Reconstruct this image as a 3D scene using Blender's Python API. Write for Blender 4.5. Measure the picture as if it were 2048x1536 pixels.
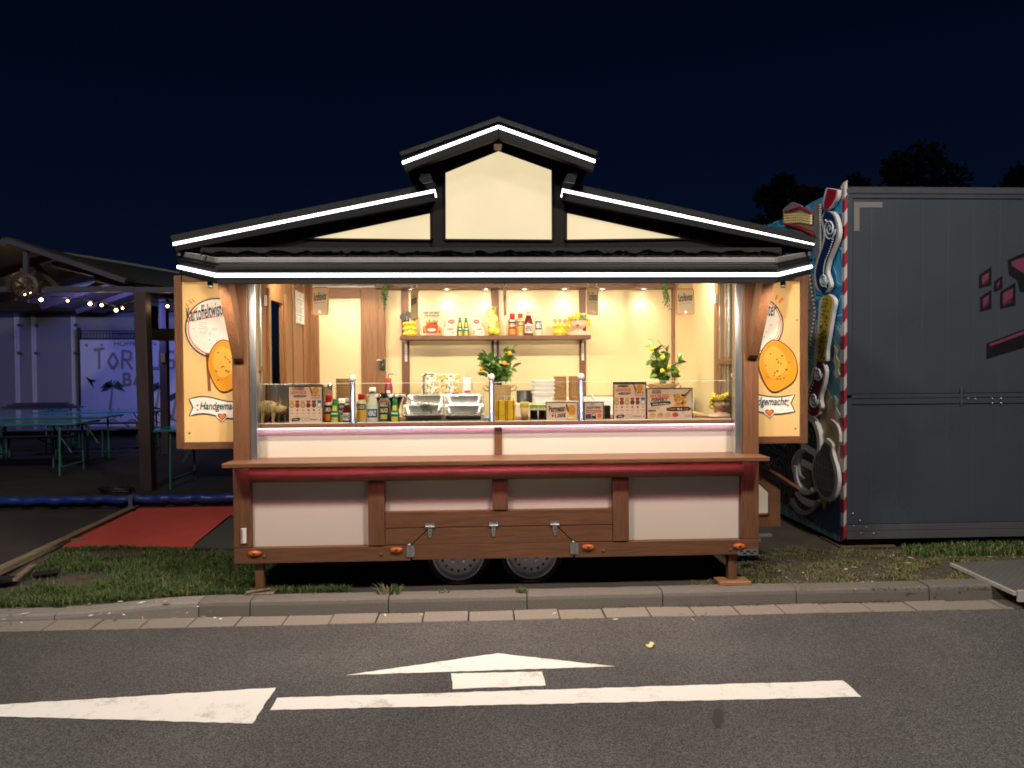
import bpy, bmesh, math, random
from mathutils import Vector, Matrix
random.seed(7)
S = bpy.context.scene
for o in list(bpy.data.objects): bpy.data.objects.remove(o)
R = math.radians
# ------------------------------------------------------------------ camera
FPX, YAW, PITCH, ROLL = 1400.0, R(2.54), R(1.2), 0.007
CAM = Vector((0, -5.32, 1.69))
FWD = Vector((math.sin(YAW)*math.cos(PITCH), math.cos(YAW)*math.cos(PITCH), -math.sin(PITCH)))
RGT = Vector((math.cos(YAW), -math.sin(YAW), 0))
UP = RGT.cross(FWD)
R2 = RGT*math.cos(ROLL) - UP*math.sin(ROLL)
U2 = UP*math.cos(ROLL) + RGT*math.sin(ROLL)
cd = bpy.data.cameras.new('camera'); cam = bpy.data.objects.new('camera', cd)
S.collection.objects.link(cam); S.camera = cam
cd.sensor_width = 36; cd.lens = FPX/2048*36; cd.clip_start = .05; cd.clip_end = 600
m = Matrix((R2, U2, -FWD)).transposed().to_4x4(); m.translation = CAM
cam.matrix_world = m
# ------------------------------------------------------------------ sky, street light, exposure
SUN_EL, SUN_AZ = R(50), R(24)           # light comes from behind the camera, a little from the left
w = bpy.data.worlds.new('World'); S.world = w; w.use_nodes = True
nt = w.node_tree; nt.nodes.clear()
sky = nt.nodes.new('ShaderNodeTexSky'); sky.sky_type = 'NISHITA'; sky.sun_disc = False
sky.sun_elevation = SUN_EL; sky.sun_rotation = R(180)+SUN_AZ
mul = nt.nodes.new('ShaderNodeMix'); mul.data_type = 'RGBA'; mul.blend_type = 'MULTIPLY'; mul.inputs[0].default_value = 1
mul.inputs[7].default_value = (.19, .36, .92, 1)
bg = nt.nodes.new('ShaderNodeBackground'); bg.inputs[1].default_value = .0027
wo = nt.nodes.new('ShaderNodeOutputWorld')
nt.links.new(sky.outputs[0], mul.inputs[6]); nt.links.new(mul.outputs[2], bg.inputs[0]); nt.links.new(bg.outputs[0], wo.inputs[0])
sd = bpy.data.lights.new('sun', 'SUN'); sd.energy = .10; sd.angle = R(3.0); sd.color = (1, .88, .74)
so = bpy.data.objects.new('sun', sd); S.collection.objects.link(so)
so.rotation_euler = Vector((math.sin(SUN_AZ)*math.cos(SUN_EL), math.cos(SUN_AZ)*math.cos(SUN_EL), -math.sin(SUN_EL))).to_track_quat('-Z', 'Y').to_euler()
so.location = (-4, -10, 9)
S.view_settings.view_transform = 'Standard'; S.view_settings.look = 'None'
S.view_settings.exposure = 0; S.view_settings.gamma = 1; S.view_settings.use_curve_mapping = False
S.cycles.filter_width = 1.8; S.cycles.use_denoising = True; S.cycles.max_bounces = 7; S.cycles.diffuse_bounces = 4; S.cycles.glossy_bounces = 3
S.cycles.transparent_max_bounces = 12; S.cycles.transmission_bounces = 4; S.cycles.sample_clamp_indirect = 4
S.cycles.caustics_reflective = False; S.cycles.caustics_refractive = False
# two street lamps behind the photographer: they throw the counter's and the posts' shadows on the lower panels
LAMPS = [(Vector((-3.3, -4.9, 6.9)), 1560), (Vector((3.0, -4.9, 6.9)), 1980)]
for p_, e_ in LAMPS:
    sl = bpy.data.lights.new('street_lamp_light', 'SPOT'); sl.energy = e_; sl.color = (1, .92, .83); sl.spot_size = R(150); sl.spot_blend = .6; sl.shadow_soft_size = .38
    slo = bpy.data.objects.new('street_lamp_light', sl); S.collection.objects.link(slo); slo.location = p_
    slo.rotation_euler = (Vector((0, 0, .6))-p_).to_track_quat('-Z', 'Y').to_euler()
# ------------------------------------------------------------------ photo pixel (2048 x 1536) -> world
def ray(u, v):
    dx, dy = (u-1024)/FPX, (768-v)/FPX
    a = dx*math.cos(ROLL) + dy*math.sin(ROLL); b = dy*math.cos(ROLL) - dx*math.sin(ROLL)
    return FWD + RGT*a + UP*b
def W(u, v, Y=0.0):
    d = ray(u, v); return CAM + d*((Y-CAM.y)/d.y)
def G(u, v, z=0.0):
    d = ray(u, v); return CAM + d*((z-CAM.z)/d.z)
def WX(u, v, X):
    d = ray(u, v); return CAM + d*((X-CAM.x)/d.x)
def zc(v, Y=0.0, u=992): return W(u, v, Y).z
def xc(u, Y=0.0, v=800): return W(u, v, Y).x
# ------------------------------------------------------------------ materials
def C(h):
    h = h.lstrip('#'); c = [int(h[i:i+2], 16)/255 for i in (0, 2, 4)]
    return tuple(x/12.92 if x <= .04045 else ((x+.055)/1.055)**2.4 for x in c) + (1,)
def sc(c, k): return tuple(min(1, x*k) for x in c[:3]) + (1,)
MATS = {}
def base(name):
    mt = bpy.data.materials.new(name); mt.use_nodes = True
    return mt, mt.node_tree, mt.node_tree.nodes['Principled BSDF']
def pm(name, col, rough=.5, metal=0, var=.12, scale=6, bump=0, bscale=60, coat=0, stretch=(1,1,1), detail=4, spec=None):
    if name in MATS: return MATS[name]
    if isinstance(col, str): col = C(col)
    mt, t, b = base(name); N = t.nodes; L = t.links
    b.inputs['Roughness'].default_value = rough; b.inputs['Metallic'].default_value = metal
    b.inputs['Coat Weight'].default_value = coat
    if spec is not None: b.inputs['Specular IOR Level'].default_value = spec
    tc = N.new('ShaderNodeTexCoord'); mp = N.new('ShaderNodeMapping'); mp.inputs['Scale'].default_value = stretch
    L.new(tc.outputs['Object'], mp.inputs[0])
    n = N.new('ShaderNodeTexNoise'); n.inputs['Scale'].default_value = scale; n.inputs['Detail'].default_value = detail
    L.new(mp.outputs[0], n.inputs[0])
    cr = N.new('ShaderNodeMix'); cr.data_type = 'RGBA'
    cr.inputs[6].default_value = sc(col, 1-var); cr.inputs[7].default_value = sc(col, 1+var)
    L.new(n.outputs[0], cr.inputs[0]); L.new(cr.outputs[2], b.inputs['Base Color'])
    rr = N.new('ShaderNodeMath'); rr.operation = 'MULTIPLY_ADD'; rr.inputs[1].default_value = .2; rr.inputs[2].default_value = max(0, rough-.1)
    L.new(n.outputs[0], rr.inputs[0]); L.new(rr.outputs[0], b.inputs['Roughness'])
    if bump:
        n2 = N.new('ShaderNodeTexNoise'); n2.inputs['Scale'].default_value = bscale; n2.inputs['Detail'].default_value = 5
        L.new(mp.outputs[0], n2.inputs[0])
        bp = N.new('ShaderNodeBump'); bp.inputs['Strength'].default_value = bump; bp.inputs['Distance'].default_value = .01
        L.new(n2.outputs[0], bp.inputs['Height']); L.new(bp.outputs[0], b.inputs['Normal'])
    MATS[name] = mt; return mt
def flat(h, rough=.55): return pm('print_'+h.lstrip('#'), h, rough, var=.05, scale=20)
def wood(name, c1, c2, axis='x', rough=.45):
    if name in MATS: return MATS[name]
    mt, t, b = base(name); N = t.nodes; L = t.links
    tc = N.new('ShaderNodeTexCoord'); mp = N.new('ShaderNodeMapping')
    s = {'x': (.55, 9, 9), 'y': (9, .55, 9), 'z': (9, 9, .55)}[axis]
    mp.inputs['Scale'].default_value = s; L.new(tc.outputs['Object'], mp.inputs[0])
    n = N.new('ShaderNodeTexNoise'); n.inputs['Scale'].default_value = 2.2; n.inputs['Detail'].default_value = 6; n.inputs['Distortion'].default_value = 1.2
    L.new(mp.outputs[0], n.inputs[0])
    n3 = N.new('ShaderNodeTexNoise'); n3.inputs['Scale'].default_value = 14; n3.inputs['Detail'].default_value = 3
    L.new(mp.outputs[0], n3.inputs[0])
    wv = N.new('ShaderNodeMath'); wv.operation = 'MULTIPLY'; wv.inputs[1].default_value = 26; L.new(n.outputs[0], wv.inputs[0])
    sn = N.new('ShaderNodeMath'); sn.operation = 'SINE'; L.new(wv.outputs[0], sn.inputs[0])
    ad = N.new('ShaderNodeMath'); ad.operation = 'MULTIPLY_ADD'; ad.inputs[1].default_value = .15; L.new(sn.outputs[0], ad.inputs[0]); L.new(n3.outputs[0], ad.inputs[2])
    cr = N.new('ShaderNodeValToRGB'); cr.color_ramp.elements[0].position = .25; cr.color_ramp.elements[1].position = .75
    cr.color_ramp.elements[0].color = c1; cr.color_ramp.elements[1].color = c2
    L.new(ad.outputs[0], cr.inputs[0]); L.new(cr.outputs[0], b.inputs['Base Color'])
    b.inputs['Roughness'].default_value = rough
    bp = N.new('ShaderNodeBump'); bp.inputs['Strength'].default_value = .12; bp.inputs['Distance'].default_value = .006
    L.new(ad.outputs[0], bp.inputs['Height']); L.new(bp.outputs[0], b.inputs['Normal'])
    MATS[name] = mt; return mt
def emit(name, col, s, var=0):
    if name in MATS: return MATS[name]
    mt, t, b = base(name); N = t.nodes; L = t.links
    b.inputs['Base Color'].default_value = col if len(col) == 4 else (*col, 1)
    b.inputs['Emission Color'].default_value = col if len(col) == 4 else (*col, 1)
    b.inputs['Emission Strength'].default_value = s; b.inputs['Roughness'].default_value = .4
    if var:
        tc = N.new('ShaderNodeTexCoord'); n = N.new('ShaderNodeTexNoise'); n.inputs['Scale'].default_value = 2.5; n.inputs['Detail'].default_value = 3
        L.new(tc.outputs['Object'], n.inputs[0])
        mr = N.new('ShaderNodeMapRange'); mr.inputs[3].default_value = s*(1-var); mr.inputs[4].default_value = s*(1+var)
        L.new(n.outputs[0], mr.inputs[0]); L.new(mr.outputs[0], b.inputs['Emission Strength'])
    MATS[name] = mt; return mt
def mural(name, cols, scale=2.2, dist=9):     # hand-painted swirls on a flat board
    if name in MATS: return MATS[name]
    mt, t, b = base(name); N = t.nodes; L = t.links; b.inputs['Roughness'].default_value = .45
    tc = N.new('ShaderNodeTexCoord'); wv = N.new('ShaderNodeTexWave'); wv.wave_type = 'RINGS'; wv.rings_direction = 'SPHERICAL'; wv.inputs['Scale'].default_value = scale; wv.inputs['Distortion'].default_value = dist; wv.inputs['Detail'].default_value = 2; wv.inputs['Detail Scale'].default_value = 1.6
    L.new(tc.outputs['Object'], wv.inputs[0]); cr = N.new('ShaderNodeValToRGB'); cr.color_ramp.interpolation = 'CONSTANT'; e = cr.color_ramp.elements
    while len(e) < len(cols): e.new(.5)
    for i, c in enumerate(cols): e[i].position = i/len(cols); e[i].color = C(c)
    L.new(wv.outputs['Fac'], cr.inputs[0]); L.new(cr.outputs[0], b.inputs['Base Color']); MATS[name] = mt; return mt
def glass(name, tint=(.96, .99, .98, 1), amount=.06):
    if name in MATS: return MATS[name]
    mt, t, b = base(name); N = t.nodes; L = t.links; N.remove(b)
    tr = N.new('ShaderNodeBsdfTransparent'); tr.inputs[0].default_value = tint
    gl = N.new('ShaderNodeBsdfGlossy'); gl.inputs['Roughness'].default_value = .03; gl.inputs[0].default_value = (.9, .95, .95, 1)
    fr = N.new('ShaderNodeFresnel'); fr.inputs[0].default_value = 1.45
    nz = N.new('ShaderNodeTexNoise'); nz.inputs['Scale'].default_value = 3
    mx = N.new('ShaderNodeMath'); mx.operation = 'MULTIPLY_ADD'; mx.inputs[1].default_value = .02; L.new(nz.outputs[0], mx.inputs[0])
    mh = N.new('ShaderNodeMath'); mh.operation = 'MULTIPLY'; mh.inputs[1].default_value = amount/.06*.6; L.new(fr.outputs[0], mh.inputs[0]); L.new(mh.outputs[0], mx.inputs[2])
    ms = N.new('ShaderNodeMixShader'); L.new(mx.outputs[0], ms.inputs[0]); L.new(tr.outputs[0], ms.inputs[1]); L.new(gl.outputs[0], ms.inputs[2])
    L.new(ms.outputs[0], N['Material Output'].inputs[0])
    MATS[name] = mt; return mt
def sheer(name, col, k=.5):      # thin acrylic that lets light through from behind
    mt, t, b = base(name); N = t.nodes; L = t.links; b.inputs['Base Color'].default_value = col; b.inputs['Roughness'].default_value = .4
    tl = N.new('ShaderNodeBsdfTranslucent'); nz = N.new('ShaderNodeTexNoise'); nz.inputs['Scale'].default_value = 9
    cm = N.new('ShaderNodeMix'); cm.data_type = 'RGBA'; cm.inputs[6].default_value = col; cm.inputs[7].default_value = sc(col, .85); L.new(nz.outputs[0], cm.inputs[0]); L.new(cm.outputs[2], tl.inputs[0])
    ms = N.new('ShaderNodeMixShader'); ms.inputs[0].default_value = k; L.new(b.outputs[0], ms.inputs[1]); L.new(tl.outputs[0], ms.inputs[2]); L.new(ms.outputs[0], N['Material Output'].inputs[0])
    MATS[name] = mt; return mt
# ------------------------------------------------------------------ mesh helper
TXT = {}
def text_geo(s, shear=0, bold=0):
    k = (s, shear, bold)
    if k in TXT: return TXT[k]
    cu = bpy.data.curves.new('t', 'FONT'); cu.body = s; cu.size = 1; cu.shear = shear; cu.offset = bold; cu.resolution_u = 3
    cu.fill_mode = 'FRONT'
    o = bpy.data.objects.new('t', cu); S.collection.objects.link(o)
    dg = bpy.context.evaluated_depsgraph_get(); me = bpy.data.meshes.new_from_object(o.evaluated_get(dg))
    vs = [(v.co.x, v.co.y) for v in me.vertices]; fs = [tuple(p.vertices) for p in me.polygons]
    bpy.data.objects.remove(o); bpy.data.curves.remove(cu); bpy.data.meshes.remove(me)
    if not vs: vs = [(0, 0)]
    x0 = min(v[0] for v in vs); x1 = max(v[0] for v in vs); y0 = min(v[1] for v in vs); y1 = max(v[1] for v in vs)
    w_, h_ = max(1e-6, x1-x0), max(1e-6, y1-y0)
    TXT[k] = ([((x-x0)/w_-.5, (y-y0)/h_-.5) for x, y in vs], fs); return TXT[k]
ORG = {}
def org(o):
    while o.parent: o = o.parent
    return ORG.get(o.name, Vector((0, 0, 0)))
class MB:
    def __init__(s, mat=None): s.v = []; s.f = []; s.mi = []; s.sm = []; s.mats = []; s.cur = 0; (mat and s.use(mat))
    def use(s, mat):
        if mat not in s.mats: s.mats.append(mat)
        s.cur = s.mats.index(mat); return s
    def add(s, vs, fs, smooth=False):
        b = len(s.v); s.v += [tuple(v) for v in vs]
        for f in fs: s.f.append(tuple(b+i for i in f)); s.mi.append(s.cur); s.sm.append(smooth)
        return s
    def hexa(s, p):   # 4 bottom ccw, 4 top ccw
        return s.add(p, [(3,2,1,0), (4,5,6,7), (0,1,5,4), (1,2,6,5), (2,3,7,6), (3,0,4,7)])
    def box(s, x0, x1, y0, y1, z0, z1):
        if x0 > x1: x0, x1 = x1, x0
        if y0 > y1: y0, y1 = y1, y0
        if z0 > z1: z0, z1 = z1, z0
        return s.hexa([(x0,y0,z0), (x1,y0,z0), (x1,y1,z0), (x0,y1,z0), (x0,y0,z1), (x1,y0,z1), (x1,y1,z1), (x0,y1,z1)])
    def pbox(s, u0, v0, u1, v1, Y0, Y1):
        um, vm = (u0+u1)/2, (v0+v1)/2
        return s.box(W(u0, vm, Y0).x, W(u1, vm, Y0).x, Y0, Y1, W(um, v1, Y0).z, W(um, v0, Y0).z)
    def prism(s, pts, ext):   # polygon pts, extruded by vector ext (back)
        n = len(pts); ext = Vector(ext); P = [Vector(p) for p in pts]; Q = [p+ext for p in P]
        nr = Vector((0, 0, 0))
        for i in range(n): nr += P[i].cross(P[(i+1) % n])
        if nr.dot(ext) > 0: P.reverse(); Q.reverse()
        return s.add(P+Q, [tuple(range(n)), tuple(range(2*n-1, n-1, -1))] + [(i, n+i, n+(i+1) % n, (i+1) % n) for i in range(n)])
    def ppoly(s, uv, Y0, Y1): return s.prism([W(u, v, Y0) for u, v in uv], (0, Y1-Y0, 0))
    def bar(s, p, q, up, w_, h_):   # box from p to q; h along up, w across
        p, q = Vector(p), Vector(q); d = (q-p).normalized(); up = Vector(up); up = (up-d*up.dot(d)).normalized(); sd_ = d.cross(up)
        a, b = sd_*(w_/2), up*(h_/2)
        return s.hexa([p-a-b, p+a-b, q+a-b, q-a-b, p-a+b, p+a+b, q+a+b, q-a+b])
    def tube(s, path, r, n=8, cap=True):
        P = [Vector(p) for p in path]; m_ = len(P); rs = r if isinstance(r, (list, tuple)) else [r]*m_
        vs = []; ref = None
        for i, p in enumerate(P):
            d = (P[min(i+1, m_-1)]-P[max(i-1, 0)]).normalized()
            if ref is None: ref = Vector((0, 0, 1)) if abs(d.z) < .9 else Vector((1, 0, 0))
            x = d.cross(ref).normalized(); y = d.cross(x).normalized(); ref = x.cross(d)
            for k in range(n):
                a = 2*math.pi*k/n; vs.append(p+(x*math.cos(a)+y*math.sin(a))*rs[i])
        fs = [(i*n+k, i*n+(k+1) % n, (i+1)*n+(k+1) % n, (i+1)*n+k) for i in range(m_-1) for k in range(n)]
        s.add(vs, fs, True)
        if cap: s.add(vs[:n][::-1], [tuple(range(n))]); s.add(vs[-n:], [tuple(range(n))])
        return s
    def lathe(s, prof, c=(0,0,0), n=18, axis='z', a0=0, a1=2*math.pi, sx=1, sy=1):
        c = Vector(c); full = abs(a1-a0-2*math.pi) < 1e-4; k_ = n if full else n+1; vs = []
        for r, z in prof:
            for k in range(k_):
                a = a0+(a1-a0)*k/n; x, y = r*math.cos(a)*sx, r*math.sin(a)*sy
                vs.append(c+(Vector((x, y, z)) if axis == 'z' else Vector((x, z, y)) if axis == 'y' else Vector((z, x, y))))
        fs = []
        for i in range(len(prof)-1):
            for k in range(n):
                k2 = (k+1) % k_; q = (i*k_+k, i*k_+k2, (i+1)*k_+k2, (i+1)*k_+k)
                fs.append(q if axis != 'y' else q[::-1])
        return s.add(vs, fs, True)
    def ball(s, c, r, n=12, m_=8, sx=1, sy=1, sz=1):
        pr = [(max(1e-5, math.sin(math.pi*i/m_))*r, -math.cos(math.pi*i/m_)*r*sz) for i in range(m_+1)]
        return s.lathe(pr, c, n, sx=sx, sy=sy)
    # flat print: F(x, y, k) -> world point on layer k
    def poly2(s, F, pts, k=1, th=0):
        return s.add([F(x, y, k) for x, y in pts], [tuple(range(len(pts)))])
    def rect2(s, F, x0, y0, x1, y1, k=1): return s.poly2(F, [(x0,y1), (x1,y1), (x1,y0), (x0,y0)], k)
    def disc2(s, F, cx, cy, rx, ry=None, k=1, n=20):
        ry = ry or rx; return s.poly2(F, [(cx+rx*math.cos(2*math.pi*i/n), cy+ry*math.sin(2*math.pi*i/n)) for i in range(n)], k)
    def line2(s, F, path, w_, k=1, close=False):
        P = [Vector((x, y)) for x, y in path]; n = len(P); L_ = []; R_ = []
        ws = w_ if isinstance(w_, (list, tuple)) else [w_]*n
        for i in range(n):
            a = P[(i-1) % n] if close else P[max(i-1, 0)]; b = P[(i+1) % n] if close else P[min(i+1, n-1)]
            d = (b-a); d = d.normalized() if d.length > 1e-9 else Vector((1, 0)); nn = Vector((-d.y, d.x))*ws[i]/2; L_.append(P[i]+nn); R_.append(P[i]-nn)
        vs = [F(p.x, p.y, k) for p in L_+R_]; m_ = n if close else n-1
        return s.add(vs, [(i, (i+1) % n, n+(i+1) % n, n+i) for i in range(m_)])
    def ring2(s, F, cx, cy, rx, ry, w_, k=1, n=32, a0=0, a1=360):
        c = abs(a1-a0) >= 360
        return s.line2(F, [(cx+rx*math.cos(R(a0+(a1-a0)*i/n)), cy+ry*math.sin(R(a0+(a1-a0)*i/n))) for i in range(n if c else n+1)], w_, k, c)
    def text2(s, F, t, cx, cy, w_, h_, k=2, shear=0, bold=.015, rot=0, flip=-1, arc=0):
        vs, fs = text_geo(t, shear, bold); c_, s_ = math.cos(rot), math.sin(rot); o = []
        for x, y in vs:
            x, y = x*w_, y*h_*flip
            y += arc*((x/w_)**2)*4
            o.append(F(cx+x*c_-y*s_, cy+x*s_+y*c_, k))
        return s.add(o, fs)
    def build(s, name, parent=None, bev=0, base_org=None, smooth_all=False, clip=None, recalc=False):
        me = bpy.data.meshes.new(name)
        if parent: O = org(parent)
        elif base_org is not None: O = Vector(base_org)
        else:
            xs = [v[0] for v in s.v]; ys = [v[1] for v in s.v]; O = Vector(((min(xs)+max(xs))/2, (min(ys)+max(ys))/2, min(v[2] for v in s.v)))
        me.from_pydata([(v[0]-O.x, v[1]-O.y, v[2]-O.z) for v in s.v], [], s.f)
        for mt in s.mats: me.materials.append(mt)
        me.polygons.foreach_set('material_index', s.mi); me.polygons.foreach_set('use_smooth', [True]*len(s.f) if smooth_all else s.sm)
        if bev or clip or recalc:
            bm = bmesh.new(); bm.from_mesh(me)
            if clip:
                for co, no in clip:
                    bmesh.ops.bisect_plane(bm, geom=bm.verts[:]+bm.edges[:]+bm.faces[:], plane_co=Vector(co)-O, plane_no=no, clear_outer=True)
            if recalc: bmesh.ops.recalc_face_normals(bm, faces=bm.faces[:])
            if bev:
                bmesh.ops.remove_doubles(bm, verts=bm.verts[:], dist=1e-6)
                es = [e for e in bm.edges if len(e.link_faces) == 2 and e.calc_face_angle(0) > R(35)]
                bmesh.ops.bevel(bm, geom=es, offset=bev, segments=2, affect='EDGES', clamp_overlap=True, profile=.6)
            bm.to_mesh(me); bm.free()
        me.update()
        o = bpy.data.objects.new(name, me); S.collection.objects.link(o)
        if parent: o.parent = parent
        else: o.location = O; ORG[o.name] = O
        return o
def tag(o, label=None, cat=None, group=None, kind=None):
    if label: o['label'] = label
    if cat: o['category'] = cat
    if group: o['group'] = group
    if kind: o['kind'] = kind
    return o
def thing(name, label, cat, loc=(0, 0, 0), group=None):
    o = bpy.data.objects.new(name, None); o.empty_display_size = .1; S.collection.objects.link(o); o.location = loc; ORG[o.name] = Vector(loc)
    return tag(o, label, cat, group)
def dup(root, loc=None, rz=None, label=None, scale=None):
    def cp(o, p):
        c = o.copy(); S.collection.objects.link(c)
        if p: c.parent = p
        for ch in o.children: cp(ch, c)
        return c
    r = cp(root, None)
    if loc is not None: r.location = loc
    if rz is not None: r.rotation_euler = (0, 0, rz)
    if label: r['label'] = label
    if scale: r.scale = (scale,)*3
    return r
def inst(src, parent, name, mw):   # another part sharing mesh data; mw in the thing's space
    o = bpy.data.objects.new(name, src); S.collection.objects.link(o); o.parent = parent; o.matrix_local = mw; return o
def FY(Y, step=.0012): return lambda u, v, k: W(u, v, Y-step*k)

# ------------------------------------------------------------------ palette
WH = wood('brown_wood_along', (.112,.048,.022,1), (.172,.074,.034,1), 'x')
WV = wood('brown_wood_upright', (.112,.048,.022,1), (.172,.074,.034,1), 'z')
WY = wood('brown_wood_deep', (.112,.048,.022,1), (.172,.074,.034,1), 'y')
WI = wood('honey_wood_upright', (.19,.085,.032,1), (.27,.122,.048,1), 'z')
WIX = wood('honey_wood_along', (.19,.085,.032,1), (.27,.122,.048,1), 'x')
DARK = pm('dark_brown_paint', (.0060,.0042,.0036,1), .6, var=.25, scale=4, bump=.05, spec=.18)
CREAM = pm('cream_panel', (.62,.54,.45,1), .35, var=.035, scale=2.5)
CREAMW = pm('cream_wall', (.76,.62,.36,1), .32, var=.03, scale=2)
ALU = pm('aluminium', (.55,.56,.58,1), .38, 1, var=.06, scale=3, stretch=(20, 20, 1))
STEEL = pm('stainless_steel', (.66,.64,.61,1), .27, .88, var=.06, scale=4)
ZINC = pm('zinc_plate', (.5,.51,.52,1), .42, 1, var=.18, scale=40)
FASC = pm('fascia_paint', (.010,.0078,.0075,1), .5, var=.2, scale=4)
BLACK = pm('black_plastic', (.012,.012,.013,1), .4, var=.2)
RUBBER = pm('tyre_rubber', (.012,.012,.012,1), .8, var=.3, scale=20, bump=.3)
WHITEP = pm('white_plastic', (.78,.77,.74,1), .35, var=.04)
LEDW = emit('white_led_strip', (.94, .96, 1, 1), 10); LEDS = emit('led_diffuser_edge', (.90, .94, 1, 1), 3.0)
LEDP = emit('pink_led_strip', (1, .24, .42, 1), 25)
LEDQ = emit('pale_pink_led_strip', (1, .62, .82, 1), 14)
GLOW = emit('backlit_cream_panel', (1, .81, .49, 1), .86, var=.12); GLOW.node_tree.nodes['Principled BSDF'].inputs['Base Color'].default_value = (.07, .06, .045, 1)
# ================================================================== SETTING
RZ = -.11
def nrnd(x, y): return (math.sin(x*3.1+1.7*math.sin(y*2.3))+math.sin(y*4.3+1.3*math.sin(x*1.9+1))+math.sin((x+y)*7.1)*.5)/2.5
def ss(a, b, x):
    t = min(1, max(0, (x-a)/(b-a))); return t*t*(3-2*t)
def gz(x, y):
    drop = .055*(1-ss(-3.4, -2.1, x))*(1-ss(.15, 1.2, y))
    return -.012-drop+.012*nrnd(x*1.4, y*1.4)*ss(.0, .4, y)*(1-ss(5, 9, y))
SOIL = pm('soil', (.060,.046,.034,1), .95, var=.45, scale=3.0, bump=.9, bscale=26, detail=8)
xs = [-150, -60, -30, -16]+[-12+.35*i for i in range(70)]+[16, 30, 60, 150]
ys = [.0]+[.1*i for i in range(1, 16)]+[1.7, 2, 2.5, 3, 4, 6, 9, 14, 25, 60, 250]
b = MB(SOIL)
b.add([(x, y, gz(x, y)) for y in ys for x in xs], [(j*len(xs)+i, j*len(xs)+i+1, (j+1)*len(xs)+i+1, (j+1)*len(xs)+i) for j in range(len(ys)-1) for i in range(len(xs)-1)], True)
tag(b.build('ground', base_org=(0, 0, 0)), kind='structure')
# asphalt: aggregate speckle, worn patches
mt, t, bs = base('asphalt'); N = t.nodes; L = t.links
tc = N.new('ShaderNodeTexCoord')
vo = N.new('ShaderNodeTexVoronoi'); vo.inputs['Scale'].default_value = 75
n1 = N.new('ShaderNodeTexNoise'); n1.inputs['Scale'].default_value = 150; n1.inputs['Detail'].default_value = 3
n2 = N.new('ShaderNodeTexNoise'); n2.inputs['Scale'].default_value = .9; n2.inputs['Detail'].default_value = 6
for q in (vo, n1, n2): L.new(tc.outputs['Object'], q.inputs[0])
r1 = N.new('ShaderNodeValToRGB'); e = r1.color_ramp.elements; e[0].position = .40; e[0].color = (.028,.027,.027,1); e[1].position = .70; e[1].color = (.150,.142,.136,1)
L.new(n1.outputs[0], r1.inputs[0])
mxa = N.new('ShaderNodeMix'); mxa.data_type = 'RGBA'; mxa.blend_type = 'MULTIPLY'; mxa.inputs[0].default_value = 1
mr = N.new('ShaderNodeMapRange'); mr.inputs[1].default_value = .3; mr.inputs[2].default_value = .7; mr.inputs[3].default_value = .72; mr.inputs[4].default_value = 1.25
L.new(n2.outputs[0], mr.inputs[0]); L.new(r1.outputs[0], mxa.inputs[6]); L.new(mr.outputs[0], mxa.inputs[7]); L.new(mxa.outputs[2], bs.inputs['Base Color'])
bs.inputs['Roughness'].default_value = .82
bp = N.new('ShaderNodeBump'); bp.inputs['Strength'].default_value = .75; bp.inputs['Distance'].default_value = .006
L.new(vo.outputs[0], bp.inputs['Height']); L.new(bp.outputs[0], bs.inputs['Normal'])
ASPH = mt
b = MB(ASPH)
rx = [-150, -40, -15, -8, -4, 0, 4, 8, 15, 40, 150]; ry = [-60, -20, -8, -5, -3, -1.5, -.8, -.336]
b.add([(x, y, RZ) for y in ry for x in rx], [(j*11+i, j*11+i+1, j*11+12+i, j*11+11+i) for j in range(len(ry)-1) for i in range(10)])
road = tag(b.build('road', base_org=(0, 0, 0)), kind='structure')
# worn white road paint
mt, t, bs = base('road_paint'); N = t.nodes; L = t.links
tc = N.new('ShaderNodeTexCoord'); n1 = N.new('ShaderNodeTexNoise'); n1.inputs['Scale'].default_value = 120; n1.inputs['Detail'].default_value = 3
n2 = N.new('ShaderNodeTexNoise'); n2.inputs['Scale'].default_value = 5; n2.inputs['Detail'].default_value = 8; n2.inputs['Roughness'].default_value = .7
for q in (n1, n2): L.new(tc.outputs['Object'], q.inputs[0])
ad = N.new('ShaderNodeMath'); ad.operation = 'MULTIPLY_ADD'; ad.inputs[1].default_value = .35; L.new(n1.outputs[0], ad.inputs[0]); L.new(n2.outputs[0], ad.inputs[2])
r1 = N.new('ShaderNodeValToRGB'); e = r1.color_ramp.elements; e[0].position = .47; e[0].color = (.44,.41,.37,1); e[1].position = .63; e[1].color = (.77,.73,.67,1)
L.new(ad.outputs[0], r1.inputs[0]); L.new(r1.outputs[0], bs.inputs['Base Color']); bs.inputs['Roughness'].default_value = .7
bp = N.new('ShaderNodeBump'); bp.inputs['Strength'].default_value = .3; bp.inputs['Distance'].default_value = .004; L.new(n1.outputs[0], bp.inputs['Height']); L.new(bp.outputs[0], bs.inputs['Normal'])
PAINT = mt
def marking(name, pts, rough=.004):
    P = [G(u, v, RZ+.004) for u, v in pts]; Q = []
    for i, p in enumerate(P):      # slightly ragged outline, like thermoplastic on coarse asphalt
        q = P[(i+1) % len(P)]; n_ = max(1, int((q-p).length/.04)); d = (q-p).normalized(); nn = Vector((-d.y, d.x, 0))
        for k in range(n_): Q.append(p.lerp(q, k/n_)+(nn*random.uniform(-rough, rough) if k else Vector((0, 0, 0))))
    b = MB(PAINT); b.add(Q[::-1], [tuple(range(len(Q)))]); return b.build(name, road, recalc=False)
marking('arrow_head', [(690, 1350), (995, 1306.5), (1231, 1332.5)])
marking('arrow_stem', [(902, 1346.5), (1084, 1343), (1091, 1371), (905, 1378)])
marking('arrow_shaft', [(554, 1395.5), (1686, 1361), (1723, 1393.5), (540, 1420)])
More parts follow.
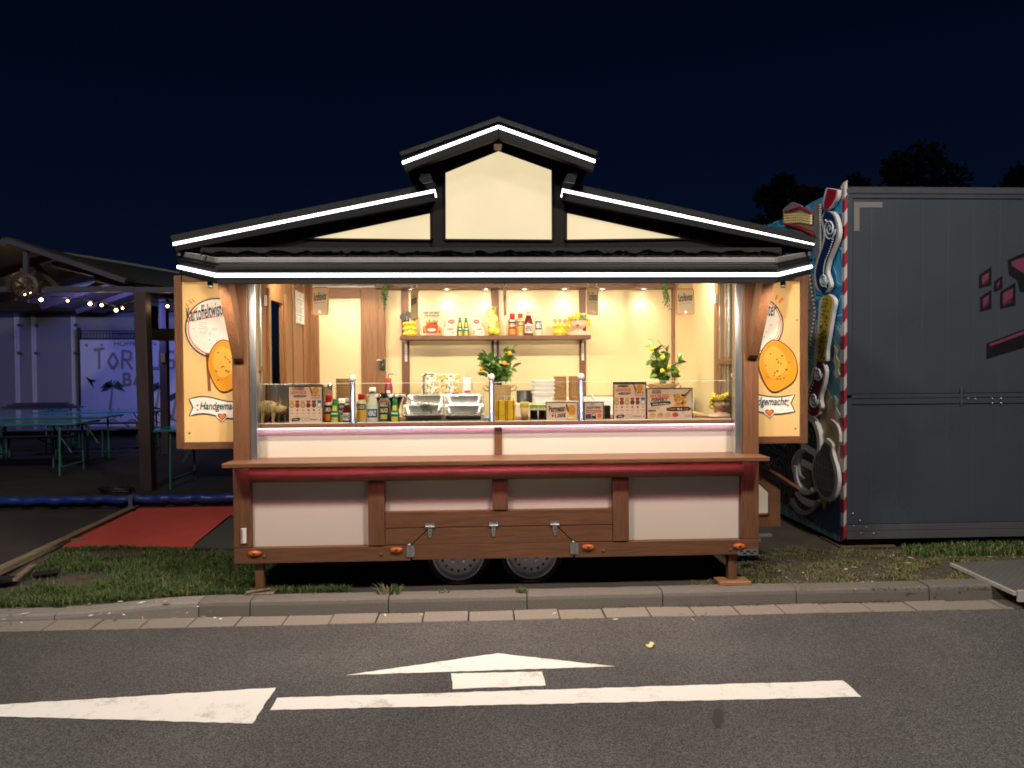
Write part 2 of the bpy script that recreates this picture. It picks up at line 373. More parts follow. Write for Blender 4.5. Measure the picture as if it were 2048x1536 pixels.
marking('arrow_head', [(-620, 1440), (0, 1409), (552, 1375), (505, 1447), (0, 1433)])
b = MB(pm('tar_stain', (.038,.035,.032,1), .75, var=.3, bump=.3)); b.poly2(lambda x, y, k: G(1436+x*11*(1+.15*math.sin(5*y)), 1435+y*20, RZ+.004), [(math.cos(a/3.5), math.sin(a/3.5)*(1+.12*math.sin(a*2))) for a in range(21, -1, -1)])
b.build('tar_stain', road, recalc=True)
# kerb stones
KERB = pm('kerb_concrete', (.135,.118,.105,1), .9, var=.28, scale=90, bump=.5, bscale=140)
KERB2 = pm('kerb_concrete_pale', (.21,.19,.172,1), .9, var=.28, scale=90, bump=.5, bscale=140)
kerb = tag(thing('kerb', None, None, (0, -.06, 0)), kind='structure')
KX = [W(u, 1202, -.135).x for u in (-760, -470, -180, 108, 397, 500, 777, 1054, 1325, 1592, 1858)]
KX += [KX[-1]+1.0*i for i in range(1, 4)]
def ktop(x): return .006-.066*(1-ss(KX[3]-.1, KX[4]+.05, x))
for i in range(len(KX)-1):
    x0, x1 = KX[i]+.004, KX[i+1]-.004; b = MB(KERB2 if i in (2, 3) else KERB); dz = random.uniform(-.004, .004); dy = random.uniform(-.004, .004); ny = 6; vs = []
    sec = [(-.140, -.16), (-.137, -.035), (-.131, -.012), (-.115, 0), (.016, 0), (.016, -.16)]
    xx = [x0+(x1-x0)*k/ny for k in range(ny+1)]
    for x in xx: vs += [(x, y+dy, (ktop(x)+dz+z+random.uniform(-.0015, .0015)) if z > -.1 else -.17) for y, z in sec]
    fs = [(k*6+j, (k+1)*6+j, (k+1)*6+(j+1) % 6, k*6+(j+1) % 6) for k in range(ny) for j in range(6)]
    b.add(vs, fs+[tuple(range(5, -1, -1)), tuple(ny*6+j for j in range(6))]); b.build('kerb_stone', kerb, recalc=True)
b = MB(pm('joint_dirt', (.02,.018,.014,1), .95)); b.box(-12, 12, -.30, .01, -.2, -.125); tag(b.build('joint_filling', kerb), kind='stuff')
# gutter stones
GUT = pm('gutter_stone', (.215,.185,.155,1), .85, var=.22, scale=60, bump=.4, bscale=90)
gutter = tag(thing('gutter', None, None, (0, -.24, RZ)), kind='structure')
g0 = W(115, 1243, -.143).x; st = W(1001, 1226, -.143).x-W(912, 1226, -.143).x
for i in range(-9, 36):
    x0, x1 = g0+st*i+.005, g0+st*(i+1)-.005; z = RZ+.006+random.uniform(-.004, .004); b = MB(GUT); t1 = random.uniform(-.004, .004)
    b.hexa([(x0, -.334, -.2), (x1, -.334, -.2), (x1, -.145, -.2), (x0, -.145, -.2), (x0, -.334, z-.004), (x1, -.334, z-.004+t1), (x1, -.145, z+t1), (x0, -.145, z)])
    b.build('gutter_stone', gutter, bev=.006)
# ------------------------------------------------------------------ grass
GRA = [pm('grass_green', (.062,.105,.022,1), .6, var=.35, scale=2), pm('grass_dark', (.034,.066,.014,1), .6, var=.3, scale=2), pm('grass_dry', (.20,.16,.065,1), .7, var=.3, scale=2)]
def inpoly(x, y, P):
    c = False; j = len(P)-1
    for i in range(len(P)):
        if (P[i][1] > y) != (P[j][1] > y) and x < (P[j][0]-P[i][0])*(y-P[i][1])/(P[j][1]-P[i][1])+P[i][0]: c = not c
        j = i
    return c
def grass(name, P, n, hmin, hmax, dens, dry, lean=.6, wd=.0045):
    b = MB(); [b.use(q) for q in GRA]; x0 = min(p[0] for p in P); x1 = max(p[0] for p in P); y0 = min(p[1] for p in P); y1 = max(p[1] for p in P); k = 0
    while k < n:
        x, y = random.uniform(x0, x1), random.uniform(y0, y1); n -= .02
        if not inpoly(x, y, P) or random.random() > dens(x, y): continue
        k += 1; a = random.uniform(0, 6.28); h = random.uniform(hmin, hmax)*(.6+.4*dens(x, y)); l = random.uniform(.1, lean)*h; dx, dy = math.cos(a), math.sin(a); ww = wd*random.uniform(.7, 1.4)
        l = min(l, h*1.5); z = gz(x, y)-.004; p = Vector((x, y, z)); sx = Vector((-dy, dx, 0))*ww; m1 = p+Vector((dx*l*.35, dy*l*.35, h*.6)); t_ = p+Vector((dx*l, dy*l, h*(1 if l < .5*h else .85)))
        b.cur = 2 if random.random() < dry(x, y) else (0 if random.random() < .55 else 1)
        b.add([p-sx, p+sx, m1+sx*.8, m1-sx*.8, t_], [(0, 1, 2, 3), (3, 2, 4)])
    return tag(b.build(name, base_org=(0, 0, 0)), kind='stuff')
def gp(*uv): return [tuple(G(u, v, 0))[:2] for u, v in uv]
lp = gp((-60, 1205), (30, 1165), (125, 1100), (200, 1095), (330, 1098), (470, 1100), (700, 1100), (700, 1186), (470, 1190), (420, 1191), (130, 1225), (-60, 1240))
def dl(x, y):
    d = .95
    for u, v, ru, rv in ((150, 1150, 85, 14), (60, 1212, 80, 10), (230, 1107, 80, 8), (20, 1160, 60, 14), (440, 1104, 60, 5)):
        p = G(u, v, 0); q = G(u+ru, v, 0); s_ = G(u, v-rv, 0); e = ((x-p.x)/abs(q.x-p.x))**2+((y-p.y)/abs(s_.y-p.y))**2
        if e < 1: d = min(d, .05+.5*e*e)
    return d*(.75+.25*nrnd(x*5, y*5))
grass('grass', lp, 42000, .02, .075, lambda x, y: dl(x, y) if y > .03 else 0, lambda x, y: .13, 1.6, .0028)
rp = gp((1380, 1182), (1520, 1180), (1620, 1178), (2060, 1172), (2060, 1095), (1900, 1092), (1560, 1092), (1480, 1110), (1390, 1120))
def dr(x, y): return max(.04, min(1, .28+.55*nrnd(x*3.3+5, y*3.7)))
grass('grass', rp, 20000, .012, .042, dr, lambda x, y: .6, 2.0, .0028)
tp = gp((1820, 1113), (2060, 1108), (2060, 1085), (1800, 1092))
grass('grass', tp, 2500, .03, .09, lambda x, y: .8, lambda x, y: .15, .9)
def tuft(u, v, n, h, r):
    c = G(u, v, 0); b = MB(); [b.use(q) for q in GRA]
    for i in range(n):
        a = random.uniform(0, 6.28); q = random.random()**.7*r; p = Vector((c.x+q*math.cos(a), c.y+q*math.sin(a)*.5, -.004)); hh = h*random.uniform(.4, 1); l = Vector((math.cos(a), math.sin(a)*.6, 0))*hh*random.uniform(.2, 1); sx = Vector((.004, 0, 0)); b.cur = random.choice((0, 0, 1, 2))
        b.add([p-sx, p+sx, p+l*.4+Vector((0, 0, hh*.65))+sx*.7, p+l*.4+Vector((0, 0, hh*.65))-sx*.7, p+l+Vector((0, 0, hh*.9))], [(0, 1, 2, 3), (3, 2, 4)])
    return b.build('grass_tuft', base_org=c)
for (u, v, n, h, r, lab) in ((779, 1188, 60, .10, .09, 'bright green grass tuft behind the kerb left of the trailer wheels'), (885, 1186, 16, .04, .05, 'low green weed behind the kerb below the left trailer wheel'), (1042, 1186, 36, .06, .05, 'dry straw coloured tuft at the kerb joint below the right trailer wheel'),):
    tag(tuft(u, v, n, h, r), lab, 'grass tuft', 'grass tufts along the kerb')
b = MB(); [b.use(q) for q in GRA]     # weeds in the joint between kerb and gutter
for u, n in ((1240, 40), (1260, 30), (1385, 30), (1420, 16), (1500, 40), (1560, 30), (1640, 60), (1700, 90), (1760, 60), (1880, 20), (820, 14), (1190, 14)):
    for i in range(n):
        x = W(u+random.gauss(0, 16), 1222, -.14).x; p = Vector((x, -.143+random.uniform(-.02, .006), RZ)); a = random.uniform(0, 6.28); h = random.uniform(.01, .035); sx = Vector((.003, 0, 0)); b.cur = random.choice((0, 1, 2, 2))
        b.add([p-sx, p+sx, p+Vector((math.cos(a)*h, -abs(math.sin(a))*h*.8, h))], [(0, 1, 2)])
tag(b.build('kerb_weeds', base_org=(0, -.14, RZ)), kind='stuff')
b = MB(); [b.use(pm('litter_'+h, h, .8)) for h in ('#b9ab86', '#7b5a34', '#d8d2c4', '#5d4a2e')]
for i in range(260):
    u, v = (random.uniform(0, 470), random.uniform(1110, 1235)) if i < 110 else (random.uniform(1520, 2048), random.uniform(1108, 1180)) if i < 230 else (random.uniform(60, 2000), random.uniform(1224, 1240))
    z = RZ+.012 if i >= 230 else None; p = G(u, v, RZ+.01 if i >= 230 else 0); z = p.z if i >= 230 else gz(p.x, p.y)+.012; a = random.uniform(0, 6.28); l, wd = random.uniform(.008, .035), random.uniform(.003, .010); d = Vector((math.cos(a), math.sin(a), 0)); n_ = Vector((-d.y, d.x, .3))*wd
    b.cur = random.randrange(4); p = Vector((p.x, p.y, z)); b.add([p-d*l-n_*.4, p-n_, p+d*l, p+n_], [(0, 1, 2, 3)])
tag(b.build('leaf_litter', base_org=(0, 0, 0)), kind='stuff')
b = MB(pm('fallen_leaf', '#c9bd86', .7)); c = G(1300, 1290, RZ+.008)
pts = [(-.03, 0), (-.018, .016), (-.004, .008), (.008, .022), (.026, .014), (.03, -.004), (.014, -.012), (.008, -.028), (-.008, -.022), (-.02, -.012)]
b.prism([c+Vector((x, y*1.6, .004+.008*math.sin(x*90))) for x, y in pts], (0, 0, -.002))
tag(b.build('fallen_leaf'), 'small pale yellow leaf lying alone on the asphalt', 'leaf')
# ------------------------------------------------------------------ left forecourt: dark boarding, plank edge, red carpet, grey mat
def sheet(name, uv, z, mat, th=.012):
    b = MB(mat); b.prism([G(u, v, z) for u, v in uv], (0, 0, -th)); return b
b = sheet('dark_matting', [(-700, 1012), (268, 1011), (0, 1138), (-700, 1470)], .012, pm('dark_matting', (.040,.032,.029,1), .7, var=.4, scale=1.5, bump=.25, bscale=12))
tag(b.build('dark_matting'), 'large dark grey floor matting lying left of the wooden plank', 'mat')
b = sheet('red_carpet', [(276, 1009), (600, 1009), (460, 1030), (382, 1093), (126, 1092)], .016, pm('red_carpet', (.52,.062,.044,1), .95, var=.16, scale=5, bump=.4, bscale=220))
tag(b.build('red_carpet'), 'red carpet leading up to the blue edged bar platform', 'carpet')
b = sheet('red_strip', [(376, 1094), (390, 1088), (384, 1096), (374, 1102)], .018, MATS['red_carpet'], .004); tag(b.build('red_tape'), 'torn red tape end at the front corner of the red carpet', 'tape')
b = sheet('grey_mat', [(464, 1031), (640, 1031), (560, 1098), (383, 1095)], .012, pm('grey_mat', (.055,.052,.048,1), .9, var=.2, bump=.3, bscale=150))
tag(b.build('grey_mat'), 'dark grey mat lying between red carpet and food trailer', 'mat')
PLK = wood('weathered_plank', (.13,.095,.06,1), (.26,.20,.13,1), 'y', .8)
b = MB(PLK); p, q = G(274, 1013, .03), G(-260, 1262, .03); b.bar(p, q, (0, 0, 1), .085, .05)
tag(b.build('wooden_plank', bev=.003), 'long weathered plank edging the dark matting beside red carpet', 'plank')
b = MB(PLK); b.bar(G(142, 1082, .02), G(168, 1078, .02), (0, 0, 1), .06, .03); tag(b.build('wooden_block', bev=.003), 'small wooden wedge beside the plank at the red carpet corner', 'wood block')
b = MB(PLK); b.bar(G(28, 1160, .01), G(66, 1131, .01), (0, 0, 1), .05, .02); tag(b.build('wooden_offcut', bev=.002), 'short loose wooden offcut on the dirt below the long plank', 'plank')
b = MB(BLACK); b.bar(G(-40, 1160, .01), G(30, 1158, .01), (0, 0, 1), .13, .02); b.bar(G(66, 1148, .0), G(118, 1142, .0), (0, 0, 1), .12, .012); tag(b.build('rubber_mat_scraps', bev=.002), 'black rubber mat scrap at the left edge below the plank', 'mat')
# ================================================================== FOOD TRAILER
T = thing('food_trailer', 'brown timber potato stall trailer with white light strips and open serving hatch', 'food trailer', (xc(992), 1.0, 0))
def tb(name, mat, u0, v0, u1, v1, Y0, Y1, bev=.004, parent=None, um=None):   # box whose heights are read at the trailer's middle column
    um = um or 992
    b = MB(mat); b.box(xc(u0, Y0, (v0+v1)/2), xc(u1, Y0, (v0+v1)/2), Y0, Y1, W(um, v1, Y0).z, W(um, v0, Y0).z); return b.build(name, parent or T, bev=bev)
def poly(name, mat, uv, Y0, Y1, bev=0, parent=None):
    b = MB(mat); b.ppoly(uv, Y0, Y1); return b.build(name, parent or T, bev=bev)
XL, XR = xc(513, .15), xc(1470, .15)
XO0, XO1 = xc(466, 0, 1000), xc(1518, 0, 1000)
YB = 1.95
zt, zbm, zfl = zc(930), zc(1118), zc(1118)
# --- lower front
for u0, u1 in ((466, 501), (1483, 1518)): tb('corner_post', WV, u0, 930, u1, 1087, -.004, .10, .006)
zb0, zb1 = zc(959), zc(930); pr = []
b = MB(WH); n = 10; x0, x1 = xc(501, 0, 945), xc(1483, 0, 945); sec = []
for i in range(n+1):
    a = -math.pi/2+math.pi*i/n; sec.append((-.055*math.cos(a)+.002, (zb0+zb1)/2+(zb1-zb0)/2*math.sin(a)))
sec = [(.1, zb0)]+sec+[(.1, zb1)]
b.prism([(x0, y, z) for y, z in sec], (x1-x0, 0, 0)); o = b.build('round_beam', T, recalc=True)
for p in o.data.polygons: p.use_smooth = len(p.vertices) == 4
for u0, u1, v1 in ((736, 769, 1087), (985, 1016, 1020), (1226, 1258, 1087)): tb('upright', WV, u0, 960, u1, v1, -.02, .08, .005)
for u0, u1, v1 in ((501, 736, 1087), (769, 985, 1021), (1016, 1226, 1021), (1258, 1483, 1087)): tb('front_panel', CREAM, u0-4, 958, u1+4, v1+3, .045, .06, 0)
tb('plank', WH, 769.5, 1021, 1225.5, 1052.5, -.006, .08)
g = 2.0
def pp(name, uv, Y0=-.006, Y1=.06, bev=.003): return poly(name, WH, uv, Y0, Y1, bev)
def rl(u, v): return v - (u-992)*.0168            # lower edges follow the trailer's perspective
def RV(uv): return [(u, rl(u, v)) for u, v in uv]
pp('plank', RV([(769.5, 1054), (857, 1054), (823, 1086), (769.5, 1086)]))
pp('plank', RV([(1115, 1054), (1225.5, 1054), (1225.5, 1086), (1148, 1086)]))
hatch = pp('hatch_flap', RV([(860, 1054), (1112, 1054), (1146, 1086.5), (825, 1086.5)]))
o = poly('hatch_board', WH, RV([(824, 1087), (1147, 1087), (1147, 1117), (824, 1117)]), -.008, .04, .003, hatch)
tb('bottom_beam', WH, 468, 1088, 821, 1118, -.01, .10); tb('bottom_beam', WH, 1149.5, 1088, 1518, 1118, -.01, .10)
def hinge_t(u):
    v = rl(u, 1050); b = MB(ZINC); b.pbox(u-9, v-5, u+9, v+3, -.018, -.006); b.ppoly([(u-5, v+3), (u+5, v+3), (u+2.5, v+23), (u-2.5, v+23)], -.016, -.007); b.tube([W(u-9, v+1, -.02), W(u+9, v+1, -.02)], .008, 8)
    h = b.build('strap_hinge', T, bev=.001)
    b = MB(pm('screw_head', (.2,.2,.2,1), .4, 1))
    for du, dv in ((-6, -2), (6, -2), (0, 10), (0, 17)): b.lathe([(.006, 0), (.004, -.004), (.0001, -.004)], W(u+du, v+dv, -.017), 8, 'y')
    b.build('screws', h)
for u in (860, 987, 1110): hinge_t(u)
for u in (821, 1149):
    v = rl(u, 1100); b = MB(ZINC); b.pbox(u-8, v-11, u-1, v+11, -.02, -.01); b.pbox(u+1, v-11, u+8, v+11, -.02, -.01); b.tube([W(u, v-14, -.02), W(u, v+11, -.02)], .007, 8); h = b.build('butt_hinge', T, bev=.001)
    b = MB(ZINC); b.ball(W(u-3, v-13, -.02), .012, 8, 6); b.build('eyelet', h)
AMB = pm('amber_lens', (.55,.13,.01,1), .15, var=.25, scale=60, coat=.6)
for u, vv in ((510, 1106), (793, 1099), (1176, 1093.5), (1478, 1091.5)):
    c = W(u, vv, -.01); b = MB(pm('amber_base', (.20,.05,.008,1), .4)); b.lathe([(.052, 0), (.050, -.010), (.0001, -.010)], c, 20, 'y', sy=.42); m_ = b.build('marker_light', T)
    b = MB(AMB); b.lathe([(.047, -.008), (.043, -.020), (.03, -.026), (.0001, -.027)], c, 20, 'y', sy=.45); l = b.build('lens', m_)
    b = MB(BLACK); b.lathe([(.012, -.026), (.010, -.030), (.0001, -.030)], c, 10, 'y', sy=.7); b.build('reflector_core', m_)
for u, vv in ((529, 1113), (762, 1108.5), (1207, 1101), (1461, 1099)):
    b = MB(pm('bolt_brown', (.12,.06,.03,1), .4)); b.lathe([(.013, 0), (.012, -.006), (.006, -.010), (.0001, -.011)], W(u, vv, -.01), 10, 'y'); b.build('bolt_cap', T)
b = MB(WHITEP); b.pbox(486, 1057, 492, 1087, -.022, -.004); b.use(pm('reflector_red', '#a8283a', .25)); b.pbox(481.5, 1057, 486, 1087, -.022, -.004); b.build('side_reflector', T, bev=.004)
b = MB(ZINC); b.pbox(1475, 1099, 1516, 1110.5, -.016, -.011); pl = b.build('vent_plate', T, bev=.001)
b = MB(BLACK)
for u0, v0, u1, v1 in ((1480, 1101, 1486, 1104), (1493, 1101, 1500, 1104.5), (1486, 1105, 1493, 1108), (1500, 1105, 1507, 1108), (1507, 1101, 1512, 1104)): b.pbox(u0, v0, u1, v1, -.018, -.0155)
b.build('slots', pl)
# --- serving counter
zc0, zc1 = zc(929.5, -.22), zc(921, -.22)
b = MB(WH); b.box(xc(443, -.22, 925), xc(1540, -.22, 925), -.22, .13, zc0, zc1); b.build('serving_counter', T, bev=.005)
xa, xb = xc(452, -.2, 935), xc(1532, -.2, 930)
b = MB(pm('led_profile', (.6,.6,.6,1), .4, 1)); b.box(xa, xb, -.108, -.088, zc0-.006, zc0-.001); o = b.build('light_profile', T)
b = MB(LEDP); b.box(xa+.01, xb-.01, -.105, -.091, zc0-.009, zc0-.0065); b.build('light_strip', o)
# --- upper front panels + inner counter
for u0, u1 in ((513, 989), (1004, 1470)): tb('front_panel', CREAM, u0, 853, u1, 917, .12, .14, 0)
tb('upright', WV, 989, 852, 1004, 917, .10, .14, .003)
tb('edge_trim', WV, 1466, 853, 1471, 917, .112, .14, .002); tb('edge_trim', WV, 512, 853, 515.5, 917, .112, .14, .002)
zi0, zi1 = zc(852, .06), zc(843.5, .06)
b = MB(WH); b.box(xc(511, .06, 848), xc(1471, .06, 845), .06, .75, zi0, zi1); b.build('inner_counter', T, bev=.004)
o = MB(MATS['led_profile']).box(xc(516, .1, 853), xc(1466, .1, 853), .090, .104, zi0-.004, zi0-.0005).build('light_profile', T)
MB(LEDQ).box(xc(517, .1, 853), xc(1465, .1, 853), .092, .102, zi0-.007, zi0-.0045).build('light_strip', o)
# --- main posts, aluminium jambs, braces
for u0, u1 in ((464, 497), (1487, 1518)): tb('main_post', WV, u0, 567, u1, 921, -.03, .11, .006)
for u0, u1 in ((497.5, 512.5), (1470.5, 1486.5)):
    tb('jamb_profile', ALU, u0, 567, u1, 921, -.005, .06, .003)
for u, s in ((464, 1), (1487, -1)):
    xw0, xw1 = (xc(468, -.03, 700), xc(488, -.03, 700)) if s > 0 else (xc(1494, -.03, 700), xc(1514, -.03, 700))
    za, zb_ = zc(722, -.03), zc(560, -.3); b = MB(WV)
    b.prism([(xw0, -.031, za), (xw0, -.075, za+.03), (xw0, -.36, zb_), (xw0, -.24, zb_+.05), (xw0, -.031, za+.20)], (xw1-xw0, 0, 0)); b.build('brace', T, bev=.005, recalc=True)
# --- gable
YG = -.15
poly('gable_board', DARK, [(352, 503), (352, 490), (868, 385), (1126, 385), (1626, 487), (1626, 503)], YG, -.06)
poly('tower_board', DARK, [(866, 507), (866, 346), (997, 292), (1128, 342), (1128, 507)], -.19, -.10)
def fr(name, uv, w_, Y0, Y1, parent):
    n = len(uv)
    for i in range(n):
        b = MB(DARK); a, c = uv[i], uv[(i+1) % n]; b.bar(W(*a, (Y0+Y1)/2), W(*c, (Y0+Y1)/2), (0, 1, 0), w_, abs(Y1-Y0)); b.build('frame_bar', parent)
for uv, Y in (([(891, 478.5), (891, 345), (997, 302), (1103, 340), (1104, 480)], -.19), ([(612, 477.5), (860, 425.5), (860.5, 480)], YG), ([(1134, 425), (1376, 477.5), (1134, 480.5)], YG)):
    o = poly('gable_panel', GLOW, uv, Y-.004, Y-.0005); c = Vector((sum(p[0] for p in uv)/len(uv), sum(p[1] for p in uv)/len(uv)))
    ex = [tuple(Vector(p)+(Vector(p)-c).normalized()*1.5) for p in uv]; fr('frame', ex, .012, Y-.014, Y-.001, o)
YBG = -.25
def barge(uv, Y0, Y1, led):
    o = poly('bargeboard', DARK, uv, Y0, Y1, .003); m4 = [Vector(q) for q in led]; n_ = 4; c4 = lambda a, e_, t_: tuple(a.lerp(e_, t_)); b = MB(LEDS); b.ppoly([c4(m4[0], m4[3], .1), c4(m4[1], m4[2], .1), c4(m4[2], m4[1], .1), c4(m4[3], m4[0], .1)], Y0-.012, Y0-.001); b.use(LEDW); b.ppoly([c4(m4[0], m4[3], .24), c4(m4[1], m4[2], .24), c4(m4[2], m4[1], .24), c4(m4[3], m4[0], .24)], Y0-.0135, Y0-.0125); b.build('light_strip', o); return o
barge([(343, 470), (870, 364), (870, 402), (351, 503)], YBG, -.17, [(345, 484.5), (870, 377.6), (870, 384.6), (346.5, 491.5)])
barge([(1125, 362), (1630, 473), (1625, 501), (1125, 400)], YBG, -.17, [(1125, 376.8), (1628, 483.8), (1628, 490.6), (1125, 383.8)])
barge([(802, 306), (996.5, 236), (996.5, 276), (809, 342)], -.42, -.36, [(804, 321.6), (996.5, 249.6), (996.5, 257.0), (805.5, 329)])
barge([(997.5, 236), (1193, 305), (1187, 341), (997.5, 276)], -.42, -.36, [(997.5, 249.6), (1191, 318.8), (1189.5, 326), (997.5, 257.0)])
for (a, b_) in (((869, 381), (872, 394)), ((1126, 380), (1123, 393))):
    b = MB(LEDW); b.bar(W(*a, -.255), W(*b_, -.2), (1, 0, 0), .008, .008); b.build('light_strip_end', T)
# roofs (boards run back over the whole trailer) + tower side walls
TIL = pm('bitumen_roof', (.007,.007,.007,1), .85, var=.35, scale=30, bump=.6, bscale=50)
poly('roof', TIL, [(340, 472), (868, 366), (868, 378), (345, 484)], -.27, 2.15); poly('roof', TIL, [(1127, 364), (1632, 475), (1628, 487), (1127, 376)], -.27, 2.15)
poly('tower_roof', TIL, [(799, 304), (997, 233), (1196, 303), (1193, 309), (997, 240), (802, 310)], -.45, 2.1)
for u in (869, 1125): 
    b = MB(DARK); x = xc(u, -.15, 430); b.box(x-.02, x+.02, -.18, 2.05, zc(480, -.15), zc(350, -.15)); b.build('tower_wall', T)
for a in ((815, 346, 868, 352), (1128, 347, 1176, 342)):
    b = MB(DARK); b.pbox(a[0]+14 if a[0] < 900 else a[0], min(a[1], a[3])-2, a[2] if a[0] < 900 else a[2]-14, max(a[1], a[3])+8, -.10, 1.9); b.build('eaves_box', T, bev=.004)
for uv in ([(840, 347), (860, 347), (866, 362), (846, 366), (838, 360)], [(1135, 347), (1156, 345), (1150, 366), (1128, 362)]):
    poly('eaves_bracket', DARK, uv, -.36, -.33, .003)
b = MB(WY); b.pbox(988, 274, 1004, 288, -.36, .1); b.build('ridge_beam', T, bev=.003)
# --- canopy with chamfered corners
YC = -.65
A0, A1, A2, A3 = W(357, 533, -.18), W(432, 549, YC), W(1555, 551, YC), W(1622, 534, -.18)
zm = (A1.z+A2.z)/2; ze = (A0.z+A3.z)/2; A1.z = A2.z = zm; A0.z = A3.z = ze
V = Vector; hz = .132
for p, q, nm in ((A0, A1, 'fascia'), (A1, A2, 'fascia'), (A2, A3, 'fascia')):
    d = (q-p).normalized(); sd_ = V((d.y, -d.x, 0)).normalized()      # outward
    if sd_.y > 0: sd_ = -sd_
    off = -sd_*.022; b = MB(FASC); b.bar(p+off+V((0, 0, .012)), q+off+V((0, 0, .012)), (0, 0, 1), .03, hz); o = b.build(nm, T, bev=.003)
    b = MB(FASC); b.bar(p+sd_*.002+V((0, 0, .05)), q+sd_*.002+V((0, 0, .05)), (0, 0, 1), .018, .022); b.build('fascia_lip', o, bev=.002)
    b = MB(LEDS); b.bar(p+sd_*.002, q+sd_*.002, (0, 0, 1), .014, .024); b.use(LEDW); b.bar(p+sd_*.004, q+sd_*.004, (0, 0, 1), .014, .013); b.build('light_strip', o)
GUTT = pm('gutter_zinc', (.26,.245,.23,1), .5, .3, var=.2, scale=10)
up = V((0, 0, .105))
for p, q in ((A0, A1), (A1, A2), (A2, A3)):
    ins = V((0, .06, 0)); dq = (q-p).normalized()*.018; b = MB(GUTT); b.bar(p+up+ins-dq, q+up+ins+dq, (0, 0, 1), .05, .034); b.build('gutter', T, bev=.004)
# shingle edge, ragged
b = MB(TIL); pts = []; Yq = -.52; u = 400
top = [(1560, 499), (405, 499)]; low = []
while u < 1565:
    low.append((u, 509.5+random.uniform(-2.2, 2.6)+1.6*math.sin(u*.11))); u += random.uniform(5, 13)
b.ppoly(top+low, Yq, Yq+.012); b.build('shingle_edge', T)
b = MB(TIL); b.ppoly([(1563, 495), (402, 495)]+[(x, y-6.5+random.uniform(-1.2, 1.2)) for x, y in low], Yq-.02, Yq-.01); b.build('shingle_edge', T)
b = MB(TIL); b.add([A0+V((0, 0, .08)), A1+V((0, .05, .075)), A2+V((0, .05, .075)), A3+V((0, 0, .08)), A3+V((0, .1, .10)), A0+V((0, .1, .10))], [(0, 1, 2, 3, 4, 5)]); b.build('canopy_roof', T)
SOF = pm('canopy_soffit', (.62,.55,.44,1), .5, var=.1)
b = MB(SOF); b.add([A0+V((0, .05, -.03)), A1+V((.02, .05, -.03)), A2+V((-.02, .05, -.03)), A3+V((0, .05, -.03)), A3+V((0, .12, -.02)), A0+V((0, .12, -.02))], [(5, 4, 3, 2, 1, 0)]); b.build('canopy_soffit', T)
for u, v in ((421, 566), (1566, 565)):
    b = MB(BLACK); c = W(u, v, -.5); b.tube([c+V((0, 0, .05)), c+V((0, 0, -.022))], .018, 12); b.build('canopy_foot', T)
# --- body shell and interior
ZC = zc(570, YB); ZF = zc(1116)
def bx(name, mat, x0, x1, y0, y1, z0, z1, bev=0, parent=None): b = MB(mat); b.box(x0, x1, y0, y1, z0, z1); return b.build(name, parent or T, bev=bev)
zl = zc(980)
bx('floor', BLACK, XO0+.01, XO1-.01, .065, 2.06, ZF, ZF+.05)
bx('ceiling', CREAMW, XL-.03, XR+.03, .12, 2.06, ZC, ZC+.04)
bx('header', WH, XL-.03, XR+.03, .02, .118, ZC-.14, ZC+.12)
bx('upper_front', DARK, XO0, XO1, -.055, .0, zc(566), zc(480))
# left wall, with a door opening through which the dark bar shows
dy0, dy1, dz1 = WX(540, 700, XL).y, WX(567, 700, XL).y, WX(553, 603, XL).z
bx('side_wall', WI, XL-.035, XL, .111, dy0, ZF+.05, ZC+.2); bx('side_wall', WI, XL-.035, XL, dy1, 2.06, ZF+.05, ZC+.2)
bx('side_wall', WI, XL-.035, XL, dy0, dy1, dz1, ZC+.2); bx('side_wall', WI, XL-.035, XL, dy0, dy1, ZF+.05, 1.0)
for y in (dy0-.05, dy1+.06): bx('door_post', WI, XL, XL+.02, y-.03, y+.03, 1.0, dz1+.08, .003)
for y in (.30, 1.25, 1.62): bx('wall_batten', WI, XL, XL+.012, y-.035, y+.035, 1.0, ZC, .003)
bx('window_bar', WIX, XL, XL+.03, .12, .28, zc(739, .2)+.0, zc(729, .2), .003)
bx('window_frame', ALU, XL+.001, XL+.02, .22, .245, 1.3, ZC, .002); bx('side_panel', CREAMW, XL, XL+.006, .125, .215, 1.3, ZC)
# right wall
bx('side_wall', CREAMW, XR, XO1-.03, .111, 2.06, ZF+.05, ZC+.2)
for y0, y1 in ((.12, .20), (.33, .42), (.50, .60), (YB-.09, YB-.01)): bx('wall_batten', WI, XR-.018, XR, y0, y1, 1.0, ZC, .003)
bx('window_bar', WIX, XR-.045, XR-.018, .12, .42, zc(731, .2), zc(721, .2), .003)
for y in (.225, .25, .31, .45): bx('window_frame', ALU, XR-.022, XR-.001, y, y+.018, 1.3, ZC, .002)
bx('window_handle', WHITEP, XR-.035, XR-.019, .52, .55, zc(607, .5), zc(586, .5), .003)
bx('window_handle', WHITEP, XL+.013, XL+.03, .33, .36, zc(609, .3), zc(588, .3), .003)
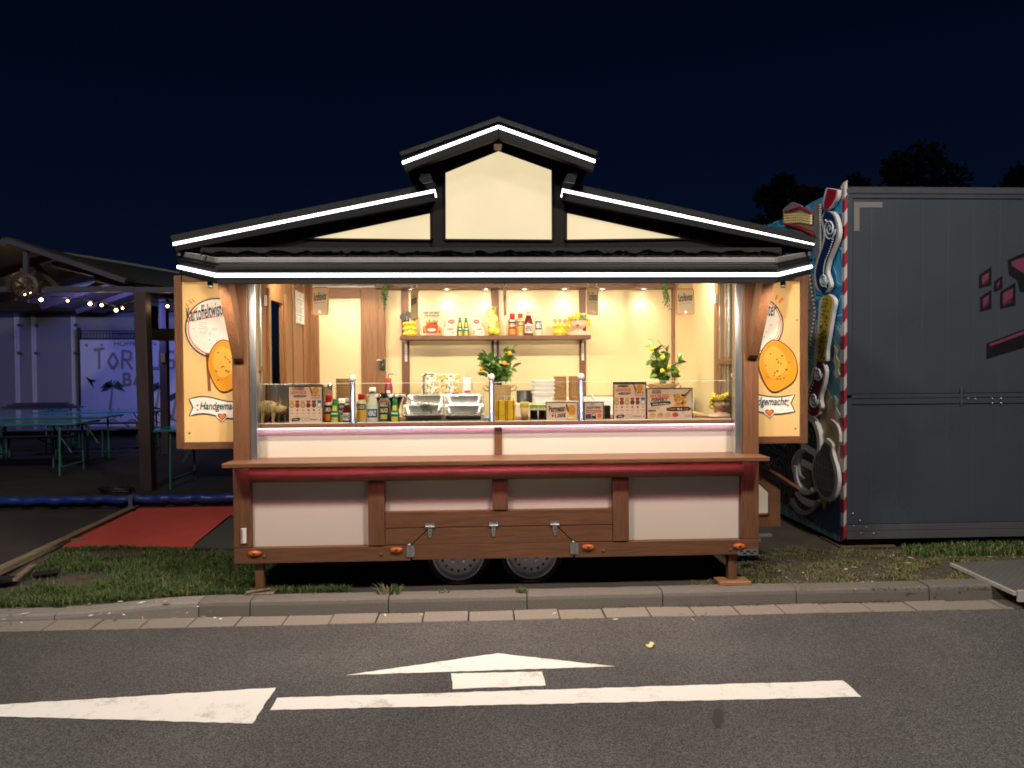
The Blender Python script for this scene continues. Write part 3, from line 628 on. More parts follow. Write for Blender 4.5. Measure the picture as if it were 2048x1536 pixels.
# back wall: panels between battens
us = [757, 812, 990.5, 1165.5, 1350]; xb_ = [xc(u, YB, 700) for u in us]
for i in range(4): bx('wall_panel', CREAMW, xb_[i]+.001, xb_[i+1]-.001, YB, YB+.02, .9, ZC)
bx('back_wall', WHITEP, XO0+.03, XO1-.03, YB+.021, YB+.09, ZF+.05, ZC+.2)
for u0, u1 in ((803.5, 818.5), (983, 998), (1159, 1172)): bx('wall_batten', WV, xc(u0, YB-.02, 700), xc(u1, YB-.02, 700), YB-.022, YB-.001, .9, ZC-.02, .003)
bx('wall_rail', WH, xc(1172.5, YB-.02, 700), XR-.03, YB-.022, YB-.001, zc(801, YB), zc(793, YB), .003)
ZV = zc(575.5, YB-.2); bx('valance', WH, xb_[0], XR-.03, YB-.20, YB-.001, ZV, ZV+.05, .003)
# door in the back wall
YD = YB-.03
door = bx('door', CREAMW, xc(636, YD, 700), xc(724, YD, 700), YD, YD+.02, .5, zc(596, YD))
for u0, u1 in ((615, 638), (722, 757)): bx('door_stile', WI, xc(u0, YD-.02, 700), xc(u1, YD-.02, 700), YD-.02, YD+.015, .5, zc(575, YD), .004, door)
bx('door_rail', WIX, xc(638.2, YD-.02, 700), xc(721.8, YD-.02, 700), YD-.019, YD+.015, zc(596, YD), zc(575, YD), .004, door)
bx('door_frame', WI, xc(757.5, YD, 700), xc(771, YD, 700), YD-.035, YD+.02, .5, ZC-.02, .003); bx('door_frame', WI, XL+.012, xc(614.5, YD, 700), YD-.035, YD+.02, .5, ZC, .003)
c = W(765, 727, YD-.04); b = MB(BLACK); b.box(c.x-.022, c.x+.028, c.y-.03, c.y, c.z-.065, c.z+.045); h = b.build('door_handle', door, bev=.006)
b = MB(STEEL); b.tube([c+V((0, -.03, .03)), c+V((-.0, -.06, .03)), c+V((-.05, -.06, .033))], .007, 8); b.tube([c+V((0, -.031, -.02)), c+V((.012, -.045, -.004))], .006, 6); b.build('lever', h)
# shelf on brackets
ys0 = YB-.32; zs = zc(671, ys0)
shelf = bx('shelf', WH, xc(800, ys0, 672), xc(1182, ys0, 672), ys0, YB-.022, zc(679, ys0), zs, .004)
for u in (812, 990.5, 1165.5):
    x = xc(u, YB-.03, 700); b = MB(WHITEP); b.box(x-.012, x+.012, YB-.036, YB-.0225, zc(722, YB), zc(681, YB)); b.box(x-.009, x+.009, ys0+.05, YB-.03, zc(679, ys0)-.012, zc(679, ys0)-.001); br = b.build('shelf_bracket', shelf, bev=.002)
    b = MB(BLACK); [b.box(x-.003, x+.003, YB-.038, YB-.0355, z-.006, z+.006) for z in [zc(721-q*5, YB) for q in range(1, 8)]]; b.build('bracket_slots', br)
# back counter and white worktop
bx('back_counter', CREAM, XL+.02, XR-.02, YB-.60, YB-.03, .9, 1.10); 
bx('worktop', WHITEP, xc(1120, 1.2, 805), XR-.02, 1.15, YB-.03, 1.12, zc(801, 1.15), .006)
# downlights, back row and front row
def downlight(u, y, e, ZC):
    x = xc(u, YB-.15 if y > 1 else YB-.25, 575)
    b = MB(ALU); b.lathe([(.045, 0), (.045, -.008), (.034, -.010), (.033, -.002)], (x, y, ZC-.0005), 16); d = b.build('downlight', T)
    b = MB(emit('downlight_lens', (1, .90, .70, 1), 30)); b.lathe([(.033, -.004), (.0001, -.006)], (x, y, ZC-.0005), 16); b.build('lens', d, recalc=True)
    l = bpy.data.lights.new('downlight_lamp', 'SPOT'); l.energy = e; l.spot_size = R(125 if y > 1 else 165); l.spot_blend = .8; l.shadow_soft_size = .03; l.color = (1, .87, .66)
    lo = bpy.data.objects.new('downlight_lamp', l); S.collection.objects.link(lo); lo.parent = d; lo.location = Vector((x, y, ZC-.02))-org(d); lo.rotation_euler = (0 if y > 1 else R(38), 0, 0)
for u in (822, 893, 972, 1050, 1130, 1206, 1289): downlight(u, YB-.11, 6.5, ZV)
for u in (660, 735, 1385): downlight(u, YB-.25, 12, ZC)
for u in (650, 790, 920, 1050, 1180, 1320): downlight(u, .55, 37, ZC)
def canopy_lamp(x, y, z, e, to, nm='canopy_downlight', sz=140, k=1):
    b = MB(ALU); b.lathe([(.04*k, 0), (.04*k, -.008), (.03*k, -.010), (.029*k, -.002)], (x, y, z), 14); d = b.build(nm, T)
    b = MB(MATS['downlight_lens']); b.lathe([(.029*k, -.004), (.0001, -.006)], (x, y, z), 14); b.build('lens', d, recalc=True)
    l = bpy.data.lights.new('canopy_lamp', 'SPOT'); l.energy = e; l.spot_size = R(sz); l.spot_blend = .8; l.shadow_soft_size = .04; l.color = (1, .85, .66)
    lo = bpy.data.objects.new('canopy_lamp', l); S.collection.objects.link(lo); lo.parent = d; p = V((x, y, z-.02)); lo.location = p-org(d); lo.rotation_euler = (V(to)-p).to_track_quat('-Z', 'Y').to_euler()
for i in range(6):
    x = xc(520, -.4, 700)+(xc(1465, -.4, 700)-xc(520, -.4, 700))*i/5; canopy_lamp(x, -.52, A1.z-.01, 50, (x, .14, 1.38), sz=142)
for u, tx in ((421, (400, 720)), (1566, (1580, 720))):
    p = W(u, 566, -.5); canopy_lamp(p.x, p.y, W(u, 573, -.5).z, 26, W(*tx, .14), 'advert_spotlight', 120, .4)
# --- fold-out advert panels beside the hatch
ADV = pm('advert_yellow', (.78,.50,.20,1), .4, var=.08, scale=1.4)
def advert(side):
    Y = .14; 
    if side < 0: u0, u1, v0, v1 = 350, 500, 551, 898; mir = lambda u: u
    else: u0, u1, v0, v1 = 1484, 1616, 550, 887; mir = None
    fw = 14
    a = MB(ADV); a.pbox(u0+fw-1, v0+fw-3, u1, v1-fw+2, Y, Y+.03) if side < 0 else a.pbox(u0, v0+fw-3, u1-fw+1, v1-fw+2, Y, Y+.03)
    a = a.build('advert_panel', T, bev=0)
    for nm, mt_, q in (('frame_upright', WV, (u0, v0, u0+fw, v1) if side < 0 else (u1-fw, v0, u1, v1)), ('frame_rail', WH, (u0+fw, v0, u1, v0+fw-2) if side < 0 else (u0, v0, u1-fw, v0+fw-2)), ('frame_rail', WH, (u0+fw, v1-fw, u1, v1) if side < 0 else (u0, v1-fw, u1-fw, v1))):
        b = MB(mt_); b.pbox(*q, Y-.022, Y+.035); b.build(nm, a, bev=.003)
    F = FY(Y-.001); clip = None; NAVY = flat('#1d2038'); ORA = flat('#e8752a'); OFF = flat('#ece4d6'); SK = flat('#8a4a22')
    dx = 0 if side < 0 else 1071; cx, cy = (432+dx, 656) if side < 0 else (1505, 650)
    b = MB(OFF); b.disc2(F, cx, cy, 61, 59, 1, 40); p = b
    b.use(NAVY); b.ring2(F, cx, cy, 61, 59, 2.6, 3, 44); b.use(ORA); b.ring2(F, cx, cy, 56, 54, 2.6, 2, 30, 60, 230); b.ring2(F, cx, cy, 57, 55, 2.2, 2, 30, -60, 40); b.ring2(F, cx, cy, 53, 49, 1.2, 2, 20, -10, 60)
    for k in range(10):
        q = random.uniform(0, 6.28); r_ = random.uniform(.5, .9); b.use(random.choice((ORA, NAVY))); b.disc2(F, cx+50*r_*math.cos(q), cy+48*r_*math.sin(q), 1.1, 1.1, 2, 8)
    b.use(ORA)
    for (ax, ay, bx_, by) in ((376, 613, 372, 607), (384, 607, 377, 600), (389, 604, 384, 598)):
        if side < 0: b.line2(F, [(ax, ay), (bx_, by)], [3.5, 2], 2)
    if side > 0:
        for (ax, ay, bx_, by) in ((1551, 600, 1555, 590), (1557, 606, 1566, 596)): b.line2(F, [(ax, ay), (bx_, by)], [3, 5.5], 2)
    pl = p.build('round_plaque', a, clip=clip_for(side))
    b = MB(NAVY); OUT = flat('#a9a39b')
    b.text2(F, 'Kartoffeltwister', cx-19 if side < 0 else cx+6, cy-34 if side < 0 else cy-32, 84, 29, 5, .28, .012, rot=-.20 if side < 0 else -.0, arc=0)
    b.use(ORA); b.line2(F, [(cx-48, cy-13), (cx-20, cy-20), (cx+16, cy-25)], [1, 2.6, 1], 4)
    b.build('lettering', a, clip=clip_for(side))
    b = MB(OUT)     # "5,-" as outlined figures
    ox = cx-22 if side < 0 else cx-15
    for path in ([(-10, -11), (4, -11), (4, -8), (-7, -8), (-7.5, -2), (-2, -3.5), (3, -1), (5, 4), (3, 9), (-3, 12), (-10, 10), (-9, 7), (-3, 9), (1, 6), (1, 2), (-3, 0), (-7, 2), (-10.5, 1)], [(8, 8), (12, 8), (11, 14), (8, 14)], [(14, 1), (23, 1), (23, 4), (14, 4)]):
        b.line2(F, [(ox+x, cy+y) for x, y in path], .9, 4, True)
    b.build('price', a, clip=clip_for(side))
    b = MB(SK); sx_ = 416 if side < 0 else None
    if sx_: b.line2(F, [(414, 706), (419, 782)], 6, 2); b.build('sign_stick', a, clip=clip_for(side))
    # plain potato instead of the printed figure
    px_, py_ = (454, 732) if side < 0 else (1556, 732); b = MB(flat('#3a2416')); pt = [(px_+(36+3*math.sin(2*q+.6))*math.cos(q), py_+(50+4*math.cos(3*q))*math.sin(q)) for q in [2*math.pi*i/36 for i in range(36)]]
    b.poly2(F, [(px_+(x-px_)*1.05, py_+(y-py_)*1.035) for x, y in pt], 6); b.use(flat('#e8961e')); b.poly2(F, pt, 7); b.use(flat('#f2b040')); b.poly2(F, [(px_-6+(x-px_)*.62, py_-8+(y-py_)*.62) for x, y in pt], 8)
    b.use(flat('#9a5416'))
    for k in range(16):
        q = random.uniform(0, 6.28); r_ = random.uniform(.15, .85); b.disc2(F, px_+33*r_*math.cos(q), py_+46*r_*math.sin(q), random.uniform(1.2, 2.8), random.uniform(1.2, 2.4), 9, 9)
    b.build('potato_print', a, clip=clip_for(side))
    # ribbon banner
    bx0 = 378 if side < 0 else 1440; wv = 112 if side < 0 else 150; cyb = 815 if side < 0 else 806
    def rb(s, off): return [(bx0+wv*i/12, cyb+off+5*math.sin(i/12*6.28)*(-1)) for i in range(13)]
    tail = (bx0+8, cyb) if side < 0 else (bx0+wv-8, cyb)
    up_, lo = rb(0, -17), rb(0, 17); pg = (up_+lo[::-1]+[tail]) if side < 0 else (up_+[tail]+lo[::-1])
    b = MB(OFF); b.poly2(F, pg, 2); b.use(NAVY); b.line2(F, pg, 2.2, 3, True); b.use(ORA)
    for s_ in (-1, 1): b.line2(F, [((393 if side < 0 else 1573), cyb+s_*3), ((397 if side < 0 else 1578), cyb+s_*6)], 3, 4)
    b.build('ribbon', a, clip=clip_for(side))
    b = MB(NAVY); b.text2(F, 'Handgemacht', (442 if side < 0 else 1532), cyb-1, 84, 20, 5, .25, .012); b.build('lettering', a, clip=clip_for(side))
    hx, hy = (444, 833) if side < 0 else (1539, 825); ht = [(16*math.sin(q)**3*.55, -(13*math.cos(q)-5*math.cos(2*q)-2*math.cos(3*q)-math.cos(4*q))*.52) for q in [2*math.pi*i/30 for i in range(30)]]
    b = MB(OFF); b.poly2(F, [(hx+x*1.35, hy+y*1.3) for x, y in ht], 6); b.use(NAVY); b.poly2(F, [(hx+x, hy+y) for x, y in ht], 7); b.use(ORA); b.poly2(F, [(hx+x*.78, hy+y*.78) for x, y in ht], 8); b.build('heart', a, clip=clip_for(side))
    b = MB(pm('screw_head', (.2,.2,.2,1), .4, 1))
    for u, v in (((379, 866), (470, 868)) if side < 0 else ((1591, 857), (1594, 640))): b.lathe([(.008, 0), (.006, -.004), (.0001, -.005)], W(u, v, Y), 8, 'y')
    b.build('screws', a)
def clip_for(side):
    return [(W(499, 700, .14), (1, 0, 0))] if side < 0 else [(W(1485, 700, .14), (-1, 0, 0)), (W(1601.5, 700, .14), (1, 0, 0))]
advert(-1); advert(1)
# --- drawbar box with its own little roof, right end
Yk = .42
o = poly('drawbar_box', WV, [(1500, 948), (1521, 948), (1561, 978), (1561, 1053), (1500, 1055)], Yk, Yk+.5, .004)
b = MB(WY); b.bar(W(1512, 929, Yk+.2), W(1571, 967, Yk+.2), (0, 0, 1), .56, .022); b.build('box_roof', o, bev=.003)
poly('box_panel', CREAM, [(1505, 966), (1519, 966), (1536, 982), (1536, 1026), (1505, 1027)], Yk-.003, Yk-.0005, 0, o)
for a, c in (((1519, 964), (1538, 981)), ((1538, 981), (1538, 1028)), ((1505, 1029), (1538, 1028))):
    b = MB(WV); b.bar(W(*a, Yk-.008), W(*c, Yk-.008), (0, 1, 0), .012, .014); b.build('panel_frame', o)
b = MB(ZINC); b.pbox(1515, 1069, 1545, 1074, .3, .36); b.pbox(1517, 1074, 1522, 1084, .32, .34); b.build('hitch_bracket', T, bev=.002)
# --- wheels, axles, legs
for u in (917, 1062):
    c = W(u, 1108, .22); tyr = .252; c.z = .236; x = c.x
    b = MB(RUBBER); b.lathe([(.19, -.085), (.215, -.092), (.238, -.088), (.25, -.07), (.252, 0), (.25, .07), (.238, .088), (.19, .085)], (x, .26, c.z), 40, 'y'); wh = b.build('wheel', T)
    b = MB(pm('tread_groove', (.006,.006,.006,1), .9))
    b.build('tread', wh) if False else None
    b = MB(pm('steel_rim', (.72,.73,.80,1), .4, .15, var=.15, scale=12)); b.lathe([(.203, -.090), (.196, -.094), (.188, -.086), (.176, -.055), (.158, -.050), (.150, -.062), (.118, -.068), (.085, -.055), (.060, -.058), (.055, -.082), (.03, -.086), (.0001, -.086)], (x, .26, c.z), 40, 'y'); rim = b.build('rim', wh)
    b = MB(BLACK)
    for k in range(16):
        a = 2*math.pi*k/16; p = V((x+.134*math.cos(a), .26-.0672, c.z+.134*math.sin(a))); b.lathe([(.0115, 0), (.0001, -.0008)], p, 10, 'y')
    b.build('rim_holes', rim) if False else b.build('rim_hole', wh)
    b = MB(STEEL)
    for k in range(5):
        a = 2*math.pi*k/5+.3; b.tube([(x+.072*math.cos(a), .26-.055, c.z+.072*math.sin(a)), (x+.072*math.cos(a), .26-.078, c.z+.072*math.sin(a))], .010, 6)
    b.build('wheel_bolts', wh)
    b = MB(BLACK); b.tube([(x, .3, c.z), (x, 1.9, c.z)], .03, 8); b.build('axle', T)
bx('chassis_rail', BLACK, XO0+.1, XO1-.1, .45, .5, ZF-.05, ZF-.001); bx('chassis_rail', BLACK, XO0+.1, XO1-.1, 1.6, 1.65, ZF-.05, ZF-.001)
for u0, u1, vb in ((510, 527, 1184), (1457, 1474, 1177)):
    Y = .04; b = MB(WV); b.box(xc(u0, Y, 1150), xc(u1, Y, 1150), Y, Y+.06, .018, ZF+.02); b.build('support_leg', T, bev=.004)
b = MB(PLK); b.box(xc(490, 0, 1190), xc(548, 0, 1190), -.01, .14, .0065, .017); tag(b.build('support_board', bev=.002), 'thin board under the left support leg of the food trailer', 'board')
b = MB(PLK); b.bar(W(492, 1188, -.015)+V((0, 0, .012)), W(541, 1180, .05)+V((0, 0, .012)), (0, 0, 1), .02, .012); tag(b.build('wooden_sliver', bev=.002), 'thin wooden sliver leaning on the board under the left leg', 'stick')
b = MB(wood('orange_block', (.22,.10,.04,1), (.34,.17,.07,1), 'x', .7)); b.box(xc(1437, 0, 1182), xc(1500, 0, 1182), -.03, .12, .0065, .034); o = tag(b.build('support_block', bev=.003), 'orange brown wooden block under the right support leg of the trailer', 'wood block')
# ================================================================== THINGS ON COUNTER, SHELF AND BACK WORKTOP
ZI, ZS, ZB, ZW = zi1, zs, 1.10, zc(801, 1.15)
def at(u, Y, v=820): return W(u, v, Y).x
CLEAR = glass('clear_glass', (.97, .99, .985, 1), .05)
CLEARP = pm('frosted_plastic', (.72,.76,.76,1), .3, var=.04)
# --- sneeze guard
YGL = .10
gd = thing('sneeze_guard', 'clear glass sneeze guard with steel posts and ball tops along the counter', 'sneeze guard', (at(992, YGL), YGL, ZI))
pu = [511.5, 706, 983, 1162, 1469]
for u in pu:
    x = at(u, YGL, 800); z1 = zc(761, YGL); b = MB(pm('satin_steel', (.16,.19,.30,1), .34, 1, var=.05, scale=3)); b.lathe([(.024, 0), (.024, .004), (.019, .006), (.019, z1-ZI-.01), (.012, z1-ZI), (.010, z1-ZI+.008)], (x, YGL-.004, ZI+.0005), 16)
    p = b.build('guard_post', gd); b = MB(WHITEP); b.ball((x, YGL-.004, z1+.026), .028, 16, 10); b.build('ball_top', p)
for a, c in zip(pu, pu[1:]):
    x0, x1 = at(a, YGL, 800)+.02, at(c, YGL, 800)-.02; b = MB(CLEAR); b.box(x0, x1, YGL, YGL+.006, ZI+.004, zc(765, YGL)); p = b.build('glass_pane', gd)
    b = MB(pm('glass_edge', (.75,.85,.80,1), .2, var=.03)); b.box(x0, x1, YGL-.0005, YGL+.0065, zc(765, YGL), zc(765, YGL)+.003); b.box(x0, x1, YGL-.0005, YGL+.0065, ZI+.001, ZI+.004); b.build('pane_edge', p)
# --- bottles
def prof_at(pf, z):
    for (r0, z0), (r1, z1) in zip(pf, pf[1:]):
        if z0 <= z <= z1 and z1 > z0: return r0+(r1-r0)*(z-z0)/(z1-z0)
    return pf[-1][0]
PROF = {
 'squeeze': ([(.01, 0), (.92, 0), (1, .02), (1, .30), (.90, .42), (.93, .52), (1, .60), (.98, .70), (.7, .78), (.5, .81), (.48, .82)], [(.62, .80), (.66, .81), (.66, .985), (.6, 1), (.0001, 1)]),
 'ketchup': ([(.01, 0), (.95, 0), (1, .02), (1, .40), (.86, .55), (.52, .74), (.40, .82), (.38, .88)], [(.48, .86), (.48, .985), (.42, 1), (.0001, 1)]),
 'mayo': ([(.01, 0), (.95, 0), (1, .02), (.98, .42), (.88, .52), (.62, .68), (.42, .78), (.40, .87)], [(.5, .86), (.52, .87), (.52, .985), (.46, 1), (.0001, 1)]),
 'aioli': ([(.01, 0), (.95, 0), (1, .02), (1, .62), (.94, .72), (.72, .79), (.5, .82), (.48, .84)], [(.54, .83), (.56, .84), (.56, .985), (.5, 1), (.0001, 1)]),
 'green': ([(.01, 0), (.95, 0), (1, .02), (1, .35), (.84, .46), (.72, .58), (.55, .78), (.44, .84)], [(.5, .83), (.5, .985), (.44, 1), (.0001, 1)]),
 'jar': ([(.01, 0), (.95, 0), (1, .02), (1, .74), (.9, .82), (.8, .84)], [(.86, .83), (.88, .85), (.88, .985), (.8, 1), (.0001, 1)]),
}
def bottle(label, u, Y, z0, vt, wpx, kind, col, cap, prints, group, rough=.22, name='sauce_bottle'):
    D = (W(u, 800, Y)-CAM).dot(FWD); r = wpx/2*D/FPX; x = at(u, Y, 700 if z0 > 1.6 else 820); h = W(u, vt, Y).z-z0
    bd, cp = PROF[kind]; bd = [(a*r, c*h) for a, c in bd]; O = (x, Y, z0+.0005)
    t_ = thing(name, label, 'bottle', O, group)
    MB(pm('sauce_'+col[1:], col, rough, var=.04, coat=.3)).lathe(bd, O, 20).build('bottle_body', t_)
    MB(flat(cap, .35)).lathe([(a*r, c*h) for a, c in cp], O, 16).build('cap', t_)
    for pz0, pz1, pc, txt, tc_, ang in prints:
        zz = [pz0+(pz1-pz0)*i/6 for i in range(7)]; b = MB(flat(pc, .45)); b.lathe([(prof_at(bd, q*h)*1.012+.0003, q*h) for q in zz], O, 14, a0=R(-90-ang), a1=R(-90+ang)); lb = b.build('label', t_)
        if txt:
            b = MB(flat(tc_, .5)); zm_ = (pz0+pz1)/2*h; ls = txt.split('/'); hh = (pz1-pz0)*h*.78/len(ls); ww = 2*r*math.sin(R(min(ang, 62)))*.92
            def F(a, c, k):
                rr = prof_at(bd, min(max(c, 0), h))*1.012+.0003+.0006*k; q = a/rr; return (x+rr*math.sin(q), Y-rr*math.cos(q), z0+c)
            for i, s_ in enumerate(ls): b.text2(F, s_, 0, zm_+hh*((len(ls)-1)/2-i)*1.15, ww*min(1, .35+.13*len(s_)), hh*.8, 1, .1, .03, flip=1)
            b.build('lettering', lb)
    return t_
GB, GS = 'sauce bottles along the counter', 'sauce bottles on the shelf'
bottle('red squeeze bottle with red cap beside the left spice board', 658.5, .20, ZI, 790, 20, 'squeeze', '#c01712', '#d8231c', [(.34, .62, '#1c1814', 'SAMURAI', '#f2e6c8', 60), (.06, .30, '#e08a2a', None, None, 50), (.63, .72, '#e8e0cc', None, None, 45)], GB)
bottle('small green dressing bottle left of the dark ketchup bottle', 670.5, .15, ZI, 798, 19, 'green', '#1d7a4c', '#1e8a4c', [(.30, .46, '#14663e', 'Develey', '#f4f2e4', 66), (.03, .24, '#d8b13c', None, None, 40), (.5, .72, '#e6c23e', None, None, 36)], GB)
bottle('white capped mayonnaise jar with dark label behind the green bottle', 687, .30, ZI, 797, 22, 'jar', '#d9cfae', '#ece8dc', [(.30, .80, '#2c2a2c', 'HEINZ/MAYO', '#f0ece0', 62)], GB)
bottle('dark red ketchup bottle with white cap left of a steel post', 694.5, .14, ZI, 796, 18, 'ketchup', '#5e140f', '#dfe4e4', [(.10, .40, '#dfe6da', 'HEINZ', '#7a1a16', 60), (.72, .80, '#cfd6cc', None, None, 60)], GB)
bottle('cream sauce bottle with red cap right of a steel post', 723, .19, ZI, 788, 21, 'squeeze', '#e4d3a0', '#d8231c', [(.44, .64, '#1c1814', 'CHEESE', '#f2e6c8', 60), (.10, .42, '#e0a326', None, None, 48), (.66, .72, '#efe4cc', None, None, 45)], GB)
bottle('tall cream mayonnaise bottle with white cap and blue label', 745.5, .19, ZI, 775, 25, 'mayo', '#e8dfc6', '#f0efe6', [(.14, .38, '#22345e', 'HEINZ', '#f0ece0', 52), (.38, .43, '#dfe2e4', None, None, 56), (.70, .78, '#d8d9d4', None, None, 50)], GB)
bottle('grey squeeze bottle with black cap marked aioli sauce', 769, .19, ZI, 785.5, 23.5, 'aioli', '#6d7478', '#17181a', [(.06, .74, '#1a1a1c', 'AIOLI/SAUCE/', '#e8d9a0', 50), (.10, .26, '#cdb85a', None, None, 34), (.70, .74, '#b8231c', None, None, 50)], GB)
bottle('small green dressing bottle right of the grey aioli bottle', 790, .15, ZI, 797.5, 18.5, 'green', '#1d7a4c', '#1e8a4c', [(.30, .46, '#14663e', 'Develey', '#f4f2e4', 66), (.03, .24, '#d8b13c', None, None, 40), (.5, .72, '#e6c23e', None, None, 36)], GB)
YS = YB-.19
for u, side in ((920.5, 'left'), (932.5, 'right')):
    bottle('%s of the two small green dressing bottles between white boxes' % side, u, YS-.02, ZS, 635, 11.5, 'green', '#1d7a4c', '#1e8a4c', [(.30, .46, '#14663e', 'Develey', '#f4f2e4', 66), (.03, .24, '#d8b13c', None, None, 40), (.5, .72, '#e6c23e', None, None, 36)], GS)
bottle('red squeeze bottle with red cap on the shelf', 1025, YS, ZS, 627, 16, 'squeeze', '#c01712', '#d8231c', [(.34, .62, '#1c1814', 'SAMURAI', '#f2e6c8', 60), (.06, .30, '#e08a2a', None, None, 50), (.63, .72, '#e8e0cc', None, None, 45)], GS)
bottle('cream squeeze bottle with red cap on the shelf', 1041, YS+.03, ZS, 627, 15, 'squeeze', '#e4d3a0', '#d8231c', [(.44, .64, '#1c1814', 'CHEESE', '#f2e6c8', 60), (.14, .42, '#e0a326', None, None, 48)], GS)
bottle('dark red ketchup bottle with white label on the shelf', 1057.5, YS, ZS, 617, 18.5, 'ketchup', '#7a1a12', '#e0dccf', [(.10, .42, '#e6e2d2', 'HEINZ', '#7a1a16', 60), (.74, .84, '#cfd6cc', None, None, 60)], GS)
bottle('tall white mayonnaise bottle beside the ketchup on the shelf', 1077, YS, ZS, 611, 16, 'mayo', '#e0d8bd', '#f0efe6', [(.20, .48, '#33426e', 'HEINZ', '#f0ece0', 50), (.64, .76, '#d5d6d2', None, None, 56)], GS)
# --- product boxes
def carton(label, u0, v0, u1, v1, Y, d):
    b = MB(pm('carton_cream', '#e9e0cb', .6, var=.05)); x0, x1 = at(u0, Y, 660), at(u1, Y, 660); z1 = W((u0+u1)/2, v0, Y).z; b.box(x0, x1, Y, Y+d, ZS+.0005, z1)
    o = tag(b.build('carton', bev=.001, base_org=((x0+x1)/2, Y+d/2, ZS)), label, 'carton', 'white cartons on the shelf'); F = lambda x, y, k: (x0+(x1-x0)*x, Y-.0008*k, ZS+(z1-ZS)*(1-y))
    b = MB(flat('#b02a34')); b.disc2(F, .5, .2, .3, .11, 1, 16); b.use(flat('#f2ead8')); b.text2(F, 'SPICE', .5, .2, .4, .09, 2, 0, .02); b.use(flat('#c9785a')); b.rect2(F, .62, .5, .86, .62, 1); b.use(flat('#6a8a4c'))
    for k in range(5): b.line2(F, [(.15+.13*k, .9), (.2+.12*k, .62+.04*(k % 3))], [.05, .02], 1)
    b.build('print', o)
carton('tall white spice carton left of the two green bottles', 892, 636, 914, 668, YS+.02, .07)
carton('small white carton in front of the left tall carton', 888, 655, 913, 668, YS-.06, .05)
carton('tall white spice carton right of the two green bottles', 943, 636, 963, 668, YS+.02, .07)
carton('small white carton in front of the right tall carton', 950, 655, 968, 668, YS-.06, .05)
# --- lemon crockery
LEM = pm('lemon_glaze', (.84,.62,.06,1), .25, var=.15, scale=20, coat=.4); LEMG = pm('lemon_green_glaze', (.42,.46,.10,1), .25, var=.2, scale=8, coat=.4); PULP = pm('lemon_slice', (.80,.68,.22,1), .35, var=.1, scale=30)
def lemon(b, c, r, sq=1.25, n=10): b.ball(c, r, n, 6, sx=1, sy=1, sz=sq)
def lemon_pot(label, u, vt, vb, Y, wpx, rows):
    D = (W(u, 660, Y)-CAM).dot(FWD); r = wpx/2*D/FPX; x = at(u, Y, 660); h = W(u, vt, Y).z-ZS; O = V((x, Y, ZS+.0005)); t_ = thing('lemon_pot', label, 'pot', O, 'lemon shaped pots on the shelf')
    b = MB(LEM); b.lathe([(.001, 0), (.8*r, 0), (.84*r, .1*h), (.84*r, h*.96), (.72*r, h*.96), (.72*r, .3*h), (.001, .3*h)], O, 20); b.build('pot_body', t_)
    for j in range(rows):
        b = MB(LEM); n = 9
        for k in range(n):
            a = 2*math.pi*(k+.5*(j % 2))/n; lemon(b, O+V((.80*r*math.cos(a), .80*r*math.sin(a), h*(j+.5)/rows)), r*.30, .9, 8)
        tag(b.build('moulded_lemons', t_), kind='stuff')
    return t_, O, h, r
t_, O, h, r = lemon_pot('yellow lemon pot at the left shelf end holding black utensils', 819.5, 643, 668, YS, 27, 3)
t2, O2, h2, r2 = lemon_pot('yellow lemon pot on the shelf holding wooden spoons', 1120, 647, 668, YS, 27, 2)
def utensil(label, O, base, tip, head, mat, hw=.02, hl=.035, g_=None):
    b = MB(mat); p, q = O+V(base), O+V(tip); b.tube([p, q], .0045, 6); d = (q-p).normalized(); sx = d.cross(V((0, 1, 0))).normalized()
    if head == 'spoon': b.add([q+d*(hl*math.cos(2*math.pi*i/14))*1.0+d*hl*.8+sx*(hw*math.sin(2*math.pi*i/14))+V((0, s_*.003, 0)) for s_ in (-1, 1) for i in range(14)], [tuple(range(13, -1, -1)), tuple(range(14, 28))]+[(i, (i+1) % 14, 14+(i+1) % 14, 14+i) for i in range(14)])
    else: 
        for k in (-1, 0, 1): b.bar(q+sx*hw*k*.6, q+d*hl*1.6+sx*hw*k*.8, (0, 1, 0), .006, .004)
    return tag(b.build('utensil', recalc=True), label, 'utensil', g_)
gU = 'black utensils in the lemon pot'
for i, (bx_, tx, tz, hd, hw, lab) in enumerate(((-.02, -.055, .17, 'spoon', .034, 'black ladle leaning left out of the lemon pot'), (0, -.01, .19, 'spoon', .036, 'large black spoon standing upright in the lemon pot'), (.02, .055, .13, 'fork', .02, 'black fork leaning right in the lemon pot'), (.01, .035, .145, 'fork', .014, 'black tongs standing in the lemon pot'))):
    utensil(lab, O, (bx_, .01*i-.01, h*.4), (tx, .012*i, tz), hd, BLACK, hw, .036, gU)
b = MB(STEEL); b.tube([O+V((-.01, -.02, .06)), O+V((-.03, -.03, .2))], .004, 6); tag(b.build('steel_whisk'), 'thin steel whisk handle among the black utensils', 'utensil', gU)
SPW = pm('spoon_wood', (.42,.28,.13,1), .6, var=.15)
for i, (tx, hd, lab) in enumerate(((-.045, 'spoon', 'left wooden spoon in the right lemon pot'), (0, 'spoon', 'middle wooden spoon in the right lemon pot'), (.045, 'spoon', 'right wooden spoon in the right lemon pot'))):
    utensil(lab, O2, (tx*.4, .01*i, h2*.4), (tx, 0, h2+.01), hd, SPW, .02, .022, 'wooden spoons in the lemon pot')
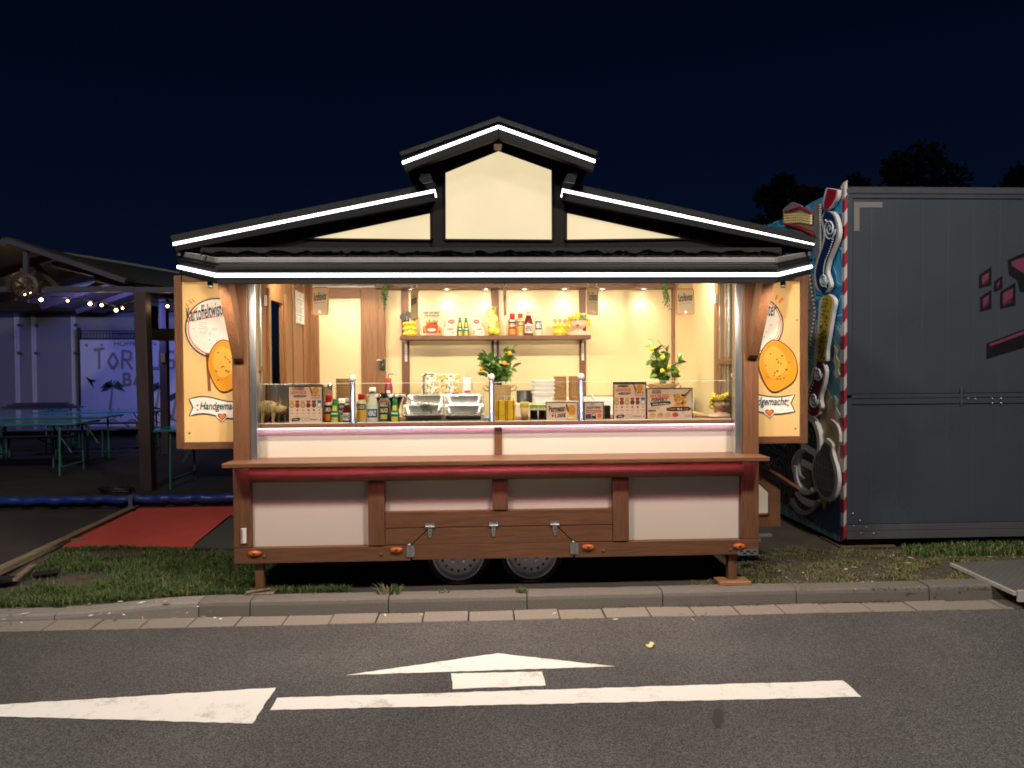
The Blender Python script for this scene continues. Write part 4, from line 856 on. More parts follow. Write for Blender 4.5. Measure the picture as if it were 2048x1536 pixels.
# tall lemon vase
x = at(988, YS, 640); hv = W(988, 613, YS).z-ZS; O = V((x, YS, ZS+.0005)); t_ = thing('lemon_vase', 'tall green and yellow vase stacked with ceramic lemons', 'vase', O); D = (W(988, 640, YS)-CAM).dot(FWD)/FPX
MB(LEMG).lathe([(.001, 0), (9*D, 0), (12*D, 8*D), (12.5*D, 16*D), (10*D, 26*D), (6*D, 38*D), (4.6*D, 48*D), (5*D, hv), (3.6*D, hv), (3.6*D, hv-.05)], O, 22).build('vase_body', t_)
for (du, dz, rr, kind) in ((-4, 10, 10, 'l'), (5, 8, 9, 'l'), (-4, 23, 8, 's'), (-1, 34, 9, 'h'), (-8, 45, 8.5, 'h2')):
    c = O+V((du*D, -.045-.01*(kind == 's'), dz*D)); b = MB(LEM)
    if kind == 'l': lemon(b, c, rr*D*.9, .9)
    else:
        b.lathe([(rr*D, 0), (rr*D, -.012), (.85*rr*D, -.014)], c, 18, 'y'); b.use(flat('#efe2a8')); b.lathe([(.85*rr*D, -.014), (.0001, -.0145)], c, 18, 'y'); b.use(PULP)
        for k in range(8):
            a = k*math.pi/4; b.add([c+V((math.cos(a+q)*rr*D*s_, -.0155, math.sin(a+q)*rr*D*s_)) for q, s_ in ((.39, .12), (.08, .78), (.70, .78))], [(0, 2, 1)])
    b.build('ceramic_lemon', t_)
# --- face planters
SKIN = pm('terracotta_skin', (.86,.57,.43,1), .5, var=.06, scale=14); LIP = flat('#8c2a22', .4); SCARF = pm('grey_green_leafband', (.24,.28,.20,1), .6, var=.3, scale=20); LG = pm('lemon_leaf_glaze', (.10,.20,.05,1), .4, var=.3)
def face_planter(label, u, vt, Y, z0, wpx, yaw=0):
    D = (W(u, 800 if z0 < 1.6 else 650, Y)-CAM).dot(FWD)/FPX; x = at(u, Y, 660 if z0 > 1.6 else 820); H_ = W(u, vt, Y).z-z0; O = V((x, Y, z0+.0005)); t_ = thing('face_planter', label, 'planter', O, 'face planters crowned with lemons'); s = H_
    b = MB(SKIN); vs = []; n, m_ = 28, 30      # one continuous bust: shoulders, neck, head, with nose, sockets, lips and chin pressed into it
    pf = [(.01, 0), (.36, 0), (.40, .04), (.37, .10), (.25, .17), (.155, .22), (.135, .27), (.15, .31), (.20, .35), (.245, .42), (.27, .50), (.275, .58), (.265, .68), (.23, .78), (.16, .86), (.01, .90)]
    for i in range(m_+1):
        tt = i/m_*(len(pf)-1); k = min(int(tt), len(pf)-2); q = tt-k; r0 = pf[k][0]*(1-q)+pf[k+1][0]*q; z = pf[k][1]*(1-q)+pf[k+1][1]*q
        for j in range(n):
            a = 2*math.pi*j/n; px, py = r0*math.cos(a), r0*math.sin(a)*(.62 if z < .2 else .62+.33*ss(.2, .34, z)); f = max(0, -math.sin(a)); xx = px
            if z > .3:
                py -= f*(.075*math.exp(-(xx/.035)**2-((z-.545)/.055)**2)+.03*math.exp(-(xx/.06)**2-((z-.43)/.022)**2)+.03*math.exp(-(xx/.06)**2-((z-.36)/.03)**2)+.02*math.exp(-((abs(xx)-.13)/.05)**2-((z-.5)/.06)**2)-.035*math.exp(-((abs(xx)-.10)/.05)**2-((z-.605)/.04)**2))
            vs.append(O+V((px*s, py*s, z*s)))
    b.add(vs, [(i*n+j, i*n+(j+1) % n, (i+1)*n+(j+1) % n, (i+1)*n+j) for i in range(m_) for j in range(n)], True); b.build('bust', t_)
    def Ff(a, c, k): return O+V((a*s, (-.27-.03*math.exp(-((c-.43)/.05)**2)+abs(a)*.35-.004*k)*s, c*s))
    b = MB(LIP); b.poly2(Ff, [(-.075, .437), (-.03, .462), (0, .452), (.03, .462), (.075, .437), (.03, .408), (0, .402), (-.03, .408)], 6); b.build('lips', t_)
    b = MB(pm('lash_brown', (.12,.05,.03,1), .5))
    for sg in (-1, 1): b.line2(Ff, [(sg*.155, .60), (sg*.11, .585), (sg*.06, .592)], .014, 6); b.line2(Ff, [(sg*.17, .655), (sg*.11, .672), (sg*.05, .655)], .010, 6)
    b.build('closed_eyes', t_)
    b = MB(SCARF); b.lathe([(.272*s, .66*s), (.285*s, .70*s), (.25*s, .80*s), (.15*s, .88*s), (.001, .90*s)], O, 20, sy=.98); b.build('head_band', t_)
    k = 0
    for i in range(30):
        a = R(-200+i*220/29*1.0) if i < 16 else random.uniform(0, 6.28); 
        if i < 16: rr, z = .285, .78+.05*math.sin(i*2.1)
        else: rr, z = random.uniform(.1, .26), random.uniform(.84, .94)
        b = MB(LEM); lemon(b, (0, 0, 0), .062*s, 1.2, 8); 
        if k == 0: mesh = b.build('lemon', base_org=(0, 0, 0)); me = mesh.data; bpy.data.objects.remove(mesh); base_off = V((0, 0, 0))
        inst(me, t_, 'lemon', Matrix.Translation(V((rr*math.cos(a)*s, rr*math.sin(a)*s, z*s))+base_off) @ Matrix.Rotation(random.uniform(-.8, .8), 4, 'Y')); k += 1
    for sg in (-1, 1):
        for q in range(5): inst(me, t_, 'lemon', Matrix.Translation(V((sg*(.30+.02*(q % 2))*s, -.06*s+.03*(q % 2)*s, (.74-.085*q)*s))+base_off) @ Matrix.Rotation(.5*q, 4, 'Y')) if sg < 0 or q < 4 else None
    b = MB(LG)
    for i in range(46):
        a = random.uniform(0, 6.28); z = random.uniform(.62, .92); rr = .32 if z < .82 else .24; c = O+V((rr*math.cos(a)*s, rr*math.sin(a)*s, z*s)); d = V((random.uniform(-1, 1), random.uniform(-1, .2), random.uniform(-1, 1))).normalized()*.05*s; e_ = d.cross(V((math.cos(a), math.sin(a), 0))).normalized()*.02*s; b.add([c-d, c+e_, c+d, c-e_], [(0, 1, 2, 3)])
    tag(b.build('glazed_leaves', t_), kind='stuff'); t_.rotation_euler = (0, 0, yaw); t_.scale = (1.32, 1.15, 1.0); return t_
face_planter('lemon crowned face planter at the right end of the shelf', 1157, 626, YS, ZS, 36, R(-14))
face_planter('lemon crowned face planter on the counter beside the right jamb', 1443, 785, .27, ZI, 44, R(-6))
# --- poster on shelf
u0, v0, u1, v1 = 840, 621, 886, 668
b = MB(flat('#f0d9ba')); b.pbox(u0, v0, u1, v1, YS+.02, YS+.026); po = tag(b.build('poster', base_org=(at(863, YS+.02, 660), YS+.02, ZS)), 'cream poster with a red tub of fries standing on the shelf', 'poster')
def NF(u0, v0, u1, v1, Y, st=.0008): return lambda x, y, k: W(u0+x*(u1-u0), v0+y*(v1-v0), Y-st*k)
F = NF(u0, v0, u1, v1, YS+.02)
b = MB(flat('#2a2622')); b.text2(F, 'HIER SERVIERT', .5, .10, .70, .085, 2, .05, .03); b.text2(F, 'DIE KNOLLE!', .52, .22, .62, .085, 2, .05, .03); b.build('lettering', po)
b = MB(flat('#d0b48a')); b.rect2(F, .04, .30, .96, .325, 1); b.use(flat('#c63a26'))
b.poly2(F, [(.26, .97), (.76, .97), (.80, .64), (.66, .60), (.36, .60), (.22, .64)], 3); b.use(flat('#e8a234'))
for i in range(26): a = random.uniform(-.5, .5); b.line2(F, [(.3+.018*i, .64), (.26+.02*i+a*.08, random.uniform(.36, .54))], .035, 2)
for i in range(18): cx_ = random.choice((random.uniform(.06, .24), random.uniform(.78, .95))); b.line2(F, [(cx_, .97), (cx_+random.uniform(-.06, .06), random.uniform(.62, .85))], .035, 2)
b.use(flat('#f0d9ba')); b.disc2(F, .5, .82, .2, .07, 4, 18); b.build('print', po)
b = MB(WHITEP); b.pbox(842, 667.2, 852, 669, YS-.06, YS-.01); tag(b.build('paper_slip'), 'small white paper slip at the front edge of the shelf', 'paper slip')
# --- spice boards and other printed boards
BG = pm('board_peach', (.86,.56,.41,1), .4, var=.03); EDGE = flat('#2b2420', .4); INK = flat('#1d1b20'); OR2 = flat('#e8682c')
def board(label, name, u0, v0, u1, v1, Y, bgm=BG, group=None):
    x0, x1 = at(u0, Y, (v0+v1)/2), at(u1, Y, (v0+v1)/2); z1 = W((u0+u1)/2, v0, Y).z; O = ((x0+x1)/2, Y, ZI); t_ = thing(name, label, 'menu board', O, group); e_ = .005
    b = MB(bgm); b.box(x0+e_, x1-e_, Y, Y+.008, ZI+e_, z1-e_); b.build('board_face', t_)
    for q in ((x0, x1, z1-e_, z1), (x0, x1, ZI+.0005, ZI+e_)): MB(EDGE).box(q[0], q[1], Y-.003, Y+.011, q[2], q[3]).build('board_edge', t_)
    for q in ((x0, x0+e_), (x1-e_, x1)): MB(EDGE).box(q[0], q[1], Y-.003, Y+.011, ZI+e_, z1-e_).build('board_edge', t_)
    return t_, (lambda x, y, k: (x0+(x1-x0)*x, Y-.0007*k, z1+(ZI-z1)*y))
def spud(b, F, cx, cy, rx, ry):
    b.use(flat('#8a4a1e')); b.disc2(F, cx, cy, rx*1.06, ry*1.05, 1, 20); b.use(flat('#e8922a')); b.disc2(F, cx, cy, rx, ry, 2, 20); b.use(flat('#a85c1c'))
    for i in range(6): a = random.uniform(0, 6.28); q = random.uniform(.3, .8); b.disc2(F, cx+rx*q*math.cos(a), cy+ry*q*math.sin(a), rx*.09, ry*.07, 3, 8)
def twist(b, F, x0, y0, x1, y1, w_):
    b.use(flat('#9a5a34')); n = 9
    for i in range(n): t0 = i/n; b.disc2(F, x0+(x1-x0)*t0, y0+(y1-y0)*t0, w_*(.6+.4*math.sin(3.14*t0)), abs(y1-y0)/n*.75, 1+i % 2, 10)
def spice_board(label, u0, v0, u1, v1, Y):
    t_, F = board(label, 'spice_board', u0, v0, u1, v1, Y, group='spice boards on the counter')
    b = MB(INK); b.text2(F, 'UNSERE', .30, .105, .34, .075, 2, .25, .03); b.text2(F, 'Twist it,', .79, .285, .27, .055, 2, .25, .02); b.use(OR2); b.text2(F, 'GEWÜRZE', .31, .20, .46, .10, 2, .25, .04); b.text2(F, 'Geschmack', .79, .345, .28, .045, 2, .25, .02)
    b.build('lettering', t_)
    b = MB(); twist(b, F, .62, .06, .70, .26, .035); spud(b, F, .80, .16, .085, .095); b.use(INK)
    for cx_, cy_, w_, h_ in ((.34, .305, .38, .06), (.21, .905, .26, .09)):
        n = 16; b.poly2(F, [(cx_+w_/2*math.copysign(abs(math.cos(a))**.5, math.cos(a))+.0, cy_+h_/2*math.sin(a)-.04*math.cos(a)*h_*4) for a in [2*math.pi*i/n for i in range(n)]], 1)
    b.use(flat('#f0d2b8')); b.text2(F, 'NACH DEINEM WAHL', .34, .305, .30, .028, 3, .2, .02, rot=-.1); b.text2(F, 'INFO', .21, .905, .14, .035, 3, .2, .02)
    cols = ('#e0a23c', '#b32a34', '#e0a06a', '#c0482c', '#6e3a2a', '#3a5ea8')
    for i, c_ in enumerate(cols):
        x = .10+.16*i; b.use(flat(c_)); b.rect2(F, x-.055, .415, x+.055, .475, 1); b.use(INK); b.disc2(F, x, .54, .065, .062, 1, 18); b.use(flat(('#e2b45a', '#b83a2e', '#e6b478', '#7e2a22', '#7a4226', '#e8e4de')[i])); b.disc2(F, x, .538, .052, .049, 2, 18)
        b.use(flat(('#d89a5a', '#c02a3a', '#c8a49a', '#b8322c', '#3a3226', '#a8a4a4')[i])); b.poly2(F, [(x-.035+.02*math.sin(i+q*2.2)+.02*q, .665+.03*math.sin(q*1.57+i)) for q in range(4)], 1); b.disc2(F, x, .665, .03, .025, 2, 8)
        b.use(flat('#6a564a')); b.rect2(F, x-.035, .735, x+.035, .742, 1); b.rect2(F, x-.05, .755, x+.05, .761, 1); b.use(flat(c_)); b.rect2(F, x-.045, .815, x+.045, .822, 1)
    b.use(flat('#6a564a')); b.ring2(F, .42, .90, .045, .04, .008, 1, 16); b.ring2(F, .54, .90, .045, .04, .008, 1, 16); b.text2(F, 'Streuer', .73, .90, .24, .06, 1, .25, .01); b.use(flat('#b8322c')); b.poly2(F, [(.89, .93), (.95, .85), (.93, .93)], 1)
    b.build('print', t_)
spice_board('peach spice board right of the wooden pig', 576.7, 768.6, 645.8, 848, .12)
spice_board('peach spice board left of the wide corn in a cup board', 1226.5, 763.8, 1292.4, 841, .12)
t_, F = board('wide peach board advertising corn in a cup', 'corn_board', 1293.2, 776, 1385, 840.5, .125)
b = MB(INK); b.text2(F, 'SÜSS.', .22, .11, .22, .12, 2, .25, .03); b.text2(F, 'PERFEKT', .28, .375, .36, .105, 2, .25, .03); b.use(OR2); b.text2(F, 'WÜRZIG', .285, .245, .42, .135, 2, .25, .04); b.build('lettering', t_)
b = MB(flat('#f0c9a0')); b.poly2(F, [(.55, .17), (.90, .15), (.84, .60), (.60, .60)], 1)
for i in range(120):
    y = random.uniform(.2, .58); x = .73+random.uniform(-1, 1)*(.155-.11*(y-.2)); b.use(random.choice((flat('#f09a2c'), flat('#f4b03c'), flat('#e8822a')))); b.disc2(F, x, y, .018, .022, 2+i % 3, 6)
b.use(INK); b.line2(F, [(.96, .05), (.86, .2)], [.02, .03], 6); b.disc2(F, .80, .235, .05, .025, 6, 10); b.line2(F, [(.86, .2), (.80, .235)], .025, 6)
b.poly2(F, [(.43, .64), (.56, .6), (.9, .6), (.97, .64), (.95, .71), (.6, .74), (.44, .72)], 3); b.poly2(F, [(.07, .46), (.5, .42), (.53, .48), (.48, .53), (.1, .58)], 1); b.poly2(F, [(.03, .70), (.2, .70), (.21, .74), (.04, .75)], 1)
b.use(flat('#f2d2b6')); b.text2(F, 'ZUM LÖFFELN', .30, .50, .36, .055, 3, .2, .03, rot=-.06); b.use(OR2); b.text2(F, 'CORN', .555, .672, .16, .065, 5, .2, .03); b.text2(F, 'CUP', .86, .668, .11, .065, 5, .2, .03); b.use(flat('#f6efe4')); b.text2(F, 'IN A', .715, .67, .11, .065, 5, .2, .03)
for i, c_ in enumerate(('#e0a050', '#d8a244', '#e0a870', '#c8502c')): b.use(flat('#e8b890')); b.disc2(F, .13+.165*i, .88, .08, .055, 1, 16); b.use(flat(c_)); b.disc2(F, .13+.165*i, .85, .07, .075, 2, 16); b.use(flat('#6a7a34')); b.disc2(F, .13+.165*i+.02, .84, .02 if i == 1 else .005, .02, 3, 6)
b.use(flat('#6a564a')); [b.rect2(F, .04, .60+.03*i, .30, .606+.03*i, 1) for i in range(3)]; [b.rect2(F, .82, .86+.03*i, .96, .866+.03*i, 1) for i in range(3)]; b.text2(F, 'C', .80, .78, .06, .04, 1)
b.build('print', t_)
t_, F = board('small board offering parmesan for one euro extra', 'parmesan_board', 1091.5, 803.5, 1156.5, 841.5, .115)
b = MB(INK); b.text2(F, 'Parmesan', .34, .36, .52, .34, 2, .22, .03, rot=-.10); b.text2(F, '+1,00€', .40, .74, .46, .26, 2, .2, .03, rot=-.08); b.use(OR2); b.line2(F, [(.08, .66), (.3, .58), (.58, .53)], [.015, .04, .015], 2); b.build('lettering', t_)
b = MB(); twist(b, F, .64, .16, .70, .56, .05); spud(b, F, .80, .45, .11, .27); b.use(flat('#f0c27c')); b.poly2(F, [(.60, .93), (.68, .74), (.8, .68), (.92, .78), (.97, .93)], 5); b.use(flat('#f6d9a4')); b.poly2(F, [(.66, .93), (.74, .8), (.84, .82), (.9, .93)], 6); b.build('print', t_)
t_, F = board('small pink sign about card payment with a dark patterned rim', 'card_sign', 1167.5, 803.5, 1207.5, 841, .14)
b = MB(flat('#3a2a44')); n = 40
for i in range(14):
    for x, y in ((i/13*.94+.03, .035), (i/13*.94+.03, .965)): b.disc2(F, x, y, .022, .022, 1, 8)
    for x, y in ((.035, i/13*.94+.03), (.965, i/13*.94+.03)): b.disc2(F, x, y, .022, .022, 1, 8)
b.use(flat('#c02c30')); b.rect2(F, .14, .44, .88, .60, 1); b.use(flat('#54405a')); b.poly2(F, [(.08, .92), (.1, .68), (.36, .66), (.4, .92)], 1); b.use(INK); b.poly2(F, [(.4, .64), (.58, .64), (.62, .92), (.42, .92)], 2); b.use(OR2); b.disc2(F, .78, .76, .12, .13, 2, 10); b.use(flat('#e8e0d0')); b.rect2(F, .44, .67, .55, .76, 3); b.build('print', t_)
b = MB(INK); b.text2(F, 'Wir', .45, .14, .2, .1, 2, .2, .02); b.text2(F, 'AKZEPTIEREN', .5, .32, .72, .13, 2, .1, .03); b.use(flat('#f2d2b6')); b.text2(F, 'KARTENZAHLUNG', .51, .52, .66, .09, 2, .1, .03); b.build('lettering', t_)
# --- wooden pig
PIG = wood('pale_pig_wood', (.30,.19,.075,1), (.52,.36,.16,1), 'z', .6); xpig = at(541, .22); D = 5.54/FPX; O = V((xpig, .22, ZI)); t_ = thing('wooden_pig', 'jointed wooden pig ornament at the left counter end', 'ornament', O); k = D
bz = 27*k
for i, (x0, x1, r0, r1) in enumerate(((-22, -13, 11, 16.5), (-12.6, -9.6, 16.6, 16.8), (-9.2, -6.2, 16.8, 16.8), (-5.8, -2.8, 16.8, 16.6), (-2.4, .8, 16.6, 16.3), (1.2, 12, 16.2, 12))):
    b = MB(PIG); pf = [(.001, x0*k), (r0*.93*k, x0*k), (r0*k, (x0+.8)*k), (r1*k, (x1-.8)*k), (r1*.93*k, x1*k), (.001, x1*k)]
    if i == 0: pf = [(.001, -25*k), (6*k, -24.4*k)]+pf[2:]
    b.lathe(pf, O+V((0, 0, bz)), 18, 'x', sx=.9); b.build('body_segment', t_)
b = MB(PIG); b.lathe([(.001, 10*k), (9*k, 11*k), (11*k, 16*k), (9.5*k, 22*k), (7.5*k, 27*k), (7.5*k, 31*k), (.001, 31*k)], O+V((0, -.012, bz-2*k)), 16, 'x'); hd = b.build('head', t_)
b = MB(BLACK); [b.ball(O+V((31*k, -.012+dy, bz-1.5*k)), .004, 6, 4) for dy in (-.009, .009)]; [b.ball(O+V((19*k, -.012-9*k, bz+2.5*k)), .004, 6, 4) for q in (0,)]; b.build('nostrils', hd)
for s_ in (-1, 1):
    b = MB(PIG); b.prism([O+V((13*k, -.012+s_*5*k, bz+7*k)), O+V((20*k, -.012+s_*7*k, bz+6*k)), O+V((18.5*k, -.012+s_*8*k, bz+17*k))], (0, .006, 0)); b.build('ear', hd)
for x_, dy in ((-13, -.04), (8, -.04), (-10, .05), (11, .05), ):
    b = MB(PIG); p = O+V((x_*k, dy, 0)); b.tube([p+V((0, 0, 20*k)), p+V((.5*k, 0, 12*k)), p+V((-1*k, 0, 5*k)), p+V((0, 0, .0005))], [4.6*k, 3.6*k, 2.6*k, 3.2*k], 8); b.build('leg', t_)
b = MB(PIG); b.tube([O+V((27*k, .02, .0005)), O+V((27*k, .0, 14*k))], 1.6*k, 6); b.build('trotter_stick', t_)
# --- steel fryer housing behind the pig
x0, x1 = at(514, .36), at(648, .36); b = MB(pm('brushed_steel', (.36,.35,.34,1), .3, 1, var=.12, scale=3, stretch=(30, 1, 1))); z1 = zc(769, .36, 600); b.box(x0, x1, .36, .372, ZI+.10, z1); b.box(x0, x1, .373, .70, ZI+.11, z1-.02)
fr_ = tag(b.build('fryer', bev=.003), 'stainless steel fryer housing behind the wooden pig', 'fryer')
b = MB(BLACK); b.box(x0+.02, x1-.02, .38, .68, ZI+.0005, ZI+.099); b.build('fryer_base', fr_)
b = MB(ALU); [b.lathe([(.006, 0), (.004, -.003), (.0001, -.004)], W(u, v, .36), 8, 'y') for u, v in ((517, 779), (517, 800), (550, 772), (640, 776))]; tag(b.build('rivets', fr_), kind='stuff')
b = MB(STEEL); c = W(660, 772, .45); b.lathe([(.001, -.004), (.022, 0), (.001, .004)], c, 14, 'y', sy=1.3); b.tube([c, c+V((-.03, 0, -.12))], .005, 6); b.build('fryer_lever', fr_)
# --- stacks of paper bowls
KR = pm('kraft_paper', (.50,.31,.15,1), .75, var=.1, scale=20)
def bowl_stack(u0, u1, vt, Y, z0, label, group, pitch):
    x = at((u0+u1)/2, Y, 780); r = (at(u1, Y, 780)-at(u0, Y, 780))/2; z1 = W((u0+u1)/2, vt, Y).z; n = int((z1-z0)/pitch); first = None
    for i in range(n):
        if first is None:
            b = MB(KR); b.lathe([(.001, .003), (.78*r, .003), (.80*r, 0), (.91*r, pitch*2.2), (r, pitch*2.2), (r, pitch*2.2+.0045), (.9*r, pitch*2.2+.0045), (.76*r, .006), (.001, .006)], (x, Y, z0), 18); first = o = tag(b.build('paper_bowl', base_org=(x, Y, z0)), label, 'paper bowl', group)
        elif i == n-1: dup(first, (x, Y, z0+i*pitch), label=label.replace('brown paper bowl in', 'topmost brown paper bowl of'))
        else: o = dup(first, (x+random.uniform(-.002, .002), Y, z0+i*pitch))
bowl_stack(671, 704.5, 762, .50, ZI, 'brown paper bowl in the stack behind the left steel post', 'paper bowls stacked behind the left post', .0165)
bowl_stack(1107, 1134.5, 756, .75+.3, ZW-.0, 'brown paper bowl in the stack beside the white tubs', 'paper bowls stacked beside the tubs', .0165)
bowl_stack(1136, 1163, 756, .75+.3, ZW, 'brown paper bowl in the stack next to a steel post', 'paper bowls stacked next to the post', .0165)
# worktop piece carrying those stacks
x0, x1 = at(1040, 1.05, 800), at(1180, 1.05, 800); 
# --- steel bowl with ladle
x = at(772, .48); r = 38*5.8/FPX; z1 = W(772, 791, .48).z; b = MB(glass('bowl_glass', (.86, .84, .80, 1), .25)); b.lathe([(.04, 0), (.05, .004), (.6*r, .035), (.97*r, z1-ZI-.008), (r, z1-ZI), (.96*r, z1-ZI), (.58*r, .04), (.001, .012)], (x, .48, ZI+.0005), 28); bo = tag(b.build('mixing_bowl'), 'wide mixing bowl with a white striped rim behind the bottles', 'bowl')
b = MB(WHITEP); hz_ = z1-ZI; n = 34
for i in range(n): b.use(WHITEP if i % 2 else STEEL); b.lathe([(.955*r, hz_-.012), (1.01*r, hz_-.010), (1.02*r, hz_+.012), (1.0*r, hz_+.013)], (x, .48, ZI), 1, a0=2*math.pi*i/n, a1=2*math.pi*(i+.92)/n)
b.build('striped_rim', bo)
b = MB(STEEL); b.tube([W(806, 791, .36), W(822, 800, .33), W(848, 808, .30)], .006, 8); b.ball(W(852, 808, .30), .028, 10, 6, sz=.5); tag(b.build('serving_ladle'), 'steel ladle resting from the bowl onto the left steel pan', 'ladle')
# --- gastronorm pans, tilted to the front
def rrect(w_, d_, r_, n=5): return [(sx*(w_/2-r_)+r_*math.cos(a), sy*(d_/2-r_)+r_*math.sin(a)) for sx, sy, a0 in ((1, 1, 0), (-1, 1, 90), (-1, -1, 180), (1, -1, 270)) for a in [R(a0+90*i/n) for i in range(n+1)]]
def make_pan():
    w_, d_, hh = .322, .174, .075; rings = [(w_, d_, .02, 0), (w_-.02, d_-.02, .02, .001), (w_-.034, d_-.034, .035, -.006), (w_-.05, d_-.05, .04, -hh), (w_-.09, d_-.09, .03, -hh-.004)]; b = MB(STEEL); vs = []; n = 24
    for W_, D_, r_, z in rings: vs += [(x, y, z) for x, y in rrect(W_, D_, r_)]
    k = len(rings); out = [(w_, d_, .02, -.004), (w_-.03, d_-.03, .035, -.008), (w_-.046, d_-.046, .04, -hh-.002), (w_-.09, d_-.09, .03, -hh-.006)]
    for W_, D_, r_, z in out: vs += [(x, y, z) for x, y in rrect(W_, D_, r_)]
    fs = [(i*n+j, i*n+(j+1) % n, (i+1)*n+(j+1) % n, (i+1)*n+j) for i in range(k-1) for j in range(n)]+[tuple((k-1)*n+j for j in range(n))]
    fs += [(i*n+(j+1) % n, i*n+j, (i+1)*n+j, (i+1)*n+(j+1) % n) for i in range(k, k+3) for j in range(n)]+[tuple((k+3)*n+j for j in range(n-1, -1, -1))]+[(j, (j+1) % n, k*n+(j+1) % n, k*n+j) for j in range(n)]
    b.add(vs, fs, True); return b.build('steel_pan', base_org=(0, 0, 0))
pan = tag(make_pan(), 'front left steel pan beside the ladle and bottles', 'pan', 'tilted steel pans on the counter')
for i, (u, v, Y, lab) in enumerate(((846, 820, .26, None), (928, 820, .26, 'front right steel pan beside the steel post'), (853, 800, .44, 'back left steel pan with the ladle in it'), (928, 800, .44, 'back right steel pan in front of the paper towel roll'))):
    o = pan if i == 0 else dup(pan, label=lab); o.location = W(u, v-1, Y); o.rotation_euler = (R(27), 0, 0)
b = MB(STEEL); x0, x1 = at(812, .3), at(966, .3); b.hexa([(x0, .2, ZI+.0005), (x1, .2, ZI+.0005), (x1, .52, ZI+.0005), (x0, .52, ZI+.0005), (x0, .2, ZI+.002), (x1, .2, ZI+.002), (x1, .52, ZI+.11), (x0, .52, ZI+.11)]); tag(b.build('pan_stand', bev=.001), 'sloping steel stand under the four steel pans', 'pan stand')
b = MB(flat('#b8cfe0', .8)); pts = [W(968, 836, .2), W(982, 830, .22), W(983, 822, .3), W(972, 818, .34), W(966, 824, .3)]; b.prism([V((p.x, p.y, ZI+.02+.01*(i % 2))) for i, p in enumerate(pts)], (0, 0, -.018)); tag(b.build('cleaning_cloth', bev=.004), 'pale blue patterned cloth between the pans and a steel post', 'cloth')
# --- napkin holder
x0, x1 = at(991, .15), at(1030, .15); xm = (x0+x1)/2; t_ = thing('napkin_holder', 'black wire holder for yellow napkins beside a steel post', 'napkin holder', (xm, .18, ZI))
for px in (997, 1011, 1015, 1027):
    b = MB(BLACK); xx = at(px, .13); b.tube([(xx, .128, ZI+.003), (xx, .128, W(px, 796, .13).z)], .0022, 5); b.build('wire', t_)
for a, c in ((996, 1010), (1014, 1028)):
    b = MB(WHITEP); b.tube([(at(a, .17), .17, ZI+.15), (at(a, .17), .17, W(a, 792, .17).z), (at(c, .17), .17, W(c, 792, .17).z), (at(c, .17), .17, ZI+.15)], .003, 6); b.build('wire_loop', t_)
MB(BLACK).box(x0, x1, .13, .23, ZI+.0005, ZI+.003).build('holder_base', t_)
YEL = pm('yellow_napkin', (.90,.50,.015,1), .8, var=.12, scale=30)
for j, (a, c) in enumerate(((x0, xm-.002), (xm+.002, x1))):
    n = 18; z1 = W(1010, 801, .14).z; hh = (z1-ZI-.006)/n
    for i in range(n):
        dx = random.uniform(-.002, .002); b = MB(YEL); q = random.uniform(-.002, .004); b.hexa([(a+dx, .135+q, ZI+.004+hh*i), (c+dx, .135+q, ZI+.004+hh*i), (c+dx, .225, ZI+.004+hh*i), (a+dx, .225, ZI+.004+hh*i)]+[(a+dx, .136+q, ZI+.004+hh*(i+.9)), (c+dx, .136+q, ZI+.004+hh*(i+.9)), (c+dx, .225, ZI+.004+hh*(i+.9)), (a+dx, .225, ZI+.004+hh*(i+.9))])
        tag(b.build('paper_napkin'), ('topmost yellow napkin of the %s stack in the wire holder' if i == n-1 else 'yellow napkin in the %s stack of the wire holder') % ('left', 'right')[j], 'napkin', ('napkins stacked left in the holder', 'napkins stacked right in the holder')[j])
# --- cup, jars, pot
x = at(1049, .2); h = W(1049, 804, .2).z-ZI; r = 9.3*5.55/FPX; O = (x, .2, ZI+.0005); t_ = thing('sauce_cup', 'tan paper cup with a yellow lid beside the yellow napkins', 'cup', O); MB(pm('cup_tan', (.62,.40,.16,1), .5, var=.15, scale=30)).lathe([(.001, 0), (.7*r, 0), (.95*r, .72*h), (.001, .72*h)], O, 20).build('cup_body', t_); MB(pm('lid_yellow', (.75,.58,.10,1), .4)).lathe([(.97*r, .70*h), (1.0*r, .72*h), (1.0*r, .95*h), (.92*r, h), (.001, h)], O, 20).build('lid', t_)
for u, lab in ((1067.5, 'left of two clear jars with lime green lids'), (1084.5, 'right of two clear jars with lime green lids')):
    x = at(u, .24); h = W(u, 809, .24).z-ZI; hw = 7.6*5.58/FPX; t_ = thing('storage_jar', lab, 'jar', (x, .24, ZI), 'square jars with lime green lids'); b = MB(glass('jar_glass', (.90, .93, .90, 1), .2)); b.box(x-hw, x+hw, .24-hw, .24+hw, ZI+.0005, ZI+h*.8); b.build('jar_body', t_, bev=.004)
    MB(pm('brown_spice', (.20,.12,.06,1), .9, var=.3, scale=60)).box(x-hw+.004, x+hw-.004, .244-hw, .236+hw, ZI+.004, ZI+h*.62).build('spice_filling', t_, bev=.003); MB(pm('lime_lid', (.35,.58,.06,1), .35)).box(x-hw-.001, x+hw+.001, .239-hw, .241+hw, ZI+h*.81, ZI+h).build('lid', t_, bev=.004)
